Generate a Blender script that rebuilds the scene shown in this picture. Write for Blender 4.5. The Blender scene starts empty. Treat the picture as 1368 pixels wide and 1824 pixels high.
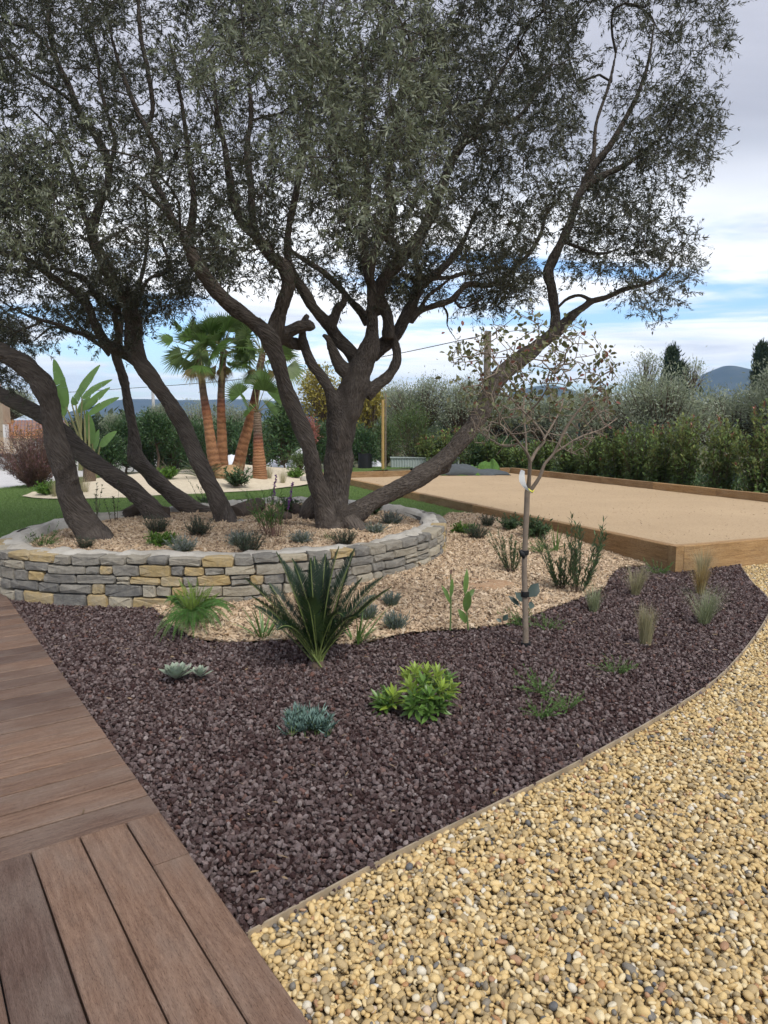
import bpy, math, random
import numpy as np
from mathutils import Vector, Matrix, kdtree, noise as mnoise

# ------------------------------------------------------------------ camera, sky, sun, exposure
H = 1.40                      # camera height above the gravel
FPX = 1270.0                  # focal length in photo pixels (photo 1368 x 1824)
PITCH = math.radians(7.0)
SC = bpy.context.scene
ROOT = SC.collection

cam_d = bpy.data.cameras.new("camera")
cam_d.sensor_fit = 'HORIZONTAL'; cam_d.sensor_width = 36.0
cam_d.lens = 36.0 * FPX / 1368.0
cam_d.clip_start = 0.05; cam_d.clip_end = 20000
cam = bpy.data.objects.new("camera", cam_d); ROOT.objects.link(cam)
cam.location = (0, 0, H); cam.rotation_euler = (math.radians(90) - PITCH, 0, 0)
SC.camera = cam

HAZE = 0.00030
SUN_EL, SUN_AZ = 52.0, 148.0   # azimuth clockwise from +Y (behind the camera, to the right)
SC.view_settings.view_transform = 'Standard'
SC.view_settings.look = 'None'
SC.view_settings.exposure = 0.98
SC.view_settings.gamma = 1.0
SC.view_settings.use_curve_mapping = False
SC.cycles.use_denoising = True
SC.cycles.max_bounces = 6
SC.cycles.diffuse_bounces = 3
SC.cycles.glossy_bounces = 2
SC.cycles.transmission_bounces = 3
SC.cycles.transparent_max_bounces = 6
SC.cycles.volume_bounces = 0
SC.cycles.use_adaptive_sampling = True
SC.cycles.adaptive_threshold = 0.02

sun_d = bpy.data.lights.new("sun", 'SUN'); sun_d.energy = 1.5; sun_d.angle = math.radians(20)
sun_d.color = (1.0, 0.96, 0.9)
sun = bpy.data.objects.new("sun", sun_d); ROOT.objects.link(sun)
_a = math.radians(SUN_AZ); _e = math.radians(SUN_EL)
sun.rotation_euler = (-Vector((math.sin(_a)*math.cos(_e), math.cos(_a)*math.cos(_e), math.sin(_e)))).to_track_quat('-Z', 'Y').to_euler()
sun.location = (0, 0, 30)


class NT:
    """A tiny node-graph helper."""
    def __init__(self, nt): self.nt = nt; self.n = nt.nodes; self.l = nt.links
    def add(self, t, **kw):
        nd = self.n.new(t)
        for k, v in kw.items():
            if k == 'ins':
                for kk, vv in v.items():
                    self.set(nd, kk, vv)
            else: setattr(nd, k, v)
        return nd
    def set(self, nd, k, v):
        s = nd.inputs[k]
        if isinstance(v, bpy.types.NodeSocket): self.l.new(v, s)
        elif isinstance(v, bpy.types.Node): self.l.new(v.outputs[0], s)
        else: s.default_value = v
    def math(self, op, a, b=0.0, c=0.0, clamp=False):
        nd = self.add('ShaderNodeMath', operation=op, use_clamp=clamp)
        for i, v in enumerate((a, b, c)): self.set(nd, i, v)
        return nd.outputs[0]
    def vmath(self, op, a, b=(0, 0, 0)):
        nd = self.add('ShaderNodeVectorMath', operation=op)
        self.set(nd, 0, a); self.set(nd, 1, b)
        return nd.outputs[0]
    def noise(self, vec, scale, detail=3.0, rough=0.55, dist=0.0):
        nd = self.add('ShaderNodeTexNoise')
        if vec is not None: self.set(nd, 'Vector', vec)
        self.set(nd, 'Scale', scale); self.set(nd, 'Detail', detail); self.set(nd, 'Roughness', rough); self.set(nd, 'Distortion', dist)
        return nd.outputs[0]
    def voronoi(self, vec, scale, feature='F1', out=0):
        nd = self.add('ShaderNodeTexVoronoi', feature=feature)
        if vec is not None: self.set(nd, 'Vector', vec)
        self.set(nd, 'Scale', scale)
        return nd.outputs[out]
    def ramp(self, fac, stops, interp='LINEAR'):
        nd = self.add('ShaderNodeValToRGB'); cr = nd.color_ramp; cr.interpolation = interp
        while len(cr.elements) < len(stops): cr.elements.new(0.5)
        for e, (p, c) in zip(cr.elements, stops):
            e.position = p
            e.color = (c, c, c, 1) if isinstance(c, (int, float)) else (*c, 1) if len(c) == 3 else c
        self.set(nd, 0, fac)
        return nd.outputs[0]
    def mix(self, fac, a, b, mode='MIX'):
        nd = self.add('ShaderNodeMix', data_type='RGBA', blend_type=mode)
        self.set(nd, 0, fac); 
        for i, v in ((6, a), (7, b)):
            self.set(nd, i, (*v, 1) if isinstance(v, tuple) and len(v) == 3 else v)
        return nd.outputs[2]
    def mapr(self, v, a, b, c=0.0, d=1.0, clamp=True, smooth=False):
        nd = self.add('ShaderNodeMapRange', clamp=clamp)
        if smooth: nd.interpolation_type = 'SMOOTHSTEP'
        for i, x in enumerate((v, a, b, c, d)): self.set(nd, i, x)
        return nd.outputs[0]
    def bump(self, h, strength=0.5, dist=0.01, normal=None):
        nd = self.add('ShaderNodeBump'); self.set(nd, 'Strength', strength); self.set(nd, 'Distance', dist); self.set(nd, 'Height', h)
        if normal is not None: self.set(nd, 'Normal', normal)
        return nd.outputs[0]
    def attr(self, name, out=2):
        nd = self.add('ShaderNodeAttribute', attribute_name=name)
        return nd.outputs[{'color': 0, 'vec': 1, 'fac': 2}.get(out, out)]
    def mapping(self, vec, scale=(1, 1, 1), rot=(0, 0, 0), loc=(0, 0, 0)):
        nd = self.add('ShaderNodeMapping'); self.set(nd, 0, vec)
        nd.inputs['Scale'].default_value = scale; nd.inputs['Rotation'].default_value = rot; nd.inputs['Location'].default_value = loc
        return nd.outputs[0]


# sky: Nishita daylight under a broken layer of cloud
W = bpy.data.worlds.new("World"); SC.world = W; W.use_nodes = True
w = NT(W.node_tree); w.n.clear()
sky = w.add('ShaderNodeTexSky', sky_type='NISHITA', sun_disc=False)
sky.sun_elevation = math.radians(SUN_EL); sky.sun_rotation = math.radians(SUN_AZ); sky.dust_density = 0.6; sky.ozone_density = 3.0; sky.air_density = 1.3
tc = w.add('ShaderNodeTexCoord')
sep = w.add('ShaderNodeSeparateXYZ'); w.l.new(tc.outputs['Generated'], sep.inputs[0])
zc = w.math('MAXIMUM', sep.outputs[2], 0.0)
zz = w.math('ADD', zc, 0.06)
px = w.math('DIVIDE', sep.outputs[0], zz); py = w.math('DIVIDE', sep.outputs[1], zz)
cv = w.add('ShaderNodeCombineXYZ'); w.l.new(px, cv.inputs[0]); w.l.new(py, cv.inputs[1])
cmap = w.mapping(cv.outputs[0], scale=(0.55, 0.85, 1.0), loc=(5.5, 14.2, 0.0))
n1 = w.noise(cmap, 0.75, 6.0, 0.58, 0.35)
n2 = w.noise(w.mapping(cv.outputs[0], scale=(0.5, 0.9, 1), loc=(9.0, 4.0, 2.0)), 0.9, 5.0, 0.6, 0.5)
el_cover = w.mapr(zc, 0.20, 0.36, 0.0, 1.0, smooth=True)
cover = w.math('ADD', n1, w.math('ADD', w.math('MULTIPLY', el_cover, 0.32), 0.048))
mask = w.mapr(cover, 0.44, 0.58, 0.0, 1.0, smooth=True)
mask = w.math('MULTIPLY', mask, w.mapr(zc, 0.0, 0.09, 0.45, 0.97))
grey = w.mapr(zc, 0.24, 0.36, 0.0, 1.0, smooth=True)
cl_low = w.ramp(n2, [(0.30, (0.44, 0.47, 0.53)), (0.46, (0.64, 0.655, 0.675)), (0.60, (0.80, 0.795, 0.78))])
cl_high = w.ramp(n2, [(0.30, (0.27, 0.28, 0.32)), (0.5, (0.35, 0.355, 0.40)), (0.72, (0.47, 0.475, 0.51))])
cl = w.mix(grey, cl_low, cl_high)
skyc = w.vmath('SCALE', w.vmath('MULTIPLY', sky.outputs[0], (0.80, 0.92, 1.12))); skyc.node.inputs['Scale'].default_value = 0.105
fin = w.mix(mask, skyc, cl)
bg = w.add('ShaderNodeBackground'); w.set(bg, 0, fin); w.set(bg, 1, 1.0)
wo = w.add('ShaderNodeOutputWorld'); w.l.new(bg.outputs[0], wo.inputs[0])

# ------------------------------------------------------------------ photo measuring helpers (pixel of the photo -> place in the garden)
_c, _s = math.cos(PITCH), math.sin(PITCH)
def ray(x, y):
    dx = (x - 684.0) / FPX; dn = (y - 912.0) / FPX
    return dx, _c - dn * _s, -(_s + dn * _c)
def G(x, y, z=0.0):
    dx, dy, dz = ray(x, y); t = (z - H) / dz
    return Vector((dx * t, dy * t, z))
def P(x, y, Y):
    dx, dy, dz = ray(x, y); t = Y / dy
    return Vector((dx * t, Y, H + dz * t))
def PXS(y, Y):                       # metres per photo pixel at that place
    return (Y / ray(684, y)[1]) / FPX

rng = np.random.default_rng(7)
random.seed(7)

# ------------------------------------------------------------------ mesh helpers
def link(o, parent=None, loc=None):
    ROOT.objects.link(o)
    if parent is not None: o.parent = parent
    return o
def tag(o, label=None, cat=None, group=None, kind=None):
    if label: o['label'] = label
    if cat: o['category'] = cat
    if group: o['group'] = group
    if kind: o['kind'] = kind
    return o
def empty(name, loc=(0, 0, 0), label=None, cat=None, group=None, kind=None):
    o = bpy.data.objects.new(name, None); o.location = loc; o.empty_display_size = 0.1
    ROOT.objects.link(o); return tag(o, label, cat, group, kind)

class MB:
    """Collects numpy mesh pieces (triangles and quads) into one mesh object."""
    def __init__(self): self.v = []; self.f3 = []; self.f4 = []; self.a = {}; self.n = 0; self.m3 = []; self.m4 = []
    def add(self, v, f, mi=0, **attrs):
        v = np.asarray(v, float).reshape(-1, 3); f = np.asarray(f, int)
        if len(v) == 0: return
        if len(f):
            if f.shape[1] == 3: self.f3.append(f + self.n); self.m3.append(np.full(len(f), mi))
            else: self.f4.append(f + self.n); self.m4.append(np.full(len(f), mi))
        for k, x in attrs.items():
            self.a.setdefault(k, []).append((self.n, np.asarray(x, float)))
        self.v.append(v); self.n += len(v)
    def poly(self, v, faces, mi=0):
        for f in faces: 
            if len(f) in (3, 4): self.add(np.zeros((0, 3)), np.zeros((0, 3)), mi)
        v = np.asarray(v, float)
        t = [f for f in faces if len(f) == 3]; q = [f for f in faces if len(f) == 4]
        base = self.n; self.v.append(v); self.n += len(v)
        if t: self.f3.append(np.array(t) + base); self.m3.append(np.full(len(t), mi))
        if q: self.f4.append(np.array(q) + base); self.m4.append(np.full(len(q), mi))
    def mesh(self, name, smooth=True):
        me = bpy.data.meshes.new(name)
        V = np.concatenate(self.v) if self.v else np.zeros((0, 3))
        f3 = np.concatenate(self.f3) if self.f3 else np.zeros((0, 3), int)
        f4 = np.concatenate(self.f4) if self.f4 else np.zeros((0, 4), int)
        me.vertices.add(len(V)); me.vertices.foreach_set('co', V.astype(np.float32).ravel())
        loops = np.concatenate([f3.ravel(), f4.ravel()]).astype(np.int32)
        me.loops.add(len(loops)); me.loops.foreach_set('vertex_index', loops)
        tot = np.concatenate([np.full(len(f3), 3), np.full(len(f4), 4)]).astype(np.int32)
        st = np.concatenate([[0], np.cumsum(tot)[:-1]]).astype(np.int32) if len(tot) else np.zeros(0, np.int32)
        me.polygons.add(len(tot)); me.polygons.foreach_set('loop_start', st)
        me.polygons.foreach_set('use_smooth', np.full(len(tot), smooth))
        mi = np.concatenate((self.m3 or [np.zeros(0, int)]) + (self.m4 or [np.zeros(0, int)])).astype(np.int32)
        me.polygons.foreach_set('material_index', mi)
        me.update(calc_edges=True); me.validate()
        for k, parts in self.a.items():
            arr = np.zeros(len(V), np.float32)
            for s, x in parts: arr[s:s + len(x)] = x
            at = me.attributes.new(k, 'FLOAT', 'POINT'); at.data.foreach_set('value', arr)
        return me
    def build(self, name, mats, parent=None, smooth=True, world=True):
        me = self.mesh(name, smooth)
        for m in (mats if isinstance(mats, (list, tuple)) else [mats]): me.materials.append(m)
        return place(bpy.data.objects.new(name, me), parent)

def place(o, parent=None):
    """Links an object whose mesh is in world space under its thing (an Empty at the thing's base)."""
    ROOT.objects.link(o)
    if parent is not None:
        o.parent = parent
        M = Matrix.Translation(parent.location) if parent.parent is None else Matrix.Translation(parent.parent.location)
        o.matrix_parent_inverse = Matrix.Identity(4)
        loc = parent.location.copy() if parent.parent is None else parent.parent.location.copy()
        o.data.transform(Matrix.Translation(-loc))
    return o

def box_v(x0, x1, y0, y1, z0, z1):
    v = np.array([[x, y, z] for z in (z0, z1) for y in (y0, y1) for x in (x0, x1)], float)
    f = np.array([[0, 2, 3, 1], [4, 5, 7, 6], [0, 1, 5, 4], [2, 6, 7, 3], [0, 4, 6, 2], [1, 3, 7, 5]])
    return v, f

def unit(a):
    a = np.asarray(a, float); n = np.linalg.norm(a, axis=-1, keepdims=True); n[n < 1e-9] = 1
    return a / n
def perp(d):
    d = unit(d); ref = np.where(np.abs(d[:, 2:3]) > 0.9, np.array([[1., 0, 0]]), np.array([[0., 0, 1]]))
    return unit(np.cross(d, ref))

def prisms(mb, p0, p1, r0, r1, sides=3, mi=0):
    """Many thin tapered sticks at once."""
    p0 = np.asarray(p0, float); p1 = np.asarray(p1, float); n = len(p0)
    if n == 0: return
    d = unit(p1 - p0); a = perp(d); b = np.cross(d, a)
    r0 = np.broadcast_to(np.asarray(r0, float), (n,)); r1 = np.broadcast_to(np.asarray(r1, float), (n,))
    V = np.zeros((n, 2 * sides, 3)); 
    for k in range(sides):
        t = 2 * math.pi * k / sides; o = a * math.cos(t) + b * math.sin(t)
        V[:, k] = p0 + o * r0[:, None]; V[:, sides + k] = p1 + o * r1[:, None]
    F = np.array([[k, (k + 1) % sides, sides + (k + 1) % sides, sides + k] for k in range(sides)])
    mb.add(V.reshape(-1, 3), (F[None] + (np.arange(n) * 2 * sides)[:, None, None]).reshape(-1, 4), mi)

LEAF2 = (np.array([[0, 0, 0], [-.5, .42, .18], [.5, .42, .18], [0, 1, 0]], float), np.array([[0, 2, 3], [0, 3, 1]]))
LEAF6 = (np.array([[0, 0, 0], [-.42, .28, .12], [0, .3, 0], [.42, .28, .12], [-.45, .62, .10], [0, .65, -.04], [.45, .62, .10], [0, 1, -.14]], float),
         np.array([[0, 2, 1], [0, 3, 2], [1, 2, 5], [1, 5, 4], [2, 3, 6], [2, 6, 5], [4, 5, 7], [5, 6, 7]]))
def leaves(mb, pos, d, nrm, length, width, tmpl=LEAF2, rnd=None, mi=0):
    """Many leaves at once: base position, direction, face normal, length, width."""
    pos = np.asarray(pos, float); n = len(pos)
    if n == 0: return
    d = unit(d); nrm = np.asarray(nrm, float); x = np.cross(d, nrm); bad = np.linalg.norm(x, axis=1) < 1e-4
    if bad.any(): x[bad] = perp(d[bad])
    x = unit(x); z = np.cross(x, d)
    length = np.broadcast_to(np.asarray(length, float), (n,)); width = np.broadcast_to(np.asarray(width, float), (n,))
    T, F = tmpl; k = len(T)
    V = pos[:, None] + x[:, None] * (T[None, :, 0:1] * width[:, None, None]) + d[:, None] * (T[None, :, 1:2] * length[:, None, None]) + z[:, None] * (T[None, :, 2:3] * width[:, None, None])
    if rnd is None: rnd = rng.random(n)
    mb.add(V.reshape(-1, 3), (F[None] + (np.arange(n) * k)[:, None, None]).reshape(-1, F.shape[1]), mi, rnd=np.repeat(rnd, k))

def strips(mb, base, az, length, width, lean, droop, K=4, rnd=None, mi=0, taper=0.15):
    """Grass-like blades: base points, azimuth, length, width, starting lean from vertical, extra bend along the blade."""
    base = np.asarray(base, float); n = len(base)
    az, length, width, lean, droop = [np.broadcast_to(np.asarray(q, float), (n,)) for q in (az, length, width, lean, droop)]
    h = np.stack([np.cos(az), np.sin(az), np.zeros(n)], 1); sd = np.stack([-np.sin(az), np.cos(az), np.zeros(n)], 1)
    p = base.copy(); rows = []
    for k in range(K + 1):
        t = k / K; wv = width * (1 - t) ** 0.6 * (1 - taper) + width * taper * (1 - t)
        if k == 0: wv = width * 0.7
        rows.append((p - sd * wv[:, None] / 2, p + sd * wv[:, None] / 2))
        a = lean + droop * ((k + 0.5) / K)
        p = p + (h * np.sin(a)[:, None] + np.array([[0, 0, 1.]]) * np.cos(a)[:, None]) * (length / K)[:, None]
    V = np.stack([q for r in rows for q in r], 1); k2 = 2 * (K + 1)
    F = np.array([[2 * k, 2 * k + 1, 2 * k + 3, 2 * k + 2] for k in range(K)])
    if rnd is None: rnd = rng.random(n)
    mb.add(V.reshape(-1, 3), (F[None] + (np.arange(n) * k2)[:, None, None]).reshape(-1, 4), mi, rnd=np.repeat(rnd, k2))

def catmull(pts, per=6):
    pts = [np.asarray(p, float) for p in pts]
    if len(pts) < 2: return np.array(pts)
    P_ = [2 * pts[0] - pts[1]] + pts + [2 * pts[-1] - pts[-2]]; out = []
    for i in range(1, len(P_) - 2):
        p0, p1, p2, p3 = P_[i - 1:i + 3]
        for k in range(per):
            t = k / per
            out.append(0.5 * ((2 * p1) + (-p0 + p2) * t + (2 * p0 - 5 * p1 + 4 * p2 - p3) * t * t + (-p0 + 3 * p1 - 3 * p2 + p3) * t ** 3))
    out.append(pts[-1]); return np.array(out)

def tube(mb, pts, rad, sides=12, wob=0.0, seed=0, mi=0, cap=True):
    pts = np.asarray(pts, float); n = len(pts); rad = np.broadcast_to(np.asarray(rad, float), (n,))
    tg = np.gradient(pts, axis=0); tg = unit(tg); a = perp(tg[:1])[0]; V = []
    r_ = np.random.default_rng(seed)
    ph = r_.random(4) * 6.28
    for i in range(n):
        a = a - tg[i] * np.dot(a, tg[i]); a /= np.linalg.norm(a); b = np.cross(tg[i], a)
        for k in range(sides):
            t = 2 * math.pi * k / sides
            ww = 1 + wob * (0.5 * math.sin(2 * t + ph[0] + i * 0.35) + 0.5 * math.sin(3 * t + ph[1] - i * 0.27) + 0.4 * math.sin(i * 0.9 + ph[2]))
            V.append(pts[i] + (a * math.cos(t) + b * math.sin(t)) * rad[i] * ww)
    F = [[i * sides + k, i * sides + (k + 1) % sides, (i + 1) * sides + (k + 1) % sides, (i + 1) * sides + k] for i in range(n - 1) for k in range(sides)]
    base = mb.n; mb.add(np.array(V), np.array(F), mi)
    if cap:
        for idx, c, flip in ((0, pts[0], True), (n - 1, pts[-1], False)):
            v = [V[idx * sides + k] for k in range(sides)] + [c]
            f = [[k, (k + 1) % sides, sides] if not flip else [(k + 1) % sides, k, sides] for k in range(sides)]
            mb.add(np.array(v), np.array(f), mi)

def inside(poly, x, y):
    """Points in a polygon (numpy)."""
    poly = np.asarray(poly, float)[:, :2]; x = np.asarray(x, float); y = np.asarray(y, float); r = np.zeros(x.shape, bool); j = len(poly) - 1
    for i in range(len(poly)):
        xi, yi = poly[i]; xj, yj = poly[j]
        c = ((yi > y) != (yj > y)) & (x < (xj - xi) * (y - yi) / ((yj - yi) if abs(yj - yi) > 1e-12 else 1e-12) + xi); r ^= c; j = i
    return r
def poly_dist(line, x, y):
    line = np.asarray(line, float)[:, :2]; x = np.asarray(x, float); best = np.full(x.shape, 1e9)
    for a, b in zip(line[:-1], line[1:]):
        d = b - a; t = np.clip(((x - a[0]) * d[0] + (y - a[1]) * d[1]) / max(d @ d, 1e-12), 0, 1)
        best = np.minimum(best, np.hypot(x - a[0] - t * d[0], y - a[1] - t * d[1]))
    return best

def vnoise(p, seed=0):
    """Smooth value noise in [-1, 1] for an (N,3) array."""
    p = np.asarray(p, float); i = np.floor(p).astype(np.int64); f = p - i; f = f * f * (3 - 2 * f); out = 0
    def h(a):
        n = (a[:, 0] * 374761393 + a[:, 1] * 668265263 + a[:, 2] * 2147483647 + seed * 974711) & 0xffffffff
        n = ((n ^ (n >> 13)) * 1274126177) & 0xffffffff; n = n ^ (n >> 16)
        return (n & 0xffff) / 32767.5 - 1
    for dx in (0, 1):
        for dy in (0, 1):
            for dz in (0, 1):
                wt = (f[:, 0] if dx else 1 - f[:, 0]) * (f[:, 1] if dy else 1 - f[:, 1]) * (f[:, 2] if dz else 1 - f[:, 2])
                out = out + wt * h(i + np.array([dx, dy, dz]))
    return out
def fbm(p, oct=3, seed=0):
    s = 0; a = 1; p = np.asarray(p, float)
    for k in range(oct): s = s + a * vnoise(p * 2 ** k, seed + k); a *= 0.5
    return s

def sheet(name, poly, zf, step, mat, kind='structure', noise_amp=0.0, noise_f=3.0, parent=None, skirt=0.0, labels=None):
    """A ground patch: a grid clipped to a polygon (cells cut at its rim by snapping), following the height zf(x, y)."""
    import bmesh
    poly = [tuple(map(float, p[:2])) for p in poly]
    bm = bmesh.new(); vs = [bm.verts.new((x, y, 0)) for x, y in poly]; bm.faces.new(vs)
    xs = [p[0] for p in poly]; ys = [p[1] for p in poly]
    x = math.floor(min(xs) / step) * step + step
    while x < max(xs):
        bmesh.ops.bisect_plane(bm, geom=bm.verts[:] + bm.edges[:] + bm.faces[:], plane_co=(x, 0, 0), plane_no=(1, 0, 0)); x += step
    y = math.floor(min(ys) / step) * step + step
    while y < max(ys):
        bmesh.ops.bisect_plane(bm, geom=bm.verts[:] + bm.edges[:] + bm.faces[:], plane_co=(0, y, 0), plane_no=(0, 1, 0)); y += step
    co = np.array([v.co[:] for v in bm.verts]); z = np.asarray(zf(co[:, 0], co[:, 1]), float) * np.ones(len(co))
    if noise_amp: z = z + noise_amp * fbm(np.stack([co[:, 0] * noise_f, co[:, 1] * noise_f, co[:, 0] * 0], 1), 3, 5)
    for v, zz_ in zip(bm.verts, z): v.co.z = zz_
    bmesh.ops.triangulate(bm, faces=[f for f in bm.faces if len(f.verts) > 4])
    for f in bm.faces:
        f.smooth = True
        if f.normal.z < 0: f.normal_flip()
    me = bpy.data.meshes.new(name); bm.to_mesh(me); bm.free(); me.materials.append(mat)
    o = bpy.data.objects.new(name, me); ROOT.objects.link(o)
    if kind: o['kind'] = kind
    return o

def scatter(name, pts, rot, scl, idx, protos, label, cat=None):
    """One stuff object: prototypes laid out at points by geometry nodes."""
    n = len(pts); me = bpy.data.meshes.new(name); me.vertices.add(n)
    me.vertices.foreach_set('co', np.asarray(pts, np.float32).ravel())
    for k, a in (('rot', rot), ('scl', scl)):
        at = me.attributes.new(k, 'FLOAT_VECTOR', 'POINT'); at.data.foreach_set('vector', np.asarray(a, np.float32).ravel())
    at = me.attributes.new('idx', 'INT', 'POINT'); at.data.foreach_set('value', np.asarray(idx, np.int32))
    o = bpy.data.objects.new(name, me); ROOT.objects.link(o)
    col = bpy.data.collections.new(name + "_pieces")
    for p in protos: col.objects.link(p)
    g = bpy.data.node_groups.new(name, 'GeometryNodeTree')
    g.interface.new_socket('Geometry', in_out='INPUT', socket_type='NodeSocketGeometry'); g.interface.new_socket('Geometry', in_out='OUTPUT', socket_type='NodeSocketGeometry')
    gi = g.nodes.new('NodeGroupInput'); go = g.nodes.new('NodeGroupOutput'); ip = g.nodes.new('GeometryNodeInstanceOnPoints'); ci = g.nodes.new('GeometryNodeCollectionInfo')
    ci.inputs['Collection'].default_value = col; ci.inputs['Separate Children'].default_value = True; ci.inputs['Reset Children'].default_value = True
    ip.inputs['Pick Instance'].default_value = True
    def named(t, nm):
        q = g.nodes.new('GeometryNodeInputNamedAttribute'); q.data_type = t; q.inputs['Name'].default_value = nm
        return q.outputs[0]
    e2r = g.nodes.new('FunctionNodeEulerToRotation')
    g.links.new(gi.outputs[0], ip.inputs['Points']); g.links.new(ci.outputs[0], ip.inputs['Instance'])
    g.links.new(named('FLOAT_VECTOR', 'rot'), e2r.inputs[0]); g.links.new(e2r.outputs[0], ip.inputs['Rotation'])
    g.links.new(named('FLOAT_VECTOR', 'scl'), ip.inputs['Scale']); g.links.new(named('INT', 'idx'), ip.inputs['Instance Index'])
    g.links.new(ip.outputs[0], go.inputs[0])
    md = o.modifiers.new('layout', 'NODES'); md.node_group = g
    return tag(o, label, cat, None, 'stuff')

# ------------------------------------------------------------------ materials
def material(name):
    m = bpy.data.materials.new(name); m.use_nodes = True
    t = NT(m.node_tree); b = t.n['Principled BSDF']
    return m, t, b
def rgb(*c): return (*c, 1.0)

def leaf_mat(name, top, under=None, var=0.35, trans=0.25, rough=0.5, spec=0.3, extra=None, hue=None):
    """Leaf with a paler underside, leaf-to-leaf variation and some light passing through."""
    m, t, b = material(name); under = under or tuple(min(1, c * 1.25) for c in top)
    r = t.attr('rnd', 'fac')
    lo = tuple(c * (1 - var) for c in top); hi = tuple(min(1, c * (1 + var)) for c in top)
    stops = [(0.0, lo), (0.5, top), (1.0, hi)]
    if extra: stops = [(0.0, lo), (0.45, top), (0.80, hi), (0.86, extra), (1.0, extra)]
    c1 = t.ramp(r, stops); c2 = t.mix(r, tuple(c * 0.8 for c in under), tuple(min(1, c * 1.15) for c in under))
    geo = t.add('ShaderNodeNewGeometry')
    col = t.mix(geo.outputs['Backfacing'], c1, c2)
    t.set(b, 'Base Color', col); b.inputs['Roughness'].default_value = rough; b.inputs['Specular IOR Level'].default_value = spec
    if trans > 0:
        tr = t.add('ShaderNodeBsdfTranslucent'); t.set(tr, 0, t.mix(0.5, col, tuple(min(1, c * 1.6) for c in top)))
        ms = t.add('ShaderNodeMixShader'); t.set(ms, 0, trans); t.l.new(b.outputs[0], ms.inputs[1]); t.l.new(tr.outputs[0], ms.inputs[2])
        t.l.new(ms.outputs[0], t.n['Material Output'].inputs[0])
    return m

def plain(name, col, rough=0.7, var=0.2, scale=8.0, bump=0.0, bscale=40.0, spec=0.3, metal=0.0, bdist=0.005):
    m, t, b = material(name); co = t.add('ShaderNodeTexCoord').outputs['Object']
    n = t.noise(co, scale, 4, 0.6)
    t.set(b, 'Base Color', t.ramp(n, [(0.25, tuple(c * (1 - var) for c in col)), (0.75, tuple(min(1, c * (1 + var)) for c in col))]))
    b.inputs['Roughness'].default_value = rough; b.inputs['Specular IOR Level'].default_value = spec; b.inputs['Metallic'].default_value = metal
    if bump: t.set(b, 'Normal', t.bump(t.noise(co, bscale, 4, 0.6), bump, bdist))
    return m

M = {}
# olive bark: fine furrows that follow each limb (coordinates stored on the wood)
def bark_mat(name, dark, light, freq=55.0, strength=0.9):
    m, t, b = material(name)
    q = t.attr('bark', 'vec')
    n1_ = t.noise(q, freq, 5, 0.7, 0.6); n2_ = t.voronoi(t.vmath('ADD', q, (3.3, 0.0, 0.0)), freq * 0.9); n3_ = t.noise(t.add('ShaderNodeTexCoord').outputs['Object'], 2.2, 4, 0.6)
    hgt = t.math('ADD', t.math('MULTIPLY', n1_, 0.75), t.math('MULTIPLY', n2_, 0.5))
    iso = t.noise(t.add('ShaderNodeTexCoord').outputs['Object'], 70.0, 4, 0.7)
    hgt = t.mix(t.attr('seam', 'fac'), hgt, iso)
    col = t.ramp(hgt, [(0.30, dark), (0.62, tuple(0.5 * (a + c) for a, c in zip(dark, light))), (0.9, light)])
    col = t.mix(t.mapr(n3_, 0.35, 0.7), col, t.mix(0.5, col, tuple(c * 1.25 for c in light)))
    t.set(b, 'Base Color', col); b.inputs['Roughness'].default_value = 0.92; b.inputs['Specular IOR Level'].default_value = 0.15
    t.set(b, 'Normal', t.bump(hgt, strength, 0.02))
    return m
M['bark'] = bark_mat('olive_bark', (0.020, 0.015, 0.012), (0.16, 0.134, 0.114), 80.0, 1.0)
M['twig'] = plain('olive_twig', (0.07, 0.058, 0.048), 0.9, 0.3, 6)
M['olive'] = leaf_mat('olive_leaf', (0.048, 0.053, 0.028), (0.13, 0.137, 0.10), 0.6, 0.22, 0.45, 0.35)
M['olive_near'] = leaf_mat('olive_leaf_lit', (0.12, 0.138, 0.072), (0.26, 0.28, 0.20), 0.45, 0.25, 0.45, 0.35)  # lighter copy of the olive leaf, lit foliage put into the colour
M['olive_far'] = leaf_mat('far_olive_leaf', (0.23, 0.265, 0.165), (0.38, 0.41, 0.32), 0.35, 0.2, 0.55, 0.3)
M['wood_grey'] = plain('grey_twig', (0.215, 0.17, 0.13), 0.85, 0.25, 14, 0.3, 60)
M['myrtle_leaf'] = leaf_mat('myrtle_leaf', (0.115, 0.125, 0.05), (0.17, 0.17, 0.085), 0.35, 0.25, 0.5, 0.3, extra=(0.19, 0.06, 0.045))
M['cycad'] = leaf_mat('cycad_leaf', (0.015, 0.035, 0.015), (0.045, 0.075, 0.024), 0.45, 0.15, 0.38, 0.4)
M['cycad_rib'] = plain('cycad_rib', (0.16, 0.20, 0.06), 0.5, 0.2, 20)
M['fern'] = leaf_mat('fern_leaf', (0.09, 0.20, 0.045), (0.14, 0.25, 0.07), 0.35, 0.3, 0.5, 0.3)
M['fern_young'] = leaf_mat('young_fern_leaf', (0.17, 0.27, 0.04), (0.22, 0.31, 0.07), 0.3, 0.35, 0.5, 0.3)
M['succulent'] = leaf_mat('succulent_leaf', (0.31, 0.37, 0.28), (0.31, 0.37, 0.29), 0.2, 0.1, 0.45, 0.3, extra=(0.30, 0.27, 0.24))
M['senecio'] = leaf_mat('blue_senecio_leaf', (0.17, 0.27, 0.23), (0.2, 0.3, 0.25), 0.3, 0.1, 0.45, 0.3)
M['pitto'] = leaf_mat('bright_shrub_leaf', (0.11, 0.20, 0.045), (0.19, 0.27, 0.09), 0.45, 0.3, 0.35, 0.45)
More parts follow.
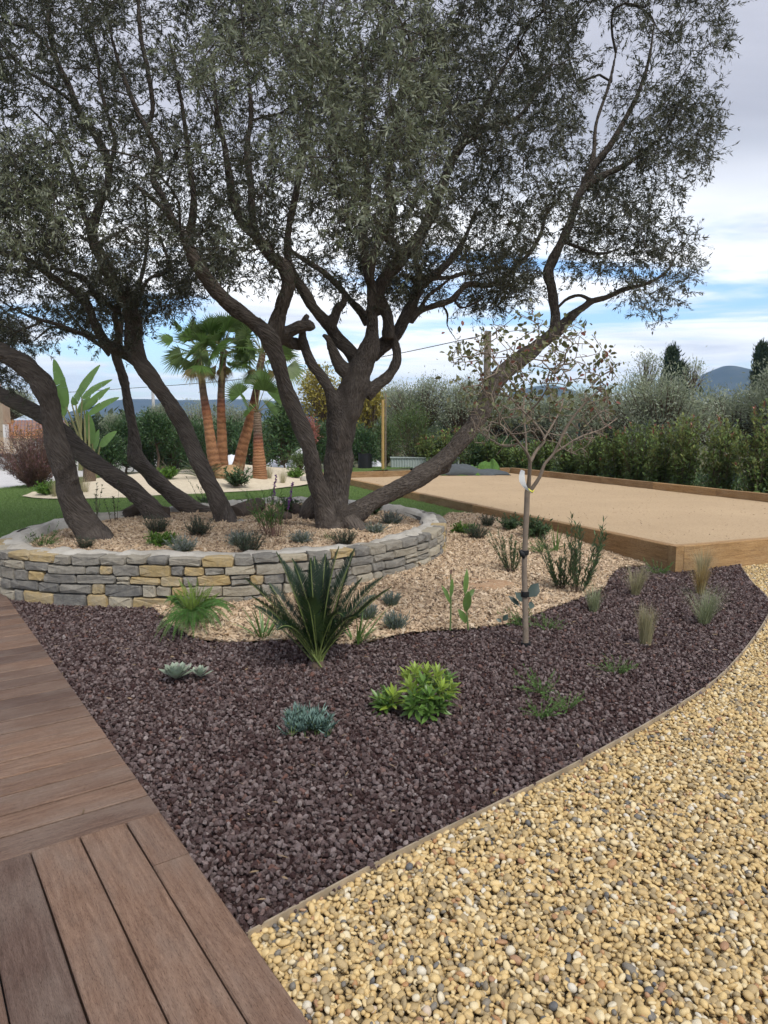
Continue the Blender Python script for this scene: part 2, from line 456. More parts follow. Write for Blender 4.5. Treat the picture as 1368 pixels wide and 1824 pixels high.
M['pitto_young'] = leaf_mat('young_shrub_leaf', (0.27, 0.37, 0.06), (0.32, 0.40, 0.10), 0.3, 0.35, 0.35, 0.45)
M['weed'] = leaf_mat('weed_leaf', (0.11, 0.20, 0.055), None, 0.35, 0.3)
M['stipa'] = leaf_mat('feather_grass', (0.34, 0.31, 0.18), (0.36, 0.33, 0.2), 0.4, 0.25, 0.6, 0.2)
M['stipa_green'] = leaf_mat('green_feather_grass', (0.26, 0.29, 0.16), (0.3, 0.33, 0.2), 0.4, 0.25, 0.6, 0.2)
M['stipa_rust'] = leaf_mat('rusty_feather_grass', (0.30, 0.215, 0.085), (0.32, 0.24, 0.11), 0.4, 0.25, 0.6, 0.2)
M['agapanthus'] = leaf_mat('strap_leaf', (0.12, 0.21, 0.05), (0.17, 0.27, 0.09), 0.3, 0.3, 0.35, 0.4)
M['lavender'] = leaf_mat('lavender_leaf', (0.16, 0.20, 0.185), (0.2, 0.24, 0.22), 0.3, 0.1, 0.6, 0.2)
M['santolina'] = leaf_mat('santolina_leaf', (0.22, 0.25, 0.23), (0.26, 0.29, 0.27), 0.3, 0.1, 0.6, 0.2)
M['rosemary'] = leaf_mat('rosemary_leaf', (0.035, 0.06, 0.033), (0.10, 0.13, 0.10), 0.4, 0.1, 0.5, 0.3)
M['bush_green'] = leaf_mat('dark_shrub_leaf', (0.06, 0.105, 0.04), (0.10, 0.15, 0.065), 0.4, 0.15, 0.5, 0.3)
M['bright_green'] = leaf_mat('cushion_leaf', (0.10, 0.19, 0.03), None, 0.35, 0.25)
M['canna'] = leaf_mat('canna_leaf', (0.15, 0.25, 0.07), (0.2, 0.29, 0.1), 0.3, 0.35, 0.35, 0.4)
M['dark_leaf'] = leaf_mat('large_dark_leaf', (0.05, 0.075, 0.06), (0.09, 0.11, 0.09), 0.2, 0.1, 0.3, 0.5)
M['salvia_flower'] = leaf_mat('purple_flower', (0.19, 0.055, 0.27), (0.2, 0.07, 0.28), 0.35, 0.2)
M['stem_red'] = plain('reddish_stem', (0.22, 0.13, 0.10), 0.8, 0.25, 12)
M['stem_green'] = plain('green_stem', (0.12, 0.17, 0.06), 0.6, 0.25, 12)
M['oleander'] = leaf_mat('oleander_leaf', (0.045, 0.095, 0.03), (0.09, 0.14, 0.06), 0.4, 0.2, 0.45, 0.35)
M['bamboo'] = leaf_mat('hedge_leaf', (0.085, 0.13, 0.04), (0.13, 0.18, 0.07), 0.4, 0.25, 0.5, 0.3)
M['photinia'] = leaf_mat('photinia_leaf', (0.12, 0.175, 0.05), (0.17, 0.20, 0.075), 0.45, 0.25, 0.55, 0.2)
M['photinia_light'] = leaf_mat('pale_photinia_leaf', (0.24, 0.28, 0.09), (0.27, 0.30, 0.13), 0.3, 0.28, 0.55, 0.2)
M['photinia_red'] = leaf_mat('red_photinia_leaf', (0.36, 0.13, 0.10), (0.36, 0.17, 0.13), 0.35, 0.3, 0.4, 0.4)
M['yellow_leaf'] = leaf_mat('autumn_leaf', (0.30, 0.25, 0.045), (0.33, 0.28, 0.08), 0.4, 0.3)
M['cypress'] = leaf_mat('cypress_leaf', (0.035, 0.055, 0.028), (0.05, 0.075, 0.04), 0.4, 0.1, 0.6, 0.2)
M['purple_leaf'] = leaf_mat('purple_shrub_leaf', (0.12, 0.075, 0.055), (0.17, 0.11, 0.10), 0.4, 0.2, extra=(0.25, 0.12, 0.14))
M['palm_leaf'] = leaf_mat('palm_leaf', (0.085, 0.15, 0.035), (0.14, 0.20, 0.07), 0.35, 0.3, 0.4, 0.4)
M['palm_dry'] = leaf_mat('dry_palm_leaf', (0.24, 0.19, 0.09), None, 0.3, 0.2)
M['strelitzia'] = leaf_mat('paddle_leaf', (0.12, 0.21, 0.06), (0.20, 0.27, 0.12), 0.25, 0.3, 0.35, 0.4)
M['strelitzia_stem'] = plain('paddle_stem', (0.20, 0.20, 0.09), 0.6, 0.25, 5)
M['brown_stem'] = plain('brown_stem', (0.12, 0.085, 0.06), 0.85, 0.25, 10, 0.3)
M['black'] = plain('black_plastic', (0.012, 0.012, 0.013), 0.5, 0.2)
M['white_tape'] = plain('white_ribbon', (0.75, 0.75, 0.72), 0.5, 0.06)
M['yellow_tape'] = plain('yellow_ribbon', (0.7, 0.65, 0.1), 0.5, 0.06)
M['white_sheet'] = plain('white_tarpaulin', (0.72, 0.74, 0.78), 0.6, 0.06)
M['steel'] = plain('edging_steel', (0.36, 0.29, 0.20), 0.5, 0.35, 9, 0.1, 30, 0.5, 0.25)
M['concrete'] = plain('pale_concrete', (0.52, 0.51, 0.50), 0.85, 0.08, 3, 0.1)
M['render_wall'] = plain('house_render', (0.66, 0.65, 0.63), 0.85, 0.08, 2)
M['grey_box'] = plain('grey_green_metal', (0.30, 0.345, 0.325), 0.5, 0.06, 3)
M['post_green'] = plain('green_fence_metal', (0.03, 0.055, 0.05), 0.5, 0.1)
M['pole_wood'] = plain('grey_pole_wood', (0.20, 0.165, 0.13), 0.9, 0.2, 5, 0.4, 20)
M['stake'] = plain('yellow_stake_wood', (0.40, 0.27, 0.10), 0.8, 0.2, 6, 0.2, 30)
M['wire'] = plain('black_wire', (0.03, 0.03, 0.035), 0.5, 0.1)
M['window'] = plain('dark_glass', (0.03, 0.035, 0.04), 0.1, 0.1)
# ------------------------------------------------------------------ setting materials
def ground_mat(name, stops, scale, bump=0.4, bscale=60, rough=0.95, bdist=0.01, scale2=1.2, amt2=0.35):
    m, t, b = material(name); co = t.add('ShaderNodeTexCoord').outputs['Object']
    n = t.noise(co, scale, 5, 0.65); n2_ = t.noise(co, scale2, 3, 0.6)
    c = t.ramp(n, stops); c = t.mix(t.mapr(n2_, 0.3, 0.7, 0.0, amt2), c, t.mix(1.0, c, (0.62, 0.60, 0.58), 'MULTIPLY'))
    t.set(b, 'Base Color', c); b.inputs['Roughness'].default_value = rough; b.inputs['Specular IOR Level'].default_value = 0.15
    t.set(b, 'Normal', t.bump(t.noise(co, bscale, 5, 0.7), bump, bdist)); return m
M['soil'] = ground_mat('dry_soil', [(0.3, (0.075, 0.085, 0.04)), (0.7, (0.16, 0.15, 0.08))], 3.0)
M['lava_soil'] = ground_mat('dark_lava_grit', [(0.3, (0.028, 0.014, 0.013)), (0.7, (0.06, 0.034, 0.032))], 70, 0.8, 120)
M['pebble_soil'] = ground_mat('pebble_grit', [(0.3, (0.24, 0.185, 0.105)), (0.7, (0.42, 0.325, 0.19))], 60, 0.8, 120)
M['chip_soil'] = ground_mat('chip_litter', [(0.3, (0.22, 0.15, 0.095)), (0.7, (0.48, 0.345, 0.225))], 45, 0.8, 90)
M['court_sand'] = ground_mat('court_sand', [(0.25, (0.385, 0.275, 0.165)), (0.5, (0.48, 0.355, 0.222)), (0.75, (0.56, 0.425, 0.28))], 40, 0.45, 160, 0.95, 0.006, 0.8, 0.28)
M['bed_sand'] = ground_mat('bed_sand', [(0.3, (0.56, 0.475, 0.345)), (0.7, (0.68, 0.60, 0.455))], 12, 0.4, 90, 0.95, 0.008, 0.9, 0.12)
M['turf_base'] = ground_mat('turf_backing', [(0.3, (0.07, 0.12, 0.03)), (0.7, (0.12, 0.19, 0.05))], 30, 0.5, 200)
M['grass'] = leaf_mat('turf_blade', (0.16, 0.25, 0.075), (0.19, 0.28, 0.09), 0.35, 0.3, 0.55, 0.25)
M['clay'] = ground_mat('orange_clay', [(0.3, (0.42, 0.25, 0.14)), (0.7, (0.58, 0.41, 0.27))], 18, 0.8, 50, 0.95, 0.02)

def inst_mat(name, stops, nscale=30, bump=0.4, bscale=60, rough=0.7, spec=0.3, sat=0.25):
    m, t, b = material(name); oi = t.add('ShaderNodeObjectInfo'); co = t.add('ShaderNodeTexCoord').outputs['Object']
    c = t.ramp(oi.outputs['Random'], stops)
    n = t.noise(co, nscale, 4, 0.65)
    c = t.mix(t.mapr(n, 0.3, 0.7, 0.0, sat), c, t.mix(1.0, c, (0.55, 0.5, 0.45), 'MULTIPLY'))
    t.set(b, 'Base Color', c); b.inputs['Roughness'].default_value = rough; b.inputs['Specular IOR Level'].default_value = spec
    t.set(b, 'Normal', t.bump(t.noise(co, bscale, 4, 0.65), bump, 0.05)); return m
M['pebble'] = inst_mat('river_pebble', [(0.0, (0.12, 0.12, 0.12)), (0.022, (0.19, 0.175, 0.15)), (0.05, (0.32, 0.25, 0.145)), (0.25, (0.43, 0.32, 0.16)), (0.5, (0.56, 0.40, 0.18)),
      (0.75, (0.66, 0.49, 0.23)), (0.90, (0.69, 0.58, 0.36)), (0.965, (0.62, 0.58, 0.49)), (0.975, (0.44, 0.24, 0.10)), (1.0, (0.36, 0.21, 0.12))], 2.0, 0.15, 6, 0.55, 0.35)
M['lava'] = inst_mat('lava_rock', [(0.0, (0.07, 0.038, 0.036)), (0.3, (0.135, 0.092, 0.088)), (0.65, (0.225, 0.170, 0.164)), (0.90, (0.34, 0.275, 0.265)), (0.96, (0.22, 0.11, 0.085)), (1.0, (0.46, 0.40, 0.385))], 2.5, 0.7, 5, 0.9, 0.15)
M['chip'] = inst_mat('wood_chip', [(0.0, (0.17, 0.12, 0.085)), (0.10, (0.34, 0.245, 0.165)), (0.4, (0.56, 0.415, 0.275)), (0.75, (0.68, 0.53, 0.37)), (0.93, (0.76, 0.63, 0.47)), (1.0, (0.50, 0.32, 0.17))], 3.0, 0.3, 8, 0.85, 0.2)

def plank_mat(name, stops, grain=(2.0, 26.0, 26.0), strength=0.35, rough=0.7, tint=None, wear=(0.30, 0.27, 0.245)):
    m, t, b = material(name); oi = t.add('ShaderNodeObjectInfo'); co = t.add('ShaderNodeTexCoord').outputs['Object']
    off = t.add('ShaderNodeCombineXYZ'); t.set(off, 0, t.math('MULTIPLY', oi.outputs['Random'], 37.0)); t.set(off, 1, t.math('MULTIPLY', oi.outputs['Random'], 11.0))
    q = t.vmath('ADD', co, off.outputs[0])
    g = t.noise(t.mapping(q, grain), 3.0, 6, 0.7, 0.6); fine = t.noise(t.mapping(q, (grain[0] * 4, grain[1] * 5, grain[2] * 5)), 3.0, 4, 0.7)
    big = t.noise(t.mapping(q, (1.2, 3.0, 3.0)), 2.2, 4, 0.6)
    c = t.ramp(g, stops)
    c = t.mix(oi.outputs['Random'], t.mix(1.0, c, (0.66, 0.65, 0.68), 'MULTIPLY'), t.mix(1.0, c, (1.28, 1.22, 1.12), 'MULTIPLY'))
    fleck = t.noise(t.mapping(q, (grain[0] * 12, grain[1] * 7, grain[2] * 7)), 3.0, 3, 0.8)
    c = t.mix(t.mapr(big, 0.42, 0.75, 0.0, 0.6), c, wear)
    c = t.mix(t.mapr(fine, 0.52, 0.72, 0.0, 0.5), c, t.mix(1.0, c, (0.45, 0.42, 0.4), 'MULTIPLY'))
    c = t.mix(t.mapr(fleck, 0.53, 0.66, 0.0, 0.9), c, t.mix(1.0, c, (0.42, 0.36, 0.32), 'MULTIPLY')); c = t.mix(t.mapr(fleck, 0.44, 0.30, 0.0, 0.45), c, t.mix(1.0, c, (1.6, 1.55, 1.5), 'MULTIPLY'))
    t.set(b, 'Base Color', c); b.inputs['Roughness'].default_value = rough; b.inputs['Specular IOR Level'].default_value = 0.25
    t.set(b, 'Normal', t.bump(t.math('ADD', g, t.math('MULTIPLY', t.math('ADD', fine, fleck), 0.6)), strength, 0.004)); return m
M['deck'] = plank_mat('weathered_hardwood', [(0.25, (0.092, 0.056, 0.040)), (0.5, (0.165, 0.106, 0.078)), (0.75, (0.245, 0.168, 0.126))], wear=(0.225, 0.178, 0.146))
M['sleeper'] = plank_mat('oak_sleeper', [(0.25, (0.17, 0.10, 0.045)), (0.5, (0.31, 0.195, 0.092)), (0.75, (0.42, 0.285, 0.145))], grain=(1.3, 14, 14), strength=0.5, rough=0.8, wear=(0.36, 0.26, 0.15))

def stone_mat(name):
    m, t, b = material(name); oi = t.add('ShaderNodeObjectInfo'); co = t.add('ShaderNodeTexCoord').outputs['Object']
    c = t.ramp(t.attr('tone', 'fac'), [(0.0, (0.15, 0.145, 0.135)), (0.25, (0.225, 0.21, 0.182)), (0.5, (0.32, 0.285, 0.222)), (0.7, (0.43, 0.38, 0.285)), (0.80, (0.40, 0.30, 0.15)), (1.0, (0.47, 0.345, 0.165))])
    n = t.noise(co, 11, 5, 0.65, 0.4); n2_ = t.noise(co, 45, 4, 0.7)
    c = t.mix(t.mapr(n, 0.42, 0.75, 0.0, 0.55), c, (0.42, 0.39, 0.33))
    c = t.mix(t.mapr(n2_, 0.45, 0.75, 0.0, 0.5), c, t.mix(1.0, c, (0.5, 0.5, 0.5), 'MULTIPLY'))
    t.set(b, 'Base Color', c); b.inputs['Roughness'].default_value = 0.9; b.inputs['Specular IOR Level'].default_value = 0.2
    t.set(b, 'Normal', t.bump(t.math('ADD', n2_, t.math('MULTIPLY', n, 1.2)), 0.6, 0.012)); return m
M['stone'] = stone_mat('wall_stone')
M['core'] = plain('dark_wall_core', (0.10, 0.095, 0.085), 0.95, 0.3, 20, 0.6, 40)
M['cap'] = ground_mat('wall_top_mortar', [(0.25, (0.45, 0.42, 0.36)), (0.5, (0.58, 0.55, 0.49)), (0.75, (0.68, 0.66, 0.60))], 9, 0.6, 50, 0.92, 0.02, 2.2, 0.75)
M['rock_orange'] = ground_mat('ochre_rock', [(0.25, (0.27, 0.15, 0.07)), (0.5, (0.48, 0.31, 0.16)), (0.75, (0.60, 0.45, 0.28))], 6, 1.0, 18, 0.9, 0.05)
M['rock_dark'] = ground_mat('dark_rock', [(0.25, (0.06, 0.045, 0.038)), (0.75, (0.15, 0.12, 0.10))], 8, 0.9, 24, 0.9, 0.03)
M['rock_pale'] = ground_mat('pale_rock', [(0.25, (0.36, 0.33, 0.28)), (0.75, (0.55, 0.52, 0.46))], 8, 0.9, 24, 0.9, 0.03)

# ------------------------------------------------------------------ plan of the garden
LAWN_Z = 0.12
TOP_Z = 0.40                              # top of the stone ring
EDGE = [(438, 1667), (634, 1560), (744, 1503), (900, 1426), (1047, 1350), (1186, 1271), (1270, 1216), (1321, 1165), (1354, 1121), (1372, 1090), (1368, 1066), (1339, 1037), (1314, 1000)]
edge_w = catmull([G(x, y) for x, y in EDGE[:10]], 6).tolist()[:-1] + catmull([G(x, y) for x, y in EDGE[9:]], 4).tolist()
edge_w = np.array(edge_w)
LAVA_B = [(1200, 1006), (1150, 1008), (1100, 1013), (1084, 1030), (1076, 1048), (1040, 1064), (1000, 1078), (960, 1094), (900, 1114), (830, 1122), (765, 1125), (714, 1130), (660, 1143), (616, 1150), (560, 1142), (510, 1141), (455, 1144), (400, 1145), (350, 1138), (310, 1118), (285, 1095), (268, 1078)]
lava_b = np.array([G(x, y) for x, y in LAVA_B])
# deck frame: u along the board walk, v across it to the left
DA = math.radians(34.85); du = np.array([-math.sin(DA), math.cos(DA)]); dv = np.array([-math.cos(DA), -math.sin(DA)])
DECK_Z = 0.022
E0 = np.array(G(285, 1446, DECK_Z))[:2]
def deck_pt(a, b): return E0 + du * a + dv * b

# ring outline (outer top edge of the wall)
RING = [(6, 979), (58, 984), (120, 988), (187, 989), (292, 991), (400, 991), (464, 988), (582, 981), (649, 973), (716, 961), (763, 949), (783, 940), (793, 929), (786, 917), (767, 910), (726, 900), (683, 894), (600, 887), (500, 884), (400, 890), (320, 899), (234, 907), (158, 914), (102, 922), (58, 932), (18, 945), (-8, 958), (-8, 970)]
ring0 = np.array([np.array(G(x, y, TOP_Z))[:2] for x, y in RING])
_rc = np.concatenate([ring0[-2:], ring0, ring0[:3]])
ring = catmull(_rc, 8)[2 * 8:-2 * 8 - 1 - 0]
# resample evenly
def resample(c, step, closed=True):
    c = np.asarray(c, float)
    if closed: c = np.concatenate([c, c[:1]])
    s = np.concatenate([[0], np.cumsum(np.linalg.norm(np.diff(c, axis=0), axis=1))]); n = max(4, int(s[-1] / step))
    q = np.linspace(0, s[-1], n + 1)
    r = np.stack([np.interp(q, s, c[:, k]) for k in range(c.shape[1])], 1)
    return r[:-1] if closed else r
ring = resample(ring, 0.06)
for _ in range(3): ring = 0.5 * ring + 0.25 * (np.roll(ring, 1, 0) + np.roll(ring, -1, 0))
RN = len(ring); _t = unit(np.roll(ring, -1, 0) - np.roll(ring, 1, 0)); ring_n = np.stack([_t[:, 1], -_t[:, 0]], 1)
if np.mean(np.sum(ring_n * (ring - ring.mean(0)), 1)) < 0: ring_n = -ring_n
ring_c = ring.mean(0)
ring_s = np.concatenate([[0], np.cumsum(np.linalg.norm(np.diff(np.concatenate([ring, ring[:1]]), axis=0), axis=1))])
RLEN = ring_s[-1]
def ring_at(s, out=0.0):
    s = np.asarray(s, float) % RLEN; R2 = np.concatenate([ring, ring[:1]]); N2 = np.concatenate([ring_n, ring_n[:1]])
    p = np.stack([np.interp(s, ring_s, R2[:, k]) for k in (0, 1)], -1); n = unit(np.stack([np.interp(s, ring_s, N2[:, k]) for k in (0, 1)], -1))
    return p + n * np.asarray(out)[..., None], n
CAPW = 0.27
ring_in = ring - ring_n * CAPW
ring_mid = ring - ring_n * 0.13

# the boules court
CT = 0.245                                # top of its timber border
c0 = np.array(G(1205, 970, CT))[:2]; c1 = np.array(G(722, 872, CT))[:2]
cu = unit((c1 - c0)[None])[0]; cn = np.array([cu[1], -cu[0]])
if cn[0] < 0: cn = -cn
cr = np.array(G(1368, 880, CT))[:2]; CW = float((cr - c0) @ cn); CL = float((np.array(G(628, 843, CT))[:2] - c0) @ cu) + 0.4
def court_pt(a, b): return c0 + cu * a + cn * b
print('court', c0, CW, CL, 'ring', ring.min(0), ring.max(0), RLEN)

# heights
def mulch_z(x, y):
    d = poly_dist(lava_b, x, y); q = np.clip(d / 1.9, 0, 1); q = q * q * (3 - 2 * q)
    return 0.012 + (LAWN_Z - 0.0) * q
def bed_z(x, y):
    r = np.hypot((np.asarray(x) - ring_c[0]) / 2.0, (np.asarray(y) - ring_c[1]) / 2.3)
    return 0.315 + 0.075 * np.clip(1 - r, 0, 1)

# polygons
deck_left = 2.6
lava_poly = [tuple(p[:2]) for p in edge_w] + [tuple(court_pt(-0.02, 0.6)), tuple(court_pt(0.02, -0.02))] + [tuple(p[:2]) for p in lava_b]
_front = [tuple(ring_at(s, -0.05)[0]) for s in np.linspace(0.0, 1.2, 12)]
wall_pts = [tuple(np.array(G(x, y))[:2]) for x, y in ((262, 1062), (150, 1062), (60, 1052), (8, 1040))]
lava_poly += wall_pts + [tuple(deck_pt(3.75, -0.0)), tuple(deck_pt(-1.05, -0.0))]
mulch_poly = [tuple(p[:2]) for p in lava_b] + [tuple(np.array(G(262, 1062))[:2])] 
ia = int(np.argmin(np.hypot(*(ring - np.array(G(262, 1062))[:2]).T))); ib = int(np.argmin(np.hypot(*(ring - np.array(G(770, 908, TOP_Z))[:2]).T)))
_arc = [(ia + k) % RN for k in range((ib - ia) % RN + 1)]
if len(_arc) > RN * 0.6: _arc = [(ia - k) % RN for k in range((ia - ib) % RN + 1)]
mulch_poly += [tuple(ring[k] - ring_n[k] * 0.06) for k in _arc]
mulch_poly += [tuple(np.array(G(800, 915, LAWN_Z))[:2]), tuple(np.array(G(850, 917, LAWN_Z))[:2]), tuple(court_pt(3.2, 0.0)), tuple(court_pt(0.0, 0.0))]
peb_poly = [tuple(p[:2]) for p in edge_w] + [tuple(court_pt(0.0, 0.6)), tuple(court_pt(-0.0, 3.6)), (6.0, 4.0), (4.2, 1.1), (0.2, 0.4), tuple(deck_pt(-2.4, 0.0)), tuple(deck_pt(-1.05, 0.0))]

# ------------------------------------------------------------------ wide ground, lawn, driveway
def land_z(x, y):
    x = np.asarray(x, float); y = np.asarray(y, float)
    drop = np.clip((y - 21) / 30, 0, 1); drop = drop * drop * (3 - 2 * drop)
    dl = np.clip((-x - 9) / 10, 0, 1) * np.clip((y - 14) / 5, 0, 1)
    r = np.hypot(x, y)
    return -0.10 - 3.2 * np.maximum(drop * np.clip((4 - x) / 8, 0.15, 1), dl * 0.7) - np.clip((r - 60) / 600, 0, 1) * 14
def big_ground():
    rr = np.concatenate([np.linspace(0, 40, 41), np.geomspace(44, 2480, 30)]); na = 96; V = []; 
    for r in rr:
        for k in range(na):
            a = 2 * math.pi * k / na; V.append((r * math.cos(a), 8 + r * math.sin(a), 0))
    V = np.array(V); V[:, 2] = land_z(V[:, 0], V[:, 1])
    F = [[i * na + k, i * na + (k + 1) % na, (i + 1) * na + (k + 1) % na, (i + 1) * na + k] for i in range(len(rr) - 1) for k in range(na)]
    mb = MB(); mb.add(V, F); o = mb.build('ground', M['soil']); o['kind'] = 'structure'
big_ground()

lawn_poly = [tuple(np.array(G(x, y, LAWN_Z))[:2]) for x, y in ((-330, 925), (-330, 873), (0, 870), (105, 856), (160, 848), (330, 843), (560, 838), (640, 833), (830, 826))] + [tuple(court_pt(CL + 1.2, 0.4)), tuple(court_pt(CL + 0.13, 0.4)), tuple(court_pt(CL + .13, -0.13)), tuple(court_pt(2.75, -0.13)), tuple(np.array(G(850, 918, LAWN_Z))[:2]), tuple(np.array(G(800, 916, LAWN_Z))[:2])]
lawn_poly += [tuple(ring[ib] - ring_n[ib] * 0.1)] + [tuple(ring_c + np.array([0.9, 1.6])), tuple(ring_c + np.array([-1.2, 0.3])), tuple(ring_c + np.array([-2.2, -1.0])), tuple(ring_c + np.array([-4.5, -1.4]))]
sheet('lawn', lawn_poly, lambda x, y: LAWN_Z + 0 * x, 0.5, M['turf_base'], noise_amp=0.008, noise_f=0.6)
drive = [(-330, 930), (-330, 845), (60, 835), (105, 838), (175, 838), (150, 853), (105, 858), (0, 874)]
sheet('driveway', [tuple(np.array(G(x, y, LAWN_Z - 0.02))[:2]) for x, y in drive], lambda x, y: LAWN_Z - 0.03 + 0 * x, 1.0, M['concrete'])

# ------------------------------------------------------------------ scattered ground covers
def rock_proto(name, mat, seed, dims, lump=0.25, sub=2, flat=0.0, sharp=False):
    import bmesh
    bm = bmesh.new(); bmesh.ops.create_icosphere(bm, subdivisions=sub, radius=0.5)
    co = np.array([v.co[:] for v in bm.verts])
    if sharp:                                   # chop with random planes to get angular faces
        r_ = np.random.default_rng(seed)
        for _ in range(9):
            nrm = unit(r_.normal(size=(1, 3)))[0]; lim = r_.uniform(0.26, 0.42); d = co @ nrm; over = d > lim
            co[over] -= (d[over] - lim)[:, None] * nrm
    co = co * (1 + lump * fbm(co * 2.2 + seed * 7.1, 2, seed)[:, None])
    co *= np.array(dims)
    for v, c in zip(bm.verts, co): v.co = c
    me = bpy.data.meshes.new(name); bm.to_mesh(me); bm.free()
    me.polygons.foreach_set('use_smooth', np.full(len(me.polygons), not sharp)); me.materials.append(mat)
    return bpy.data.objects.new(name, me)

def grid_pts(poly, step, jit=0.45, seed=1, maxy=None):
    poly = np.asarray(poly, float)[:, :2]; r_ = np.random.default_rng(seed)
    x0, y0 = poly.min(0); x1, y1 = poly.max(0)
    xs, ys = np.meshgrid(np.arange(x0, x1, step), np.arange(y0, y1, step * 0.87))
    xs = xs + (np.arange(xs.shape[0]) % 2)[:, None] * step * 0.5
    p = np.stack([xs.ravel(), ys.ravel()], 1); p += r_.uniform(-jit, jit, p.shape) * step
    p = p[inside(poly, p[:, 0], p[:, 1])]
    # keep what the camera or a step to its side could see
    keep = (np.abs(p[:, 0]) < 0.60 * p[:, 1] + 0.9) & (p[:, 1] > 0.9)
    return p[keep]

def euler_rand(n, tilt, r_):
    return np.stack([r_.normal(0, tilt, n), r_.normal(0, tilt, n), r_.uniform(0, 6.283, n)], 1)

def lay(name, poly, step, zf, protos, size, tilt, label, seed, layers=((0.0, 1.0), (0.4, 0.6)), zs=0.010, cat='gravel', far=None):
    r_ = np.random.default_rng(seed); PP = []; 
    for li, (dz, frac) in enumerate(layers):
        p = grid_pts(poly, step, 0.5, seed + li * 13); p = p[r_.random(len(p)) < frac]
        PP.append(np.column_stack([p, np.asarray(zf(p[:, 0], p[:, 1])) + dz * zs + r_.uniform(-0.35, 0.35, len(p)) * zs]))
    PP = np.concatenate(PP); n = len(PP)
    s = size * np.exp(r_.normal(0, 0.24, n))
    print(name, n)
    return scatter(name, PP, euler_rand(n, tilt, r_), np.stack([s, s, s], 1), r_.integers(0, len(protos), n), protos, label, cat)

sheet('lava_bed', lava_poly, lambda x, y: -0.012 + 0 * x, 0.35, M['lava_soil'], noise_amp=0.004, noise_f=2.0)
sheet('pebble_path', peb_poly, lambda x, y: -0.030 + 0 * x, 0.35, M['pebble_soil'], noise_amp=0.004, noise_f=2.0)
sheet('chip_bed', mulch_poly, lambda x, y: mulch_z(x, y) - 0.008, 0.22, M['chip_soil'], noise_amp=0.006, noise_f=2.5)
bed_in = [tuple(p) for p in (ring - ring_n * 0.12)[::3]]
sheet('raised_bed_soil', bed_in, bed_z, 0.3, M['chip_soil'], noise_amp=0.012, noise_f=2.0)

peb = [rock_proto('pebble', M['pebble'], 20 + k, d, 0.10, 2) for k, d in enumerate(((1, .72, .5), (1, .85, .6), (1.15, .62, .48), (.9, .8, .55), (1.25, .7, .4), (.85, .75, .7), (1, .66, .62), (1.05, .9, .42)))]
lay('river_pebbles', peb_poly, 0.0172, lambda x, y: -0.022 + 0.006 * fbm(np.stack([x * 2, y * 2, x * 0], 1), 2, 3), peb, 0.0215, 0.5, 'yellow river pebbles covering the path beyond the steel edging', 31, ((0.0, 1.0), (0.9, 0.75)), 0.011)
lav = [rock_proto('lava', M['lava'], 40 + k, d, 0.22, 2, sharp=True) for k, d in enumerate(((1.15, .8, .62), (1.3, .9, .8), (1.0, .9, .7), (1.2, .75, .75), (1.4, .9, .6), (.95, .85, .85), (1.1, 1.0, .55)))]
lay('lava_gravel', lava_poly, 0.0172, lambda x, y: -0.008 + 0.006 * fbm(np.stack([x * 1.7, y * 1.7, x * 0], 1), 2, 9), lav, 0.0192, 0.8, 'purple brown crushed lava rock covering the planting bed', 51, ((-0.3, 1.0), (1.0, 0.55)), 0.011)

def chip_proto(name, seed, dims):
    r_ = np.random.default_rng(seed); n = 6; ang = np.sort(np.linspace(0, 6.283, n, endpoint=False) + r_.uniform(-.35, .35, n)); rad = r_.uniform(.75, 1.1, n)
    top = np.stack([np.cos(ang) * rad * .5 * dims[0], np.sin(ang) * rad * .5 * dims[1], np.full(n, .5 * dims[2]) + 0.10 * dims[1] * np.cos(2 * ang)], 1); bot = top * [.94, .94, 1] - [0, 0, dims[2]]
    mb = MB(); mb.add(np.concatenate([top, [[0, 0, .5 * dims[2]]]]), [[k, (k + 1) % n, n] for k in range(n)]); mb.add(np.concatenate([top, bot]), [[k, n + k, n + (k + 1) % n, (k + 1) % n] for k in range(n)])
    me = mb.mesh(name, False); me.materials.append(M['chip']); return bpy.data.objects.new(name, me)
def chips(tag_): return [chip_proto('chip', 60 + k, d) for k, d in enumerate(((1.3, .5, .12), (1.0, .55, .15), (1.5, .42, .12), (.8, .5, .12), (1.2, .65, .1), (1.6, .32, .14)))]
lay('bark_chips', mulch_poly, 0.024, mulch_z, chips(0), 0.040, 0.38, 'pale wood chips around the plants between stone ring and court', 71, ((0.0, 1.0), (0.5, 1.0)), 0.010, 'wood chips')
lay('raised_bed_chips', [tuple(p) for p in (ring - ring_n * (CAPW - 0.03))[::2]], 0.024, bed_z, chips(1), 0.040, 0.38, 'pale wood chips filling the raised stone ring under the olive trees', 81, ((0.0, 1.0), (0.5, 1.0)), 0.012, 'wood chips')

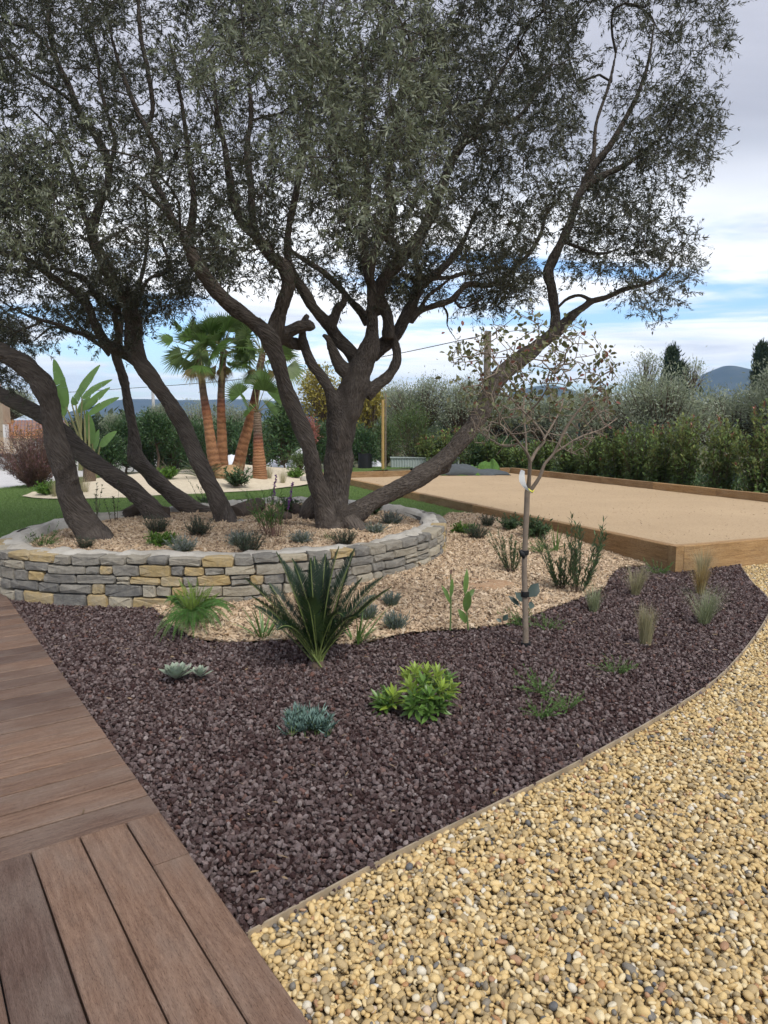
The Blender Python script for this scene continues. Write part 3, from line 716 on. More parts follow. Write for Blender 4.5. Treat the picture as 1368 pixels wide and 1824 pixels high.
# turf blades
def tuft_proto(seed):
    r_ = np.random.default_rng(seed); n = 12; mb = MB()
    b = np.column_stack([r_.uniform(-.03, .03, (n, 2)), np.zeros(n)])
    strips(mb, b, r_.uniform(0, 6.28, n), r_.uniform(.022, .038, n), r_.uniform(.003, .005, n), r_.uniform(0.1, .5, n), r_.uniform(.2, .9, n), K=2, rnd=r_.random(n))
    me = mb.mesh('tuft'); me.materials.append(M['grass']); return bpy.data.objects.new('tuft', me)
SAND_PX = [(38, 886), (70, 875), (140, 864), (165, 853), (260, 848), (330, 838), (420, 832), (520, 836), (556, 845), (560, 858), (545, 866), (500, 871), (430, 877), (330, 881), (240, 886), (150, 890), (80, 890)]
sand_poly = catmull([np.array(G(x, y, LAWN_Z))[:2] for x, y in SAND_PX + SAND_PX[:1]], 4)[:-1]
_lp = grid_pts(lawn_poly, 0.055, 0.5, 91); _lp = _lp[~inside(sand_poly, _lp[:, 0], _lp[:, 1]) & ~inside(ring, _lp[:, 0], _lp[:, 1])]
_r = np.random.default_rng(5); _n = len(_lp); print('turf', _n)
scatter('turf_grass', np.column_stack([_lp, np.full(_n, LAWN_Z - 0.004)]), euler_rand(_n, 0.08, _r), np.tile(_r.uniform(.8, 1.25, (_n, 1)), (1, 3)), _r.integers(0, 3, _n), [tuft_proto(k) for k in range(3)], 'short green turf of the lawn around the stone ring', 'grass')

# ------------------------------------------------------------------ timber deck
deck = empty('deck', (E0[0], E0[1], 0), kind='structure')
def plank(p0, axis_u, length, width, top, thick, mat, parent, name='plank', bev=0.004, seed=0, jitter=0.0012):
    """One board with eased edges; p0 = corner, local x along the board."""
    r_ = np.random.default_rng(seed); ax = np.array(axis_u); ay = np.array([-ax[1], ax[0]])
    nx = max(2, int(length / 0.35)); prof = [(0, -thick), (0, -bev), (bev, 0), (width - bev, 0), (width, -bev), (width, -thick)]
    V = []
    for i in range(nx + 1):
        x = length * i / nx; dw = r_.uniform(-jitter, jitter); dz = r_.uniform(-jitter, jitter) * 0.7
        for (yy, zz_) in prof: V.append((x, yy + dw, zz_ + dz))
    k = len(prof); F = [[i * k + j, i * k + (j + 1) % k, (i + 1) * k + (j + 1) % k, (i + 1) * k + j] for i in range(nx) for j in range(k)]
    mb = MB(); mb.add(V, F); 
    for i0 in (0, nx):
        idx = [i0 * k + j for j in range(k)]; e = [[idx[0], idx[1], idx[4], idx[5]], [idx[1], idx[2], idx[3], idx[4]]]
        if i0: e = [q[::-1] for q in e]
        mb.f4.append(np.array(e)); mb.m4.append(np.zeros(2, int))
    me = mb.mesh(name, False); me.materials.append(mat); o = bpy.data.objects.new(name, me); ROOT.objects.link(o)
    o.rotation_euler = (0, 0, math.atan2(ax[1], ax[0])); loc = Vector((p0[0], p0[1], top))
    if parent is not None: o.parent = parent; loc = loc - parent.location
    o.location = loc; return o
# lower run: boards along u, first board is the narrow edge board (cut in two)
bpos = 0.0; 
for i, wd in enumerate([0.122] + [0.151] * 14):
    g = 0.0055; cuts = [(-3.2, -0.004)] if i else [(-3.2, -0.305), (-0.302, -0.004)]
    for j, (a0, a1) in enumerate(cuts):
        q = deck_pt(a0, bpos + 0.0)
        plank(q, du, a1 - a0, wd - g, DECK_Z + (0.0008 * (i % 3)), 0.03, M['deck'], deck, seed=i * 3 + j)
    bpos += wd
# upper run: boards across, along v
apos = 0.002
for i in range(44):
    wd = 0.150; q = deck_pt(apos + wd - 0.003, 0.0)
    q = deck_pt(apos, 0.0)
    # local y axis of the board must point along +u: ax = -dv -> ay = rot90(ax)
    ax = dv; ay = np.array([-ax[1], ax[0]])
    start = q if ay @ du > 0 else deck_pt(apos + wd - 0.011, 0.0)
    plank(start, dv, 2.6, wd - 0.011, DECK_Z + 0.0008 * ((i * 7) % 3), 0.03, M['deck'], deck, seed=100 + i)
    apos += wd
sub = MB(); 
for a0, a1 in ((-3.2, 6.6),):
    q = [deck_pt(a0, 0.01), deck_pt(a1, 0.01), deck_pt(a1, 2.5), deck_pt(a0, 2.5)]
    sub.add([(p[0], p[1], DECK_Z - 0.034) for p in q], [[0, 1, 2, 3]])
o = sub.build('deck_gap_shade', M['black'], deck)  # black sheet below the boards, painting the shade in their gaps

# ------------------------------------------------------------------ steel edging
mb = MB(); e = resample(edge_w[:, :2], 0.08, False); tn = unit(np.gradient(e, axis=0)); nn = np.stack([tn[:, 1], -tn[:, 0]], 1); V = []
for p, n_ in zip(e, nn):
    for s_, z in ((-.0035, -.06), (-.0035, .010), (.0035, .010), (.0035, -.06)): V.append((p[0] + n_[0] * s_, p[1] + n_[1] * s_, z))
mb.add(V, [[i * 4 + j, i * 4 + (j + 1) % 4, (i + 1) * 4 + (j + 1) % 4, (i + 1) * 4 + j] for i in range(len(e) - 1) for j in range(4)])
tag(mb.build('metal_edging', M['steel'], smooth=False), 'thin brown steel edging strip curving between lava gravel and yellow pebbles', 'edging')

# ------------------------------------------------------------------ dry-stone ring
wall = empty('stone_wall', (ring_c[0], ring_c[1], 0), 'low round dry-stone wall of grey and ochre blocks holding the olive trees', 'wall')
def wall_stone(s0, s1, z0, z1, depth, tone, seed, name='stone'):
    r_ = np.random.default_rng(seed); wd = s1 - s0; hh = z1 - z0
    c = min(0.011, hh * 0.18); out = []
    j = lambda a: r_.uniform(-a, a)
    # outline with knocked-off corners
    base = [(s0 + c, z0), (s0 + wd * .5, z0), (s1 - c, z0), (s1, z0 + c), (s1, z1 - c), (s1 - c, z1), (s0 + wd * .5, z1), (s0 + c, z1), (s0, z1 - c), (s0, z0 + c)]
    o_ = np.array([(a + j(.006), b + j(.006)) for a, b in base]); cen = o_.mean(0)
    ins = cen + (o_ - cen) * np.array([1 - 0.016 / max(wd, .05), 1 - 0.014 / max(hh, .03)])
    bul = r_.uniform(-.004, .010); k = len(o_)
    rows = [(o_, np.full(k, -depth)), (o_, np.full(k, -.006) + r_.uniform(-.003, .003, k)), (ins, np.full(k, .012) + r_.uniform(-.006, .006, k))]
    V = []
    for oo, dd in rows:
        p, n_ = ring_at(oo[:, 0], dd); V += [(a[0], a[1], zz_) for a, zz_ in zip(p, oo[:, 1])]
    p, n_ = ring_at(np.array([cen[0]]), np.array([0.012 + bul])); V.append((p[0, 0], p[0, 1], cen[1]))
    F4 = [[r * k + q, r * k + (q + 1) % k, (r + 1) * k + (q + 1) % k, (r + 1) * k + q] for r in range(2) for q in range(k)]; F3 = [[2 * k + q, 2 * k + (q + 1) % k, 3 * k] for q in range(k)]
    V = np.array(V); lc = V.mean(0); mb = MB(); mb.add(V, F4, tone=np.full(len(V), tone)); mb.f3.append(np.array(F3)); mb.m3.append(np.zeros(len(F3), int))
    o = mb.build(name, M['stone'], wall, smooth=False); return o
# which stretch of the ring can be seen: from the far left round the front to the far right
sA = ring_s[int(np.argmin(np.hypot(*(ring - ring0[26]).T)))]; sB = ring_s[int(np.argmin(np.hypot(*(ring - ring0[14]).T)))]
order = 1 if (ring_s[int(np.argmin(np.hypot(*(ring - ring0[5]).T)))] - sA) % RLEN < (sB - sA) % RLEN else -1
span = ((sB - sA) if order == 1 else (sA - sB)) % RLEN
courses = [0.0]; r_ = np.random.default_rng(77)
courses = [-0.01, 0.082, 0.155, 0.228, 0.296, 0.352, TOP_Z - 0.004]
courses = [-0.02, 0.082, 0.168, 0.248, 0.322, TOP_Z - 0.004]
cnt = 0
for ci in range(len(courses) - 1):
    s = -0.05 * ci % 0.1
    while s < span:
        top_c = ci == len(courses) - 2
        L = r_.choice([.11, .16, .2, .26, .32]) * r_.uniform(.9, 1.12) if not top_c else r_.uniform(.13, .26)
        s1 = min(s + L, span + .05); cb = lambda c_, q_: courses[c_] + (.016 * float(vnoise(np.array([[q_ * 3.1, c_ * 5.3, 0.]]), 21)[0]) if 0 < c_ < len(courses) - 1 else 0.0); zz0 = cb(ci, (s + s1) / 2); zz1 = cb(ci + 1, (s + s1) / 2)
        if top_c: zz1 = courses[ci + 1] + r_.uniform(-.006, .003)
        sm = sA + order * (s + s1) / 2; pc = ring_at(np.array([sm]))[0][0]; gz = float(mulch_z(np.array([pc[0]]), np.array([pc[1]]))[0]) if inside(mulch_poly, np.array([ring_at(np.array([sm]), np.array([.25]))[0][0][0]]), np.array([ring_at(np.array([sm]), np.array([.25]))[0][0][1]]))[0] else 0.0
        a_, b_ = sorted((sA + order * s, sA + order * s1))
        if zz1 > gz + 0.015:
            u_ = r_.random(); left_third = (s / span) < 0.42
            tone = r_.uniform(.76, 1.0) if u_ < (0.24 if left_third or s / span > .78 else .05) else (r_.uniform(0, .3) if u_ < .6 else r_.uniform(.3, .72))
            split = (not top_c) and r_.random() < .13 and L < .24
            if split:
                zm = zz0 + (zz1 - zz0) * r_.uniform(.4, .65)
                wall_stone(a_ + .002, b_ - .002, zz0 + .002, zm - .002, .10, tone, 1000 + cnt); cnt += 1
                wall_stone(a_ + .002, b_ - .002, zm + .002, zz1 - .002, .10, r_.uniform(.1, .7), 1000 + cnt); cnt += 1
            else:
                wall_stone(a_ + .0025, b_ - .0025, zz0 + .0025, zz1 - .0025, .10 if not top_c else .13, tone, 1000 + cnt); cnt += 1
        s = s1
print('stones', cnt)
core = MB(); V = []
for p, n_ in zip(ring, ring_n):
    for d, z in ((-.028, -.2), (-.028, TOP_Z - .03), (-CAPW + .03, TOP_Z - .03), (-CAPW + .03, -.2)): V.append((p[0] + n_[0] * d, p[1] + n_[1] * d, z))
core.add(V, [[i * 4 + j, i * 4 + (j + 1) % 4, ((i + 1) % RN) * 4 + (j + 1) % 4, ((i + 1) % RN) * 4 + j] for i in range(RN) for j in range(4)])
core.build('wall_core', M['core'], wall)
cap = MB(); rows = 6; V = []
for i, (p, n_) in enumerate(zip(ring, ring_n)):
    wob = 0.025 * float(fbm(np.array([[p[0] * 3, p[1] * 3, 0]]), 2, 4)[0]); 
    for k in range(rows):
        t_ = k / (rows - 1); d = -.055 - (CAPW - .055 + wob) * t_
        if 1 <= i < 0: pass
        q = p + n_ * d; z = TOP_Z - .012 + .026 * float(fbm(np.array([[q[0] * 7, q[1] * 7, 1.5]]), 2, 8)[0]) * (0.35 + .65 * (0 < k < rows - 1)) + (.010 if 0 < k < rows - 1 else -.006)
        if k == rows - 1: z -= .06
        V.append((q[0], q[1], z))
cap.add(V, [[i * rows + k, ((i + 1) % RN) * rows + k, ((i + 1) % RN) * rows + k + 1, i * rows + k + 1] for i in range(RN) for k in range(rows - 1)])
cap.build('wall_cap', M['cap'], wall)
# back of the ring: a rough course that stands on the lawn
back = MB(); V = []
for p, n_ in zip(ring, ring_n):
    for d, z in ((-.012, -.1), (-.008, TOP_Z - .02), (-.06, TOP_Z - .008)): V.append((p[0] + n_[0] * d, p[1] + n_[1] * d, z + .006 * float(vnoise(np.array([[p[0] * 9, p[1] * 9, z * 5]]))[0])))
bi = [i for i in range(RN) if ((order * (ring_s[i] - sA)) % RLEN) > span]
back.add(V, [[i * 3 + j, ((i + 1) % RN) * 3 + j, ((i + 1) % RN) * 3 + j + 1, i * 3 + j + 1] for i in bi for j in range(2)])
back.build('back_face', M['cap'], wall)

# ------------------------------------------------------------------ boules court
sheet('court_surface', [tuple(court_pt(a, b)) for a, b in ((-.02, -.02), (CL, -.02), (CL, CW), (-.02, CW))], lambda x, y: CT - 0.14 + 0 * x, 0.25, M['court_sand'], noise_amp=0.004, noise_f=2.5)
border = empty('timber_border', (c0[0], c0[1], 0), 'oak sleeper border standing on edge round the sandy boules court', 'border')
def sleeper_run(a, b, joints, inset, seed, zb, thick=0.10):
    a = np.array(a); b = np.array(b); L = np.linalg.norm(b - a); ax = (b - a) / L; n = len(joints) - 1
    for i in range(n):
        s0, s1 = joints[i] * L, joints[i + 1] * L
        r_ = np.random.default_rng(seed + i)
        plank(a + ax * (s0 + .002), ax, s1 - s0 - .004, thick, CT + r_.uniform(-.003, .003), zb, M['sleeper'], border, name='sleeper', bev=.006, seed=seed + i, jitter=.003)
nl = [0, .17, .345, .52, .70, .86, 1]
p_a, p_b = court_pt(.10, -.10), court_pt(CL, -.10)
# local y of a plank is its axis turned 90 degrees to the left; start so that the board grows outward
def run(a, b, joints, seed, zb):
    ax = unit((np.array(b) - np.array(a))[None])[0]; ay = np.array([-ax[1], ax[0]]); mid = court_pt(CL / 2, CW / 2)
    if ay @ (mid - a) > 0: a, b = b, a
    sleeper_run(a, b, joints, 0, seed, zb)
run(court_pt(0.0, -.001), court_pt(CL, -.001), [0, .165, .34, .50, .68, .84, 1], 300, .30)
run(court_pt(0, CW + .0), court_pt(CL, CW + .0), [0, .16, .33, .47, .61, .80, 1], 320, .30)
run(court_pt(-.001, .0), court_pt(-.001, CW), [0, .36, .7, 1], 340, .30)
run(court_pt(CL + .001, -.0), court_pt(CL + .001, CW), [0, .30, .58, .8, 1], 360, .30)
plank(court_pt(-.101, -.101) , cn if False else np.array([1., 0.]), .001, .001, CT - .2, .01, M['sleeper'], border, name='sleeper') if False else None
post = MB(); q = [court_pt(-.10, -.10), court_pt(-.10, -.002), court_pt(-.002, -.002), court_pt(-.002, -.10)]
post.add([(p[0], p[1], z) for z in (-.08, CT + .002) for p in q], [[0, 1, 5, 4], [1, 2, 6, 5], [2, 3, 7, 6], [3, 0, 4, 7], [4, 5, 6, 7]])
post.build('corner_post', M['sleeper'], border, smooth=False)
# gravelly crumbs on the sand
_r = np.random.default_rng(12); n = 1500; aa = _r.uniform(.1, CL - .1, n); bb = _r.uniform(.05, CW - .05, n)
pp = np.array([court_pt(a, b) for a, b in zip(aa, bb)]); sc_ = _r.uniform(.006, .016, n)
M['crumb'] = inst_mat('sand_crumb', [(0, (.13, .085, .05)), (.5, (.30, .2, .11)), (1, (.50, .36, .2))], 3, .3, 8, .9)
scatter('court_crumbs', np.column_stack([pp, np.full(n, CT - .138)]), euler_rand(n, .4, _r), np.stack([sc_ * 1.3, sc_, sc_ * .6], 1), _r.integers(0, 2, n), [rock_proto('crumb', M['crumb'], 90 + k, (1, .8, .6), .2, 1) for k in range(2)], 'dark crumbs of grit lying on the sandy court', 'grit')

# ------------------------------------------------------------------ sand island of the palms
def sand_z(x, y):
    d = poly_dist(np.concatenate([sand_poly, sand_poly[:1]]), x, y); q = np.clip(d / 1.4, 0, 1)
    return LAWN_Z + 0.02 + 0.15 * q * q * (3 - 2 * q)
sheet('sand_bed', [tuple(p) for p in sand_poly], sand_z, 0.3, M['bed_sand'], noise_amp=0.02, noise_f=1.1)

# ------------------------------------------------------------------ far hills
def hill(name, crest, Y, depth, seed, mat):
    """A ridge: crest given as photo points, standing at distance Y with its slopes running down both ways."""
    C = catmull([np.array(P(x, y, Y)) for x, y in crest], 8); V = []; nr = 15
    for i, p in enumerate(C):
        for k in range(nr):
            t_ = (k - nr // 2) / (nr // 2); f_ = 1 - abs(t_) ** 1.3
            bx = p[0] + t_ * depth * .15; by = p[1] + t_ * depth
            z = -30 + (p[2] + 30) * f_ + 0.09 * (p[2] + 30) * float(fbm(np.array([[bx / 140, by / 140, seed]]), 4, seed)[0]) * (1 - f_ * .75)
            V.append((bx, by, z))
    n = len(C); mb = MB(); mb.add(V, [[i * nr + k, (i + 1) * nr + k, (i + 1) * nr + k + 1, i * nr + k + 1] for i in range(n - 1) for k in range(nr - 1)])
    o = mb.build(name, mat); o['kind'] = 'structure'
M['hill'] = ground_mat('forest_hill', [(0.3, (0.028, 0.042, 0.022)), (0.55, (0.055, 0.07, 0.035)), (0.75, (0.12, 0.11, 0.075))], 0.025, 0.0, 1, 0.95, 0.01, 0.008, 0.3)
hill('hills', [(-900, 735), (-500, 728), (-200, 740), (40, 748), (120, 738), (200, 715), (260, 711), (330, 712), (420, 711), (500, 716), (580, 722), (700, 730), (900, 742)], 1900, 420, 3, M['hill'])
hill('hills', [(760, 752), (870, 715), (960, 688), (1020, 694), (1090, 722), (1180, 712), (1240, 676), (1270, 660), (1300, 652), (1335, 658), (1380, 668), (1460, 672), (1560, 690), (1700, 728), (1900, 745)], 1500, 400, 6, M['hill'])
# ------------------------------------------------------------------ olive trees in the ring
def limb(pts, Y0, Y1):
    """Photo trace (x, y, width in photo pixels) with the depth running from Y0 to Y1 -> 3-D centre line and radii."""
    L = np.concatenate([[0], np.cumsum([math.hypot(b[0] - a[0], b[1] - a[1]) for a, b in zip(pts[:-1], pts[1:])])]); L /= L[-1]
    rows = []
    for (x, y, wd), t_ in zip(pts, L):
        Y = Y0 + (Y1 - Y0) * t_; p = P(x, y, Y); rows.append((p.x, p.y, p.z, 0.5 * wd * PXS(y, Y)))
    return catmull(rows, 5)

class Skel:
    """Branch skeleton that new shoots attach to."""
    def __init__(self): self.p = []; self.par = []; self.r = []; self.fixed = []
    def add(self, p, par, r=0.0, fixed=False): self.p.append(np.asarray(p, float)); self.par.append(par); self.r.append(r); self.fixed.append(fixed); return len(self.p) - 1

def remeshed_wood(name, limbs, mat, parent, voxel=0.014, disp=0.010, seed=0, wob=0.10):
    mb = MB()
    for i, c in enumerate(limbs): tube(mb, c[:, :3], np.maximum(c[:, 3], .006), 12, wob, seed + i)
    o = mb.build(name + '_tmp', mat)
    rm = o.modifiers.new('r', 'REMESH'); rm.mode = 'VOXEL'; rm.voxel_size = voxel; rm.use_smooth_shade = True
    sm = o.modifiers.new('s', 'SMOOTH'); sm.factor = 0.5; sm.iterations = 4
    dg = bpy.context.evaluated_depsgraph_get(); me = bpy.data.meshes.new_from_object(o.evaluated_get(dg))
    bpy.data.objects.remove(o)
    n = len(me.vertices); co = np.zeros(n * 3, np.float32); me.vertices.foreach_get('co', co); co = co.reshape(-1, 3).astype(float)
    nr = np.zeros(n * 3, np.float32); me.vertices.foreach_get('normal', nr); nr = nr.reshape(-1, 3).astype(float)
    # fine samples of every limb: centre, tangent, running length
    S = []; T = []; A = []; RR = []
    off = 0.0
    for c in limbs:
        s = np.concatenate([[0], np.cumsum(np.linalg.norm(np.diff(c[:, :3], axis=0), axis=1))]); q = np.linspace(0, s[-1], max(3, int(s[-1] / 0.02)))
        pc = np.stack([np.interp(q, s, c[:, k]) for k in range(4)], 1); S.append(pc[:, :3]); RR.append(pc[:, 3]); T.append(unit(np.gradient(pc[:, :3], axis=0))); A.append(q + off); off += 7.3
    S = np.concatenate(S); T = np.concatenate(T); A = np.concatenate(A); RR = np.concatenate(RR)
    kd = kdtree.KDTree(len(S)); [kd.insert(S[i], i) for i in range(len(S))]; kd.balance()
    idx = np.array([kd.find(c)[1] for c in co]); rel = co - S[idx]; along = np.sum(rel * T[idx], 1); pr = rel - T[idx] * along[:, None]; a = A[idx] + along
    q = pr + np.outer(a * 0.42, [0.62, 0.55, 0.56])
    rad = np.clip(RR[idx], .01, .2)
    ne = len(me.edges); ev = np.zeros(ne * 2, np.int32); me.edges.foreach_get('vertices', ev); ev = ev.reshape(-1, 2); seam = np.zeros(n)
    bad = np.linalg.norm(q[ev[:, 0]] - q[ev[:, 1]], axis=1) > 0.045; seam[ev[bad].ravel()] = 1.0
    for _ in range(3):
        nx = seam.copy(); np.maximum.at(nx, ev[:, 0], seam[ev[:, 1]] * .72); np.maximum.at(nx, ev[:, 1], seam[ev[:, 0]] * .72); seam = nx
    d = (fbm(q * 18.0, 2, seed) * 0.25 + 0.4 * (1 - np.abs(fbm(q * 46.0, 2, seed + 5)) * 2)) * (1 - seam) + 0.95 * fbm(co * 6.0, 3, seed + 9)
    d -= d.mean(); co += nr * (d * np.clip(rad * 0.14, 0.001, disp))[:, None]
    me.vertices.foreach_set('co', co.astype(np.float32).ravel())
    at = me.attributes.new('bark', 'FLOAT_VECTOR', 'POINT'); at.data.foreach_set('vector', q.astype(np.float32).ravel())
    at = me.attributes.new('seam', 'FLOAT', 'POINT'); at.data.foreach_set('value', seam.astype(np.float32))
    me.materials.clear(); me.materials.append(mat); me.name = name
    me.polygons.foreach_set('use_smooth', np.ones(len(me.polygons), bool)); me.update()
    o = bpy.data.objects.new(name, me); return place(o, parent)

def grow(sk, targets, rs, seg=0.09, bend=0.10, sag=0.0, up=0.0):
    """Joins each target to the nearest wood, nearest first, so that shoots fork like real ones. Returns the end node of each."""
    cap_ = len(sk.p) + len(targets) * 14; Pn = np.zeros((cap_, 3)); n = len(sk.p); Pn[:n] = np.array(sk.p)
    d0 = np.array([np.min(np.linalg.norm(Pn[:n] - t_, axis=1)) for t_ in targets]); ends = []
    for ti in np.argsort(d0):
        t_ = targets[ti]; d = np.linalg.norm(Pn[:n] - t_, axis=1); j = int(np.argmin(d)); L = d[j]
        k = max(1, min(13, int(L / seg))); a = Pn[j].copy(); par = j
        side = rs.normal(size=3) * bend * L; side[2] += up * L
        for q in range(1, k + 1):
            f = q / k; p = a + (t_ - a) * f + side * math.sin(f * math.pi) * (1 if k > 1 else 0) + rs.normal(size=3) * 0.012 * (1 if q < k else 0)
            p[2] -= sag * L * f * (1 - f)
            par = sk.add(p, par); Pn[n] = p; n += 1
            if n >= cap_ - 1: break
        ends.append(par)
    return ends

def twig_mesh(sk, name, mat, parent, tip=0.0016, power=0.42, rmax=0.03, sides=4, mb=None):
    n = len(sk.p); load = np.zeros(n); ch = np.zeros(n, int)
    for i in range(n):
        if sk.par[i] is not None and sk.par[i] >= 0: ch[sk.par[i]] += 1
    for i in range(n - 1, -1, -1):
        if ch[i] == 0: load[i] += 1
        if not sk.fixed[i] and sk.par[i] >= 0: load[sk.par[i]] += max(load[i], 1)
    r = np.minimum(tip * np.maximum(load, 1) ** power, rmax)
    E = [i for i in range(n) if not sk.fixed[i] and sk.par[i] >= 0]; Pn = np.array(sk.p); par = np.array([sk.par[i] for i in E]); E = np.array(E)
    r0 = r[par].copy()
    fx = np.array([sk.fixed[p] for p in par]); r0[fx] = r[E][fx] * 1.25
    own = mb is None; mb = mb or MB(); prisms(mb, Pn[par], Pn[E], np.minimum(r0, r[E] * 1.6), r[E], sides)
    return mb.build(name, mat, parent) if own else mb

def sprigs(mb, tw, anchors, dirs, rs, n_leaf=(9, 15), length=(0.13, 0.26), leaf=(0.040, 0.065), wid=0.20, droop=0.35, mi=0, tmpl=LEAF2, spread=0.9):
    """Leafy olive shoots: a thin bent twig with pairs of narrow leaves."""
    n = len(anchors); L = rs.uniform(*length, n); d = unit(dirs); K = 4
    side = unit(np.cross(d, rs.normal(size=(n, 3)))); pts = [np.asarray(anchors)]; cur = pts[0]; dd = d.copy()
    for k in range(K):
        dd = unit(dd + np.array([0, 0, -1.0]) * (droop / K) * rs.uniform(.3, 1.6, (n, 1)) + side * 0.12); cur = cur + dd * (L / K)[:, None]; pts.append(cur)
    for k in range(K): prisms(tw, pts[k], pts[k + 1], .0019 - .0003 * k, .0016 - .0003 * k, 3)
    nl = rs.integers(n_leaf[0], n_leaf[1] + 1, n); own = np.repeat(np.arange(n), nl); m = len(own)
    t_ = rs.uniform(0.08, 1.0, m) * K; i0 = np.minimum(t_.astype(int), K - 1); f = (t_ - i0)[:, None]; PA = np.stack(pts, 1)
    pos = PA[own, i0] * (1 - f) + PA[own, i0 + 1] * f; ax = unit(PA[own, i0 + 1] - PA[own, i0])
    ang = rs.uniform(0, 6.283, m); a = perp(ax); b = np.cross(ax, a); out = a * np.cos(ang)[:, None] + b * np.sin(ang)[:, None]
    ld = unit(ax * rs.uniform(.45, 1.0, (m, 1)) + out * spread * rs.uniform(.6, 1.2, (m, 1))); nm = unit(np.cross(ld, np.cross(out, ax)) + rs.normal(size=(m, 3)) * .45)
    nm = np.where((nm[:, 2:3] < 0) & (rs.random((m, 1)) < .75), -nm, nm)
    ll = rs.uniform(*leaf, m); leaves(mb, pos, ld, nm, ll, ll * wid * rs.uniform(.8, 1.25, m), tmpl, rs.random(m), mi)

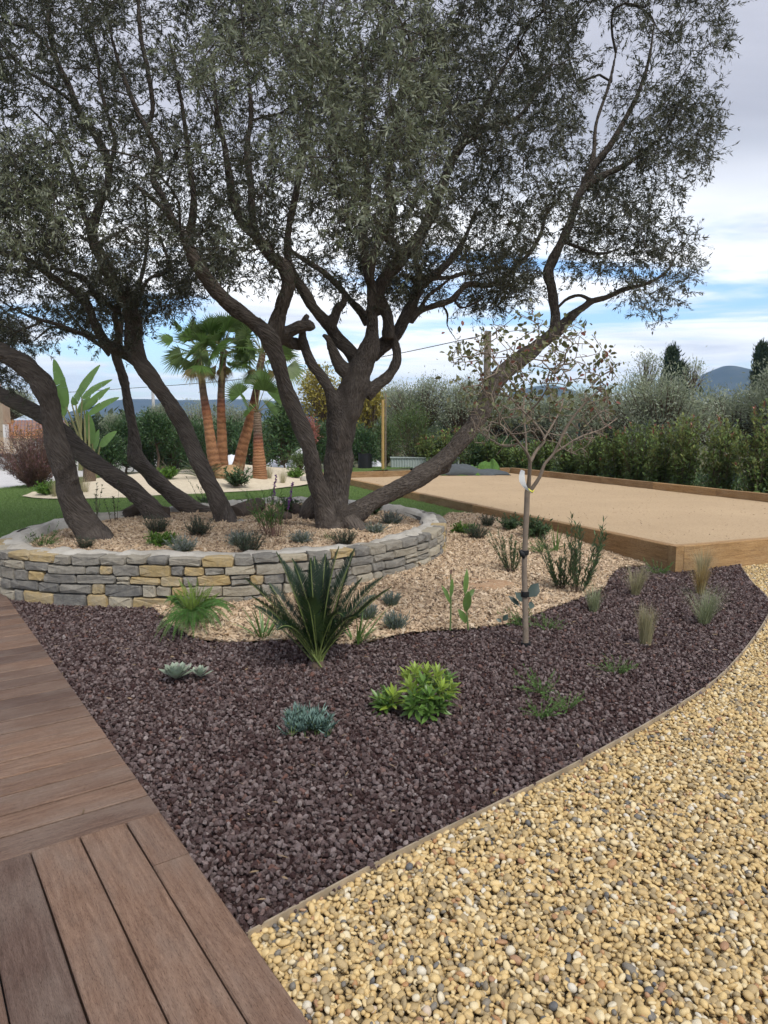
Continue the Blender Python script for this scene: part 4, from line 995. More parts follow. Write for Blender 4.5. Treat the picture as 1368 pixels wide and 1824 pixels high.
C_Y = 7.4
TREES = {}
TREES['C'] = [
 limb([(590, 985, 110), (591, 942, 80), (595, 905, 64), (599, 860, 58), (603, 815, 58), (606, 779, 62), (611, 745, 70), (622, 712, 66), (634, 684, 64), (640, 662, 58), (650, 640, 46), (662, 612, 36), (664, 580, 25), (662, 550, 23), (662, 520, 23), (655, 480, 22), (648, 440, 21), (650, 380, 19), (655, 320, 16), (645, 240, 13), (650, 150, 10), (640, 60, 7)], 7.5, 7.0),
 # front left stem
 limb([(580, 985, 80), (582, 940, 56), (576, 900, 42), (566, 865, 38), (557, 825, 37), (549, 790, 38), (534, 755, 39), (517, 715, 36), (503, 672, 34), (494, 635, 34), (482, 607, 37), (468, 588, 36), (440, 565, 34), (413, 545, 32), (385, 518, 30), (360, 485, 29), (343, 455, 27), (330, 425, 23), (307, 390, 18), (281, 362, 13), (240, 330, 9)], 7.25, 5.9),
 limb([(484, 612, 28), (494, 572, 28), (502, 545, 26), (513, 508, 26), (506, 475, 24), (483, 456, 23), (458, 423, 21), (432, 394, 19), (414, 354, 17), (409, 320, 15), (400, 260, 12), (385, 190, 9), (380, 100, 6)], 7.0, 6.2),
 limb([(462, 430, 14), (449, 380, 14), (447, 330, 14), (440, 270, 12), (447, 200, 10), (440, 110, 7), (430, 20, 5)], 6.6, 6.0),
 limb([(333, 432, 16), (341, 400, 14), (345, 360, 13), (338, 300, 11), (330, 230, 10), (318, 150, 8), (300, 60, 6)], 6.35, 5.8),
 limb([(310, 395, 12), (290, 350, 12), (272, 318, 12), (285, 285, 13), (266, 240, 12), (245, 200, 11), (225, 150, 9), (205, 90, 7), (190, 20, 5)], 6.1, 5.7),
 limb([(262, 232, 9), (272, 190, 10), (262, 120, 10), (250, 60, 9), (245, -20, 7)], 6.0, 5.8),
 # knob and bridge on the left
 limb([(492, 603, 30), (512, 592, 24), (532, 583, 22), (552, 579, 20), (557, 576, 14)], 7.1, 7.0),
 limb([(500, 598, 22), (518, 610, 20), (538, 614, 20)], 7.1, 7.25),
 limb([(606, 785, 34), (599, 742, 26), (590, 702, 23), (575, 674, 21), (558, 652, 19), (546, 627, 17), (539, 602, 15), (540, 578, 13), (548, 560, 9)], 7.35, 7.1),
 # limb going up left from the fork
 limb([(645, 655, 38), (622, 624, 31), (603, 604, 29), (583, 577, 28), (557, 547, 25), (541, 518, 23), (525, 492, 20), (512, 455, 17), (515, 400, 15), (530, 330, 15), (540, 250, 12), (555, 160, 9), (560, 70, 6)], 7.5, 6.4),
 limb([(632, 672, 30), (607, 652, 25), (594, 628, 19), (585, 605, 13), (575, 596, 7)], 7.35, 7.2),
 limb([(590, 585, 17), (597, 562, 17), (603, 548, 17), (613, 538, 12), (612, 515, 8)], 7.3, 7.3),
 limb([(656, 578, 16), (640, 552, 14), (623, 534, 14), (605, 512, 13), (578, 486, 11), (545, 465, 10), (510, 440, 7)], 7.45, 7.6),
 # middle limbs
 limb([(664, 560, 24), (674, 518, 26), (690, 492, 26), (709, 466, 25), (729, 443, 23), (752, 412, 21), (770, 377, 19), (783, 340, 18), (798, 305, 17), (821, 258, 16), (850, 235, 14), (885, 220, 12), (924, 208, 9), (955, 164, 7), (985, 110, 5)], 7.5, 7.0),
 limb([(786, 335, 14), (800, 290, 13), (835, 240, 12), (865, 190, 10), (880, 150, 9), (910, 100, 7), (930, 70, 5)], 7.2, 6.7),
 limb([(692, 604, 22), (693, 575, 21), (688, 556, 20), (678, 532, 20)], 7.5, 7.5),
 limb([(657, 500, 15), (670, 440, 14), (700, 390, 16), (690, 320, 14), (705, 240, 11), (715, 150, 9), (720, 60, 6)], 7.2, 6.0),
 limb([(722, 450, 14), (690, 425, 14), (672, 400, 10), (668, 380, 7)], 7.4, 7.0),
 # elbow and right limb
 limb([(650, 702, 36), (672, 685, 29), (690, 672, 26), (702, 655, 24), (707, 635, 21), (704, 612, 19), (700, 598, 16)], 7.4, 7.55),
 limb([(660, 632, 38), (681, 616, 31), (700, 601, 29), (713, 586, 27), (726, 557, 25), (740, 528, 23), (748, 503, 22), (741, 470, 14), (743, 445, 14), (760, 410, 9), (770, 350, 6)], 7.6, 7.9),
 limb([(746, 512, 16), (768, 493, 16), (790, 476, 14), (811, 453, 12), (830, 420, 9), (850, 370, 6)], 7.8, 8.2),
 limb([(755, 505, 9), (775, 496, 9), (803, 494, 9), (830, 486, 8), (850, 490, 6), (880, 480, 5)], 7.8, 8.5),
 limb([(712, 488, 8), (728, 494, 8), (742, 503, 8)], 7.6, 7.8),
 limb([(730, 574, 14), (745, 556, 13), (770, 546, 12), (803, 535, 12), (818, 520, 11), (835, 506, 11), (872, 508, 10), (898, 494, 10), (918, 476, 9), (941, 453, 9), (962, 420, 8), (972, 384, 7), (990, 360, 6), (1010, 330, 4)], 7.7, 8.1),
 limb([(744, 560, 8), (760, 530, 8), (785, 510, 7), (815, 485, 5)], 7.75, 7.5),
 limb([(808, 533, 6), (822, 548, 6), (845, 540, 5), (870, 525, 4)], 7.85, 7.7),
 limb([(788, 542, 5), (797, 560, 5), (797, 580, 4), (812, 605, 3)], 7.85, 7.8),
 # long leaning limb to the right
 limb([(588, 990, 80), (606, 945, 66), (630, 917, 50), (660, 895, 42), (700, 874, 40), (742, 852, 41), (780, 829, 42), (802, 806, 39), (826, 779, 37), (850, 745, 37), (871, 703, 37), (893, 668, 37), (925, 642, 34), (957, 617, 32), (983, 594, 27), (990, 570, 22), (987, 545, 21), (983, 515, 21), (976, 486, 22), (985, 462, 21), (1002, 428, 19), (1018, 392, 18), (1030, 350, 17), (1050, 325, 15), (1078, 311, 15), (1112, 295, 13), (1148, 270, 10), (1180, 240, 7), (1205, 200, 4)], 7.3, 7.5),
 limb([(1036, 342, 14), (1052, 305, 13), (1085, 262, 12), (1112, 215, 10), (1135, 170, 9), (1155, 110, 7), (1165, 40, 5)], 7.5, 7.1),
 limb([(1050, 308, 10), (1058, 270, 9), (1062, 220, 7), (1085, 150, 6), (1100, 80, 4)], 7.5, 7.7),
 limb([(980, 600, 24), (1000, 582, 22), (1020, 562, 19), (1040, 547, 14), (1056, 536, 11), (1080, 530, 10), (1110, 516, 9), (1150, 506, 8), (1185, 486, 6), (1205, 455, 4)], 7.6, 7.3),
 limb([(990, 552, 6), (1008, 534, 6), (1030, 526, 7), (1048, 532, 7), (1060, 537, 7)], 7.5, 7.5),
 limb([(1000, 430, 8), (1030, 440, 7), (1070, 452, 6), (1110, 440, 4)], 7.5, 7.2),
 limb([(780, 830, 30), (795, 832, 26), (802, 834, 18)], 7.4, 7.36),
 # root flares
 limb([(575, 945, 36), (552, 952, 28), (540, 975, 20)], 7.4, 7.6), limb([(566, 890, 34), (552, 912, 40), (545, 945, 36)], 7.7, 7.85),
 limb([(600, 935, 50), (590, 955, 46), (583, 985, 40)], 7.2, 7.0), limb([(620, 930, 46), (640, 945, 36), (655, 965, 24)], 7.2, 7.0)]
TREES['T1'] = [
 limb([(200, 1010, 90), (176, 966, 70), (158, 940, 56), (138, 914, 49), (123, 880, 45), (119, 850, 44), (113, 825, 46), (101, 795, 42), (93, 755, 40), (87, 715, 40), (73, 680, 41), (46, 652, 40), (15, 634, 38), (-22, 618, 36), (-80, 590, 33), (-140, 540, 28), (-190, 450, 22), (-210, 340, 16), (-220, 220, 11)], 6.7, 6.0),
 limb([(-60, 602, 24), (-80, 540, 20), (-70, 450, 17), (-90, 350, 13), (-80, 240, 9)], 6.3, 5.6),
 limb([(112, 835, 26), (126, 846, 24), (135, 858, 16)], 6.6, 6.52), limb([(165, 950, 40), (185, 958, 30), (200, 975, 20)], 6.65, 6.5)]
TREES['T2'] = [
 limb([(318, 985, 70), (294, 940, 52), (277, 915, 43), (240, 876, 40), (184, 836, 39), (146, 808, 38), (117, 778, 36), (92, 752, 35), (69, 737, 34), (32, 719, 32), (-10, 697, 30), (-70, 660, 27), (-130, 600, 22), (-170, 510, 17), (-190, 400, 12)], 7.9, 8.2),
 limb([(-80, 655, 16), (-60, 580, 14), (-40, 500, 11), (-30, 410, 8)], 8.2, 8.6)]
TREES['T3'] = [
 limb([(420, 960, 50), (385, 925, 42), (358, 911, 37), (324, 894, 40), (294, 869, 35), (264, 840, 36), (244, 818, 36), (240, 787, 26), (234, 751, 22), (227, 714, 21), (222, 681, 21), (212, 650, 21), (205, 622, 19), (214, 588, 15), (220, 560, 12), (250, 500, 10), (262, 430, 8), (258, 350, 6)], 8.5, 8.5),
 limb([(207, 635, 12), (190, 610, 10), (150, 590, 8), (110, 540, 6)], 8.6, 9.2)]
TREES['T4'] = [
 limb([(425, 995, 80), (408, 950, 60), (400, 922, 48), (384, 886, 39), (358, 831, 37), (329, 766, 35), (300, 714, 34), (270, 674, 36), (246, 640, 38), (238, 606, 37), (238, 570, 36), (224, 535, 35), (205, 506, 31), (187, 473, 27), (173, 444, 25), (164, 424, 22), (172, 380, 18), (190, 335, 17), (193, 290, 18), (178, 255, 18), (163, 230, 17), (139, 195, 17), (123, 153, 15), (103, 115, 14), (93, 75, 12), (86, 30, 11), (85, -40, 9)], 7.55, 6.6),
 limb([(250, 648, 30), (218, 627, 27), (190, 612, 24), (168, 575, 20), (157, 546, 19), (132, 520, 18), (96, 495, 17), (66, 473, 16), (30, 455, 14), (0, 450, 13), (-50, 430, 10), (-100, 380, 7)], 7.4, 6.8),
 limb([(205, 630, 12), (178, 614, 11), (148, 596, 10), (110, 580, 9), (73, 570, 9), (45, 560, 7), (16, 545, 6), (-20, 520, 4)], 7.4, 7.2),
 limb([(73, 575, 7), (48, 584, 7), (29, 592, 6), (24, 610, 5)], 7.3, 7.2),
 limb([(195, 634, 9), (170, 607, 8), (120, 588, 8), (90, 584, 7), (60, 608, 5)], 7.5, 7.8),
 limb([(215, 558, 14), (195, 545, 13), (176, 533, 12), (163, 515, 11), (152, 499, 11), (124, 485, 10), (78, 476, 9), (22, 482, 8), (-30, 470, 5)], 7.25, 7.0),
 limb([(236, 560, 10), (228, 510, 9), (222, 480, 7)], 7.25, 7.2),
 limb([(220, 530, 12), (205, 560, 13), (212, 600, 15), (208, 622, 17)], 7.3, 7.9),
 limb([(166, 420, 14), (150, 385, 13), (140, 340, 11), (120, 280, 10), (90, 230, 8), (50, 190, 6)], 7.0, 6.5),
 limb([(193, 305, 11), (205, 255, 11), (190, 200, 10), (178, 150, 9), (170, 80, 7), (150, 10, 5)], 6.8, 6.6),
 limb([(138, 193, 10), (120, 175, 9), (85, 150, 9), (40, 120, 8), (-20, 60, 6)], 6.7, 6.4),
 limb([(122, 150, 10), (90, 90, 8), (50, 50, 9), (0, 40, 10), (-50, 30, 8)], 6.7, 6.5),
 limb([(240, 560, 10), (262, 500, 9), (300, 480, 9), (285, 420, 7)], 7.3, 7.6),
 limb([(360, 490, 8), (340, 560, 9), (318, 588, 9), (300, 580, 8), (272, 545, 7), (262, 520, 6)], 6.9, 7.3) if False else limb([(395, 900, 30), (410, 925, 26), (425, 950, 18)], 7.5, 7.3)]

# where the foliage is: photo outline, depth range, how many shoots
CROWN = [
 ([(-260, -230), (330, -230), (340, 440), (230, 470), (160, 500), (60, 540), (-60, 590), (-260, 600)], 5.0, 8.6, 1250),
 ([(330, -230), (790, -230), (800, 420), (700, 450), (600, 440), (520, 470), (440, 480), (340, 440)], 4.9, 8.8, 1000),
 ([(790, -230), (1040, -230), (1062, 120), (1030, 240), (1000, 330), (960, 430), (860, 470), (790, 430)], 6.0, 8.6, 560),
 ([(1075, -210), (1250, -200), (1300, 20), (1288, 130), (1262, 280), (1200, 340), (1150, 380), (1080, 400), (1020, 430), (1010, 340), (1040, 250), (1078, 150)], 6.6, 8.2, 390),
 ([(1010, 420), (1130, 390), (1200, 370), (1245, 470), (1225, 540), (1150, 560), (1090, 500), (1010, 500)], 6.8, 7.9, 75),
 ([(-100, 590), (60, 540), (160, 500), (230, 470), (340, 450), (350, 540), (250, 560), (270, 610), (130, 600), (60, 600), (-60, 630)], 6.8, 9.0, 260),
 ([(340, 440), (440, 470), (500, 480), (480, 540), (420, 525), (340, 500)], 6.4, 8.6, 120),
 ([(520, 470), (600, 440), (800, 430), (930, 450), (960, 520), (850, 560), (760, 540), (600, 540)], 7.0, 9.0, 230),
 ([(0, 580), (70, 600), (80, 680), (20, 690), (-60, 640)], 7.6, 9.0, 26)]
NEAR = [([(460, -60), (760, -60), (770, 300), (700, 420), (600, 400), (500, 300)], 4.1, 5.2, 120), ([(-40, 230), (120, 250), (110, 430), (-40, 430)], 4.6, 5.4, 34), ([(340, -60), (470, -60), (470, 150), (340, 120)], 4.2, 5.2, 24)]

def sample_crown(regions, rs):
    out = []
    for poly, y0, y1, n in regions:
        poly_a = np.array(poly, float); a = poly_a.min(0); b = poly_a.max(0); got = 0
        while got < n:
            xy = rs.uniform(a, b, (n * 2, 2)); xy = xy[inside(poly_a, xy[:, 0], xy[:, 1])][:n - got]
            for x, y in xy:
                p = np.array(P(x, y, rs.uniform(y0, y1)))
                # the crown thins out in soft holes
                if vnoise(p[None] * 1.4, 33)[0] + 0.6 * vnoise(p[None] * 3.6, 3)[0] > -0.36: out.append(p)
                got += 1
    return np.array(out)

def olive_trees():
    rs = np.random.default_rng(11)
    info = {'C': ('tall olive tree with many forking limbs and a long limb leaning towards the court', (600, 940)), 'T1': ('olive tree with a bent trunk nearest to the deck, front of the ring', (160, 955)),
            'T2': ('olive tree whose straight trunk slants low behind the bent trunk', (285, 925)), 'T3': ('thin olive tree with a crooked trunk rising from a lying base behind', (365, 915)), 'T4': ('olive tree with a long straight slanting trunk beside the tall forking tree', (402, 935))}
    roots = {}; skel = {}
    for k, (lab, (bx, by)) in info.items():
        c = TREES[k][0]; b = G(bx, by, 0.36)
        r = empty('olive_tree', b, lab, 'tree', 'olive trees in the stone ring'); roots[k] = r
        fac_ = {'C': 1.0, 'T1': .92, 'T2': .84, 'T3': .80, 'T4': .82}[k]
        for ci_, c in enumerate(TREES[k]): c[:, 3] *= fac_ * (.82 if k == 'C' and c[0, 3] > .10 else 1.0)
        remeshed_wood('trunk', TREES[k], M['bark'], r, 0.0135, 0.011, seed=len(roots) * 50)
        sk = Skel()
        for c in TREES[k]:
            prev = -1
            for p in c[4::3]:
                if p[3] < 0.075 and p[2] > 1.55: prev = sk.add(p[:3], prev, p[3], True)
        skel[k] = sk
    tg = sample_crown(CROWN, rs); nearp = sample_crown(NEAR, rs)
    allT = np.concatenate([tg, nearp]); isn = np.concatenate([np.zeros(len(tg), bool), np.ones(len(nearp), bool)])
    keys = list(skel); D = np.stack([np.min(np.linalg.norm(np.array(skel[k].p)[None] - allT[:, None], axis=2), axis=1) * (1.0 if k in ('C', 'T4') else 1.15) for k in keys], 1); own = np.argmin(D, 1)
    for ki, k in enumerate(keys):
        sel = own == ki; sk = skel[k]
        if sel.sum() == 0: continue
        # intermediate stations first so that main shoots form before fine ones
        T_ = allT[sel]; nn_ = isn[sel]
        ends = grow(sk, list(T_), rs, 0.10, 0.13, 0.05, 0.06)
        mbt = MB(); twig_mesh(sk, 'x', M['twig'], None, 0.0022, 0.46, 0.026, 4, mbt)
        Pn = np.array(sk.p); par = np.array(sk.par)
        free = np.array([i for i in range(len(sk.p)) if not sk.fixed[i]])
        # leafy shoots at every end and along the young wood
        ends = np.array(ends); nb = 9
        anc = np.repeat(Pn[ends], nb, 0) + rs.normal(0, .05, (len(ends) * nb, 3)); bd = np.repeat(Pn[ends] - Pn[par[ends]], nb, 0)
        dirs = unit(unit(bd) * .6 + rs.normal(size=anc.shape) * .8 + np.array([0, 0, .15]))
        ex = free[rs.random(len(free)) < .42]; anc = np.concatenate([anc, Pn[ex]]); dirs = np.concatenate([dirs, unit(rs.normal(size=(len(ex), 3)) + np.array([0, 0, .2]))])
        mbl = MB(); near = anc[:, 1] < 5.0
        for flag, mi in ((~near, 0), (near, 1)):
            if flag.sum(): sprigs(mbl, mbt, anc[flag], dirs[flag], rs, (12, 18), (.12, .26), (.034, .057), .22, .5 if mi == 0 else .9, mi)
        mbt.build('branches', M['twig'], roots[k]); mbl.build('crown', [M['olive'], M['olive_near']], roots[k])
        print(k, 'targets', sel.sum(), 'nodes', len(sk.p), 'sprigs', len(anc))
olive_trees()
# ------------------------------------------------------------------ plant builders
def stems_of(base, rs, n, h, lean, droop, foot=0.02, K=5, az=None):
    n = int(n); az = rs.uniform(0, 6.283, n) if az is None else az; L = rs.uniform(*h, n); ln = rs.uniform(*lean, n); dr = rs.uniform(*droop, n)
    b = np.tile(np.asarray(base, float), (n, 1)) + np.column_stack([np.cos(az) * foot * rs.random(n), np.sin(az) * foot * rs.random(n), np.zeros(n)]); hh = np.stack([np.cos(az), np.sin(az), 0 * az], 1)
    pts = [b]; 
    for k in range(K):
        a = ln + dr * (k + .5) / K; st = hh * np.sin(a)[:, None] + np.array([[0, 0, 1.]]) * np.cos(a)[:, None] + rs.normal(size=(n, 3)) * .05
        pts.append(pts[-1] + st * (L / K)[:, None])
    return np.stack(pts, 1)
def leaf_on(mbL, S, rs, per, leaf, wid, start=.15, ang=(.5, 1.1), tmpl=LEAF2, mi=0, upn=.6, end=1.0, jit=0.0, bias=1.0):
    n, K1, _ = S.shape; K = K1 - 1; own = np.repeat(np.arange(n), per); m = len(own)
    t_ = (start + (end - start) * rs.random(m) ** bias) * K; i0 = np.minimum(t_.astype(int), K - 1); f = (t_ - i0)[:, None]
    pos = S[own, i0] * (1 - f) + S[own, i0 + 1] * f + rs.normal(size=(m, 3)) * jit; ax = unit(S[own, i0 + 1] - S[own, i0]); a = perp(ax); b = np.cross(ax, a); th = rs.uniform(0, 6.283, m)
    out = a * np.cos(th)[:, None] + b * np.sin(th)[:, None]; an = rs.uniform(*ang, m)[:, None]; d = ax * np.cos(an) + out * np.sin(an)
    nm = unit(ax * np.sin(an) - out * np.cos(an) + np.array([0, 0, upn]) + rs.normal(size=(m, 3)) * .25)
    ll = rs.uniform(*leaf, m); leaves(mbL, pos, d, nm, ll, ll * wid, tmpl, rs.random(m), mi)
def stem_sticks(mb, S, r0, r1, sides=3):
    K = S.shape[1] - 1
    for k in range(K): prisms(mb, S[:, k], S[:, k + 1], r0 + (r1 - r0) * k / K, r0 + (r1 - r0) * (k + 1) / K, sides)

def plant(name, base, label, cat='plant', group=None): return empty(name, base, label, cat, group, 'thing')

def tuft_plant(name, px, label, kind, z=0.0, size=1.0, seed=0, cat='shrub', group=None, zf=None, Y=None):
    """Small bushy plants, by kind, standing at a photo point on the ground."""
    rs = np.random.default_rng(seed)
    b = G(px[0], px[1], z)
    if zf is not None:
        for _ in range(4): b = G(px[0], px[1], float(zf(np.array([b.x]), np.array([b.y]))[0]))
    r = plant(name, b, label, cat, group); mbL, mbS = MB(), MB(); s = size; mats = None; sm = M['stem_green']
    if kind == 'lavender':
        S = stems_of(b, rs, 80, (.07 * s, .15 * s), (.05, .75), (-.2, .2), .05 * s); leaf_on(mbL, S, rs, 16, (.022 * s, .042 * s), .16, .1, (.2, .6)); mats = M['lavender']
    elif kind == 'santolina':
        S = stems_of(b, rs, 90, (.06 * s, .12 * s), (.05, 1.0), (-.2, .3), .05 * s); leaf_on(mbL, S, rs, 16, (.014 * s, .03 * s), .22, .15, (.3, .9)); mats = M['santolina']
    elif kind == 'rosemary':
        S = stems_of(b, rs, 70, (.08 * s, .16 * s), (.05, .9), (-.3, .2), .05 * s); leaf_on(mbL, S, rs, 22, (.018 * s, .032 * s), .17, .08, (.4, 1.0)); mats = M['rosemary']; sm = M['brown_stem']
    elif kind == 'cushion':
        S = stems_of(b, rs, 110, (.05 * s, .11 * s), (.1, 1.25), (-.2, .3), .05 * s); leaf_on(mbL, S, rs, 12, (.016 * s, .034 * s), .35, .2, (.4, 1.1)); mats = M['bright_green']
    elif kind == 'dark_bush':
        S = stems_of(b, rs, 60, (.08 * s, .17 * s), (.05, 1.0), (-.2, .3), .04 * s); leaf_on(mbL, S, rs, 16, (.02 * s, .04 * s), .4, .2, (.4, 1.1), LEAF6); mats = M['bush_green']; sm = M['brown_stem']
    elif kind == 'weed':
        S = stems_of(b, rs, 26, (.06 * s, .20 * s), (.4, 1.35), (-.3, .4), .05 * s); leaf_on(mbL, S, rs, 14, (.012 * s, .03 * s), .28, .1, (.4, 1.1)); mats = M['weed']
    elif kind == 'sapling':
        S = stems_of(b, rs, 4, (.26 * s, .46 * s), (.0, .35), (-.1, .3), .10 * s); leaf_on(mbL, S, rs, 16, (.02 * s, .04 * s), .5, .2, (.6, 1.3), LEAF6); mats = M['bush_green']; sm = M['brown_stem']
    elif kind == 'upright':
        S = stems_of(b, rs, 15, (.26 * s, .52 * s), (.05, .62), (-.35, .1), .05 * s, 6); leaf_on(mbL, S, rs, 64, (.03 * s, .058 * s), .20, .10, (.3, 1.0)); mats = M['bush_green']; sm = M['brown_stem']
    stem_sticks(mbS, S, .0022 * s if kind not in ('upright', 'sapling') else .0038, .0009, 3)
    mbS.build('stems', sm, r); mbL.build('foliage', mats, r); return r

def grass_plant(name, px, label, mats, n=240, L=(.22, .36), wd=.0016, lean=(.02, .45), droop=(.1, .9), foot=.03, z=0.0, seed=0, group=None, cat='grass', zf=None, K=5, tiltdir=None):
    rs = np.random.default_rng(seed); b = G(px[0], px[1], z)
    if zf is not None:
        for _ in range(4): b = G(px[0], px[1], float(zf(np.array([b.x]), np.array([b.y]))[0]))
    r = plant(name, b, label, cat, group); mb = MB(); az = rs.uniform(0, 6.283, n); rad = foot * np.sqrt(rs.random(n))
    base = np.tile(np.array(b), (n, 1)) + np.column_stack([np.cos(az) * rad, np.sin(az) * rad, np.zeros(n) - .01])
    az2 = az + rs.normal(0, .5, n)
    if tiltdir is not None: az2 = np.where(rs.random(n) < .55, tiltdir + rs.normal(0, .5, n), az2)
    strips(mb, base, az2, rs.uniform(*L, n), wd * rs.uniform(.7, 1.3, n), rs.uniform(*lean, n), rs.uniform(*droop, n), K)
    mb.build('blades', mats, r); return r

def bezier(p0, p1, p2, n):
    t_ = np.linspace(0, 1, n)[:, None]; return (1 - t_) ** 2 * p0 + 2 * t_ * (1 - t_) * p1 + t_ ** 2 * p2
def frond(parent, p0, p1, p2, rs, npin=46, plen=.10, pwid=.008, start=.16, mats=None, vee=.35, fwd=.6, rib=.004, name='frond', twist=.25):
    c = bezier(np.array(p0), np.array(p1), np.array(p2), 22); mb = MB(); tube(mb, c, np.linspace(rib, rib * .35, len(c)), 5, 0, 0, 1, False)
    tg = unit(np.gradient(c, axis=0)); sidev = unit(np.cross(tg, np.array([0, 0, 1.]) + rs.normal(size=3) * .03)); up = np.cross(sidev, tg); ph = rs.normal(0, twist); sidev, up = sidev * math.cos(ph) + up * math.sin(ph), up * math.cos(ph) - sidev * math.sin(ph); t_ = np.linspace(start, .995, npin)
    q = t_ * (len(c) - 1); i0 = np.minimum(q.astype(int), len(c) - 2); f = (q - i0)[:, None]; pos = c[i0] * (1 - f) + c[i0 + 1] * f
    prof = np.clip((1 - ((t_ - start) / (1 - start)) ** 3.0), .12, 1) * np.clip((t_ - start) / .16 + .35, 0, 1)
    for sg in (-1, 1):
        d = unit(sidev[i0] * sg + tg[i0] * (fwd + .5 * t_[:, None] ** 3) + up[i0] * vee + rs.normal(size=(npin, 3)) * .05)
        nm = unit(up[i0] - sidev[i0] * sg * vee * .8); ll = plen * prof * rs.uniform(.92, 1.08, npin); leaves(mb, pos, d, nm, ll, np.full(npin, pwid) , LEAF2, .5 * rs.random(npin) + .25 * rs.random(), 0)
    return mb.build(name, mats, parent)

# ------------------------------------------------------------------ plants of the lava bed
def cycad():
    rs = np.random.default_rng(3); b = G(566, 1188); Yb = b.y; r = plant('cycad', b + Vector((0, 0, 0)), 'dark green sago cycad with stiff feathery fronds standing in the lava gravel', 'cycad')
    mb = MB(); tube(mb, [(b.x, b.y, -.02), (b.x, b.y, .0), (b.x, b.y, .035)], [.04, .045, .03], 10, .15, 3); mb.build('caudex', M['brown_stem'], r)
    tips = [(436, 1030, -.05), (452, 1078, .16), (448, 1062, -.20), (492, 984, .02), (505, 1000, .22), (553, 995, .05), (560, 992, .25), (604, 974, .05), (632, 978, .02), (620, 1010, .28), (682, 1028, .10), (697, 1046, -.08), (668, 1060, .24), (585, 1000, .30), (525, 1010, .30), (520, 996, .12), (580, 988, .16), (645, 1030, .3), (480, 1040, .28)]
    for x, y, dy in tips:
        t_ = np.array(P(x, y, Yb + dy)); p0 = np.array(b) + np.array([rs.normal(0, .014), rs.normal(0, .014), .005]); mid = p0 + (t_ - p0) * .52; L = np.linalg.norm(t_ - p0); mid[2] += .07 * L + .03; mid += rs.normal(size=3) * .015
        frond(r, p0, mid, t_, rs, 92, .108, .0058, .12, [M['cycad'], M['cycad_rib']], .42, .75, .0052)
    for x, y, dy, bend in ((545, 1068, -.18, .16), (612, 1098, -.16, .20), (494, 1122, -.20, .17), (640, 1100, -.1, .14)):     # short fronds bowed towards the viewer
        t_ = np.array(P(x, y, Yb + dy)); p0 = np.array(b) + np.array([0, -.02, .04]); mid = p0 + (t_ - p0) * .6; mid[2] += bend
        frond(r, p0, mid, t_, rs, 70, .10, .0065, .16, [M['cycad'], M['cycad_rib']], .35, .7, .0048)
cycad()

def fern():
    rs = np.random.default_rng(8); b = G(345, 1112); r = plant('fern', b, 'bright green sword fern arching over the lava edge below the stone wall', 'fern'); Yb = b.y
    up = [(300, 1040), (318, 1032), (333, 1030), (352, 1030), (368, 1034), (380, 1042), (310, 1055), (392, 1055), (345, 1045), (328, 1060), (362, 1052), (372, 1066)]
    low = [(275, 1135), (285, 1142), (300, 1128), (278, 1108), (308, 1140), (322, 1138), (345, 1136), (368, 1128), (395, 1118), (415, 1095), (422, 1085), (400, 1080), (385, 1122), (408, 1105), (292, 1075), (335, 1128), (355, 1122), (290, 1118), (378, 1108)]
    up = up + [(x + rs.uniform(-12, 12), y + rs.uniform(0, 22)) for x, y in up]; low = low + [(x * .82 + 345 * .18 + rs.uniform(-10, 10), y * .85 + 1100 * .15 + rs.uniform(-8, 6)) for x, y in low]
    for x, y in up:
        t_ = np.array(P(x, y, Yb + rs.uniform(-.05, .16))); p0 = np.array(b) + np.append(rs.normal(0, .02, 2), .02); mid = p0 + (t_ - p0) * .5 + rs.normal(size=3) * .02; mid[2] += .03
        frond(r, p0, mid, t_, rs, 30, .030, .0088, .08, [M['fern_young'], M['stem_green']], .15, .2, .0022, twist=.8)
    for x, y in low:
        zt = max(.03, .02 + rs.uniform(0, .10)); t_ = np.array(G(x, y, zt if y > 1100 else .12)); p0 = np.array(b) + np.append(rs.normal(0, .02, 2), .02); mid = p0 + (t_ - p0) * .5; mid[2] += .17 + rs.uniform(0, .05)
        frond(r, p0, mid, t_, rs, 36, .038, .0095, .08, [M['fern'], M['stem_green']], .05, .2, .0022, twist=.6)
fern()

def rosette(name, px, label, n=34, R=.075, seed=0, extra=()):
    rs = np.random.default_rng(seed); b = G(*px); r = plant(name, b, label, 'succulent')
    for (ox, oy, R_, n_) in [(0, 0, R, n)] + list(extra):
        for k in range(n_):
            f = k / n_; az = k * 2.39996; el = .40 + .95 * f; d = np.array([math.cos(az) * math.cos(el), math.sin(az) * math.cos(el), math.sin(el)]); L = R_ * (1.05 - .55 * f)
            T = np.array([[0, 0, 0], [-.36, .35, .10], [0, .35, -.02], [.36, .35, .10], [-.5, .68, .16], [0, .68, .02], [.5, .68, .16], [0, 1.0, .14]]); mb = MB()
            leaves(mb, [np.array(b) + np.array([ox, oy, .015 + .02 * f])], [d], [np.array([-d[0] * math.tan(.6), -d[1] * math.tan(.6), 1.])], L, L * .46, (T, LEAF6[1]), [rs.random()])
            mb.build('leaf', M['succulent'], r)
rosette('succulent', (314, 1214), 'pale grey-green rosette succulent alone in the lava gravel beside the deck', 32, .115, 1, ((.125, .03, .08, 18), (.02, .07, .08, 14)))

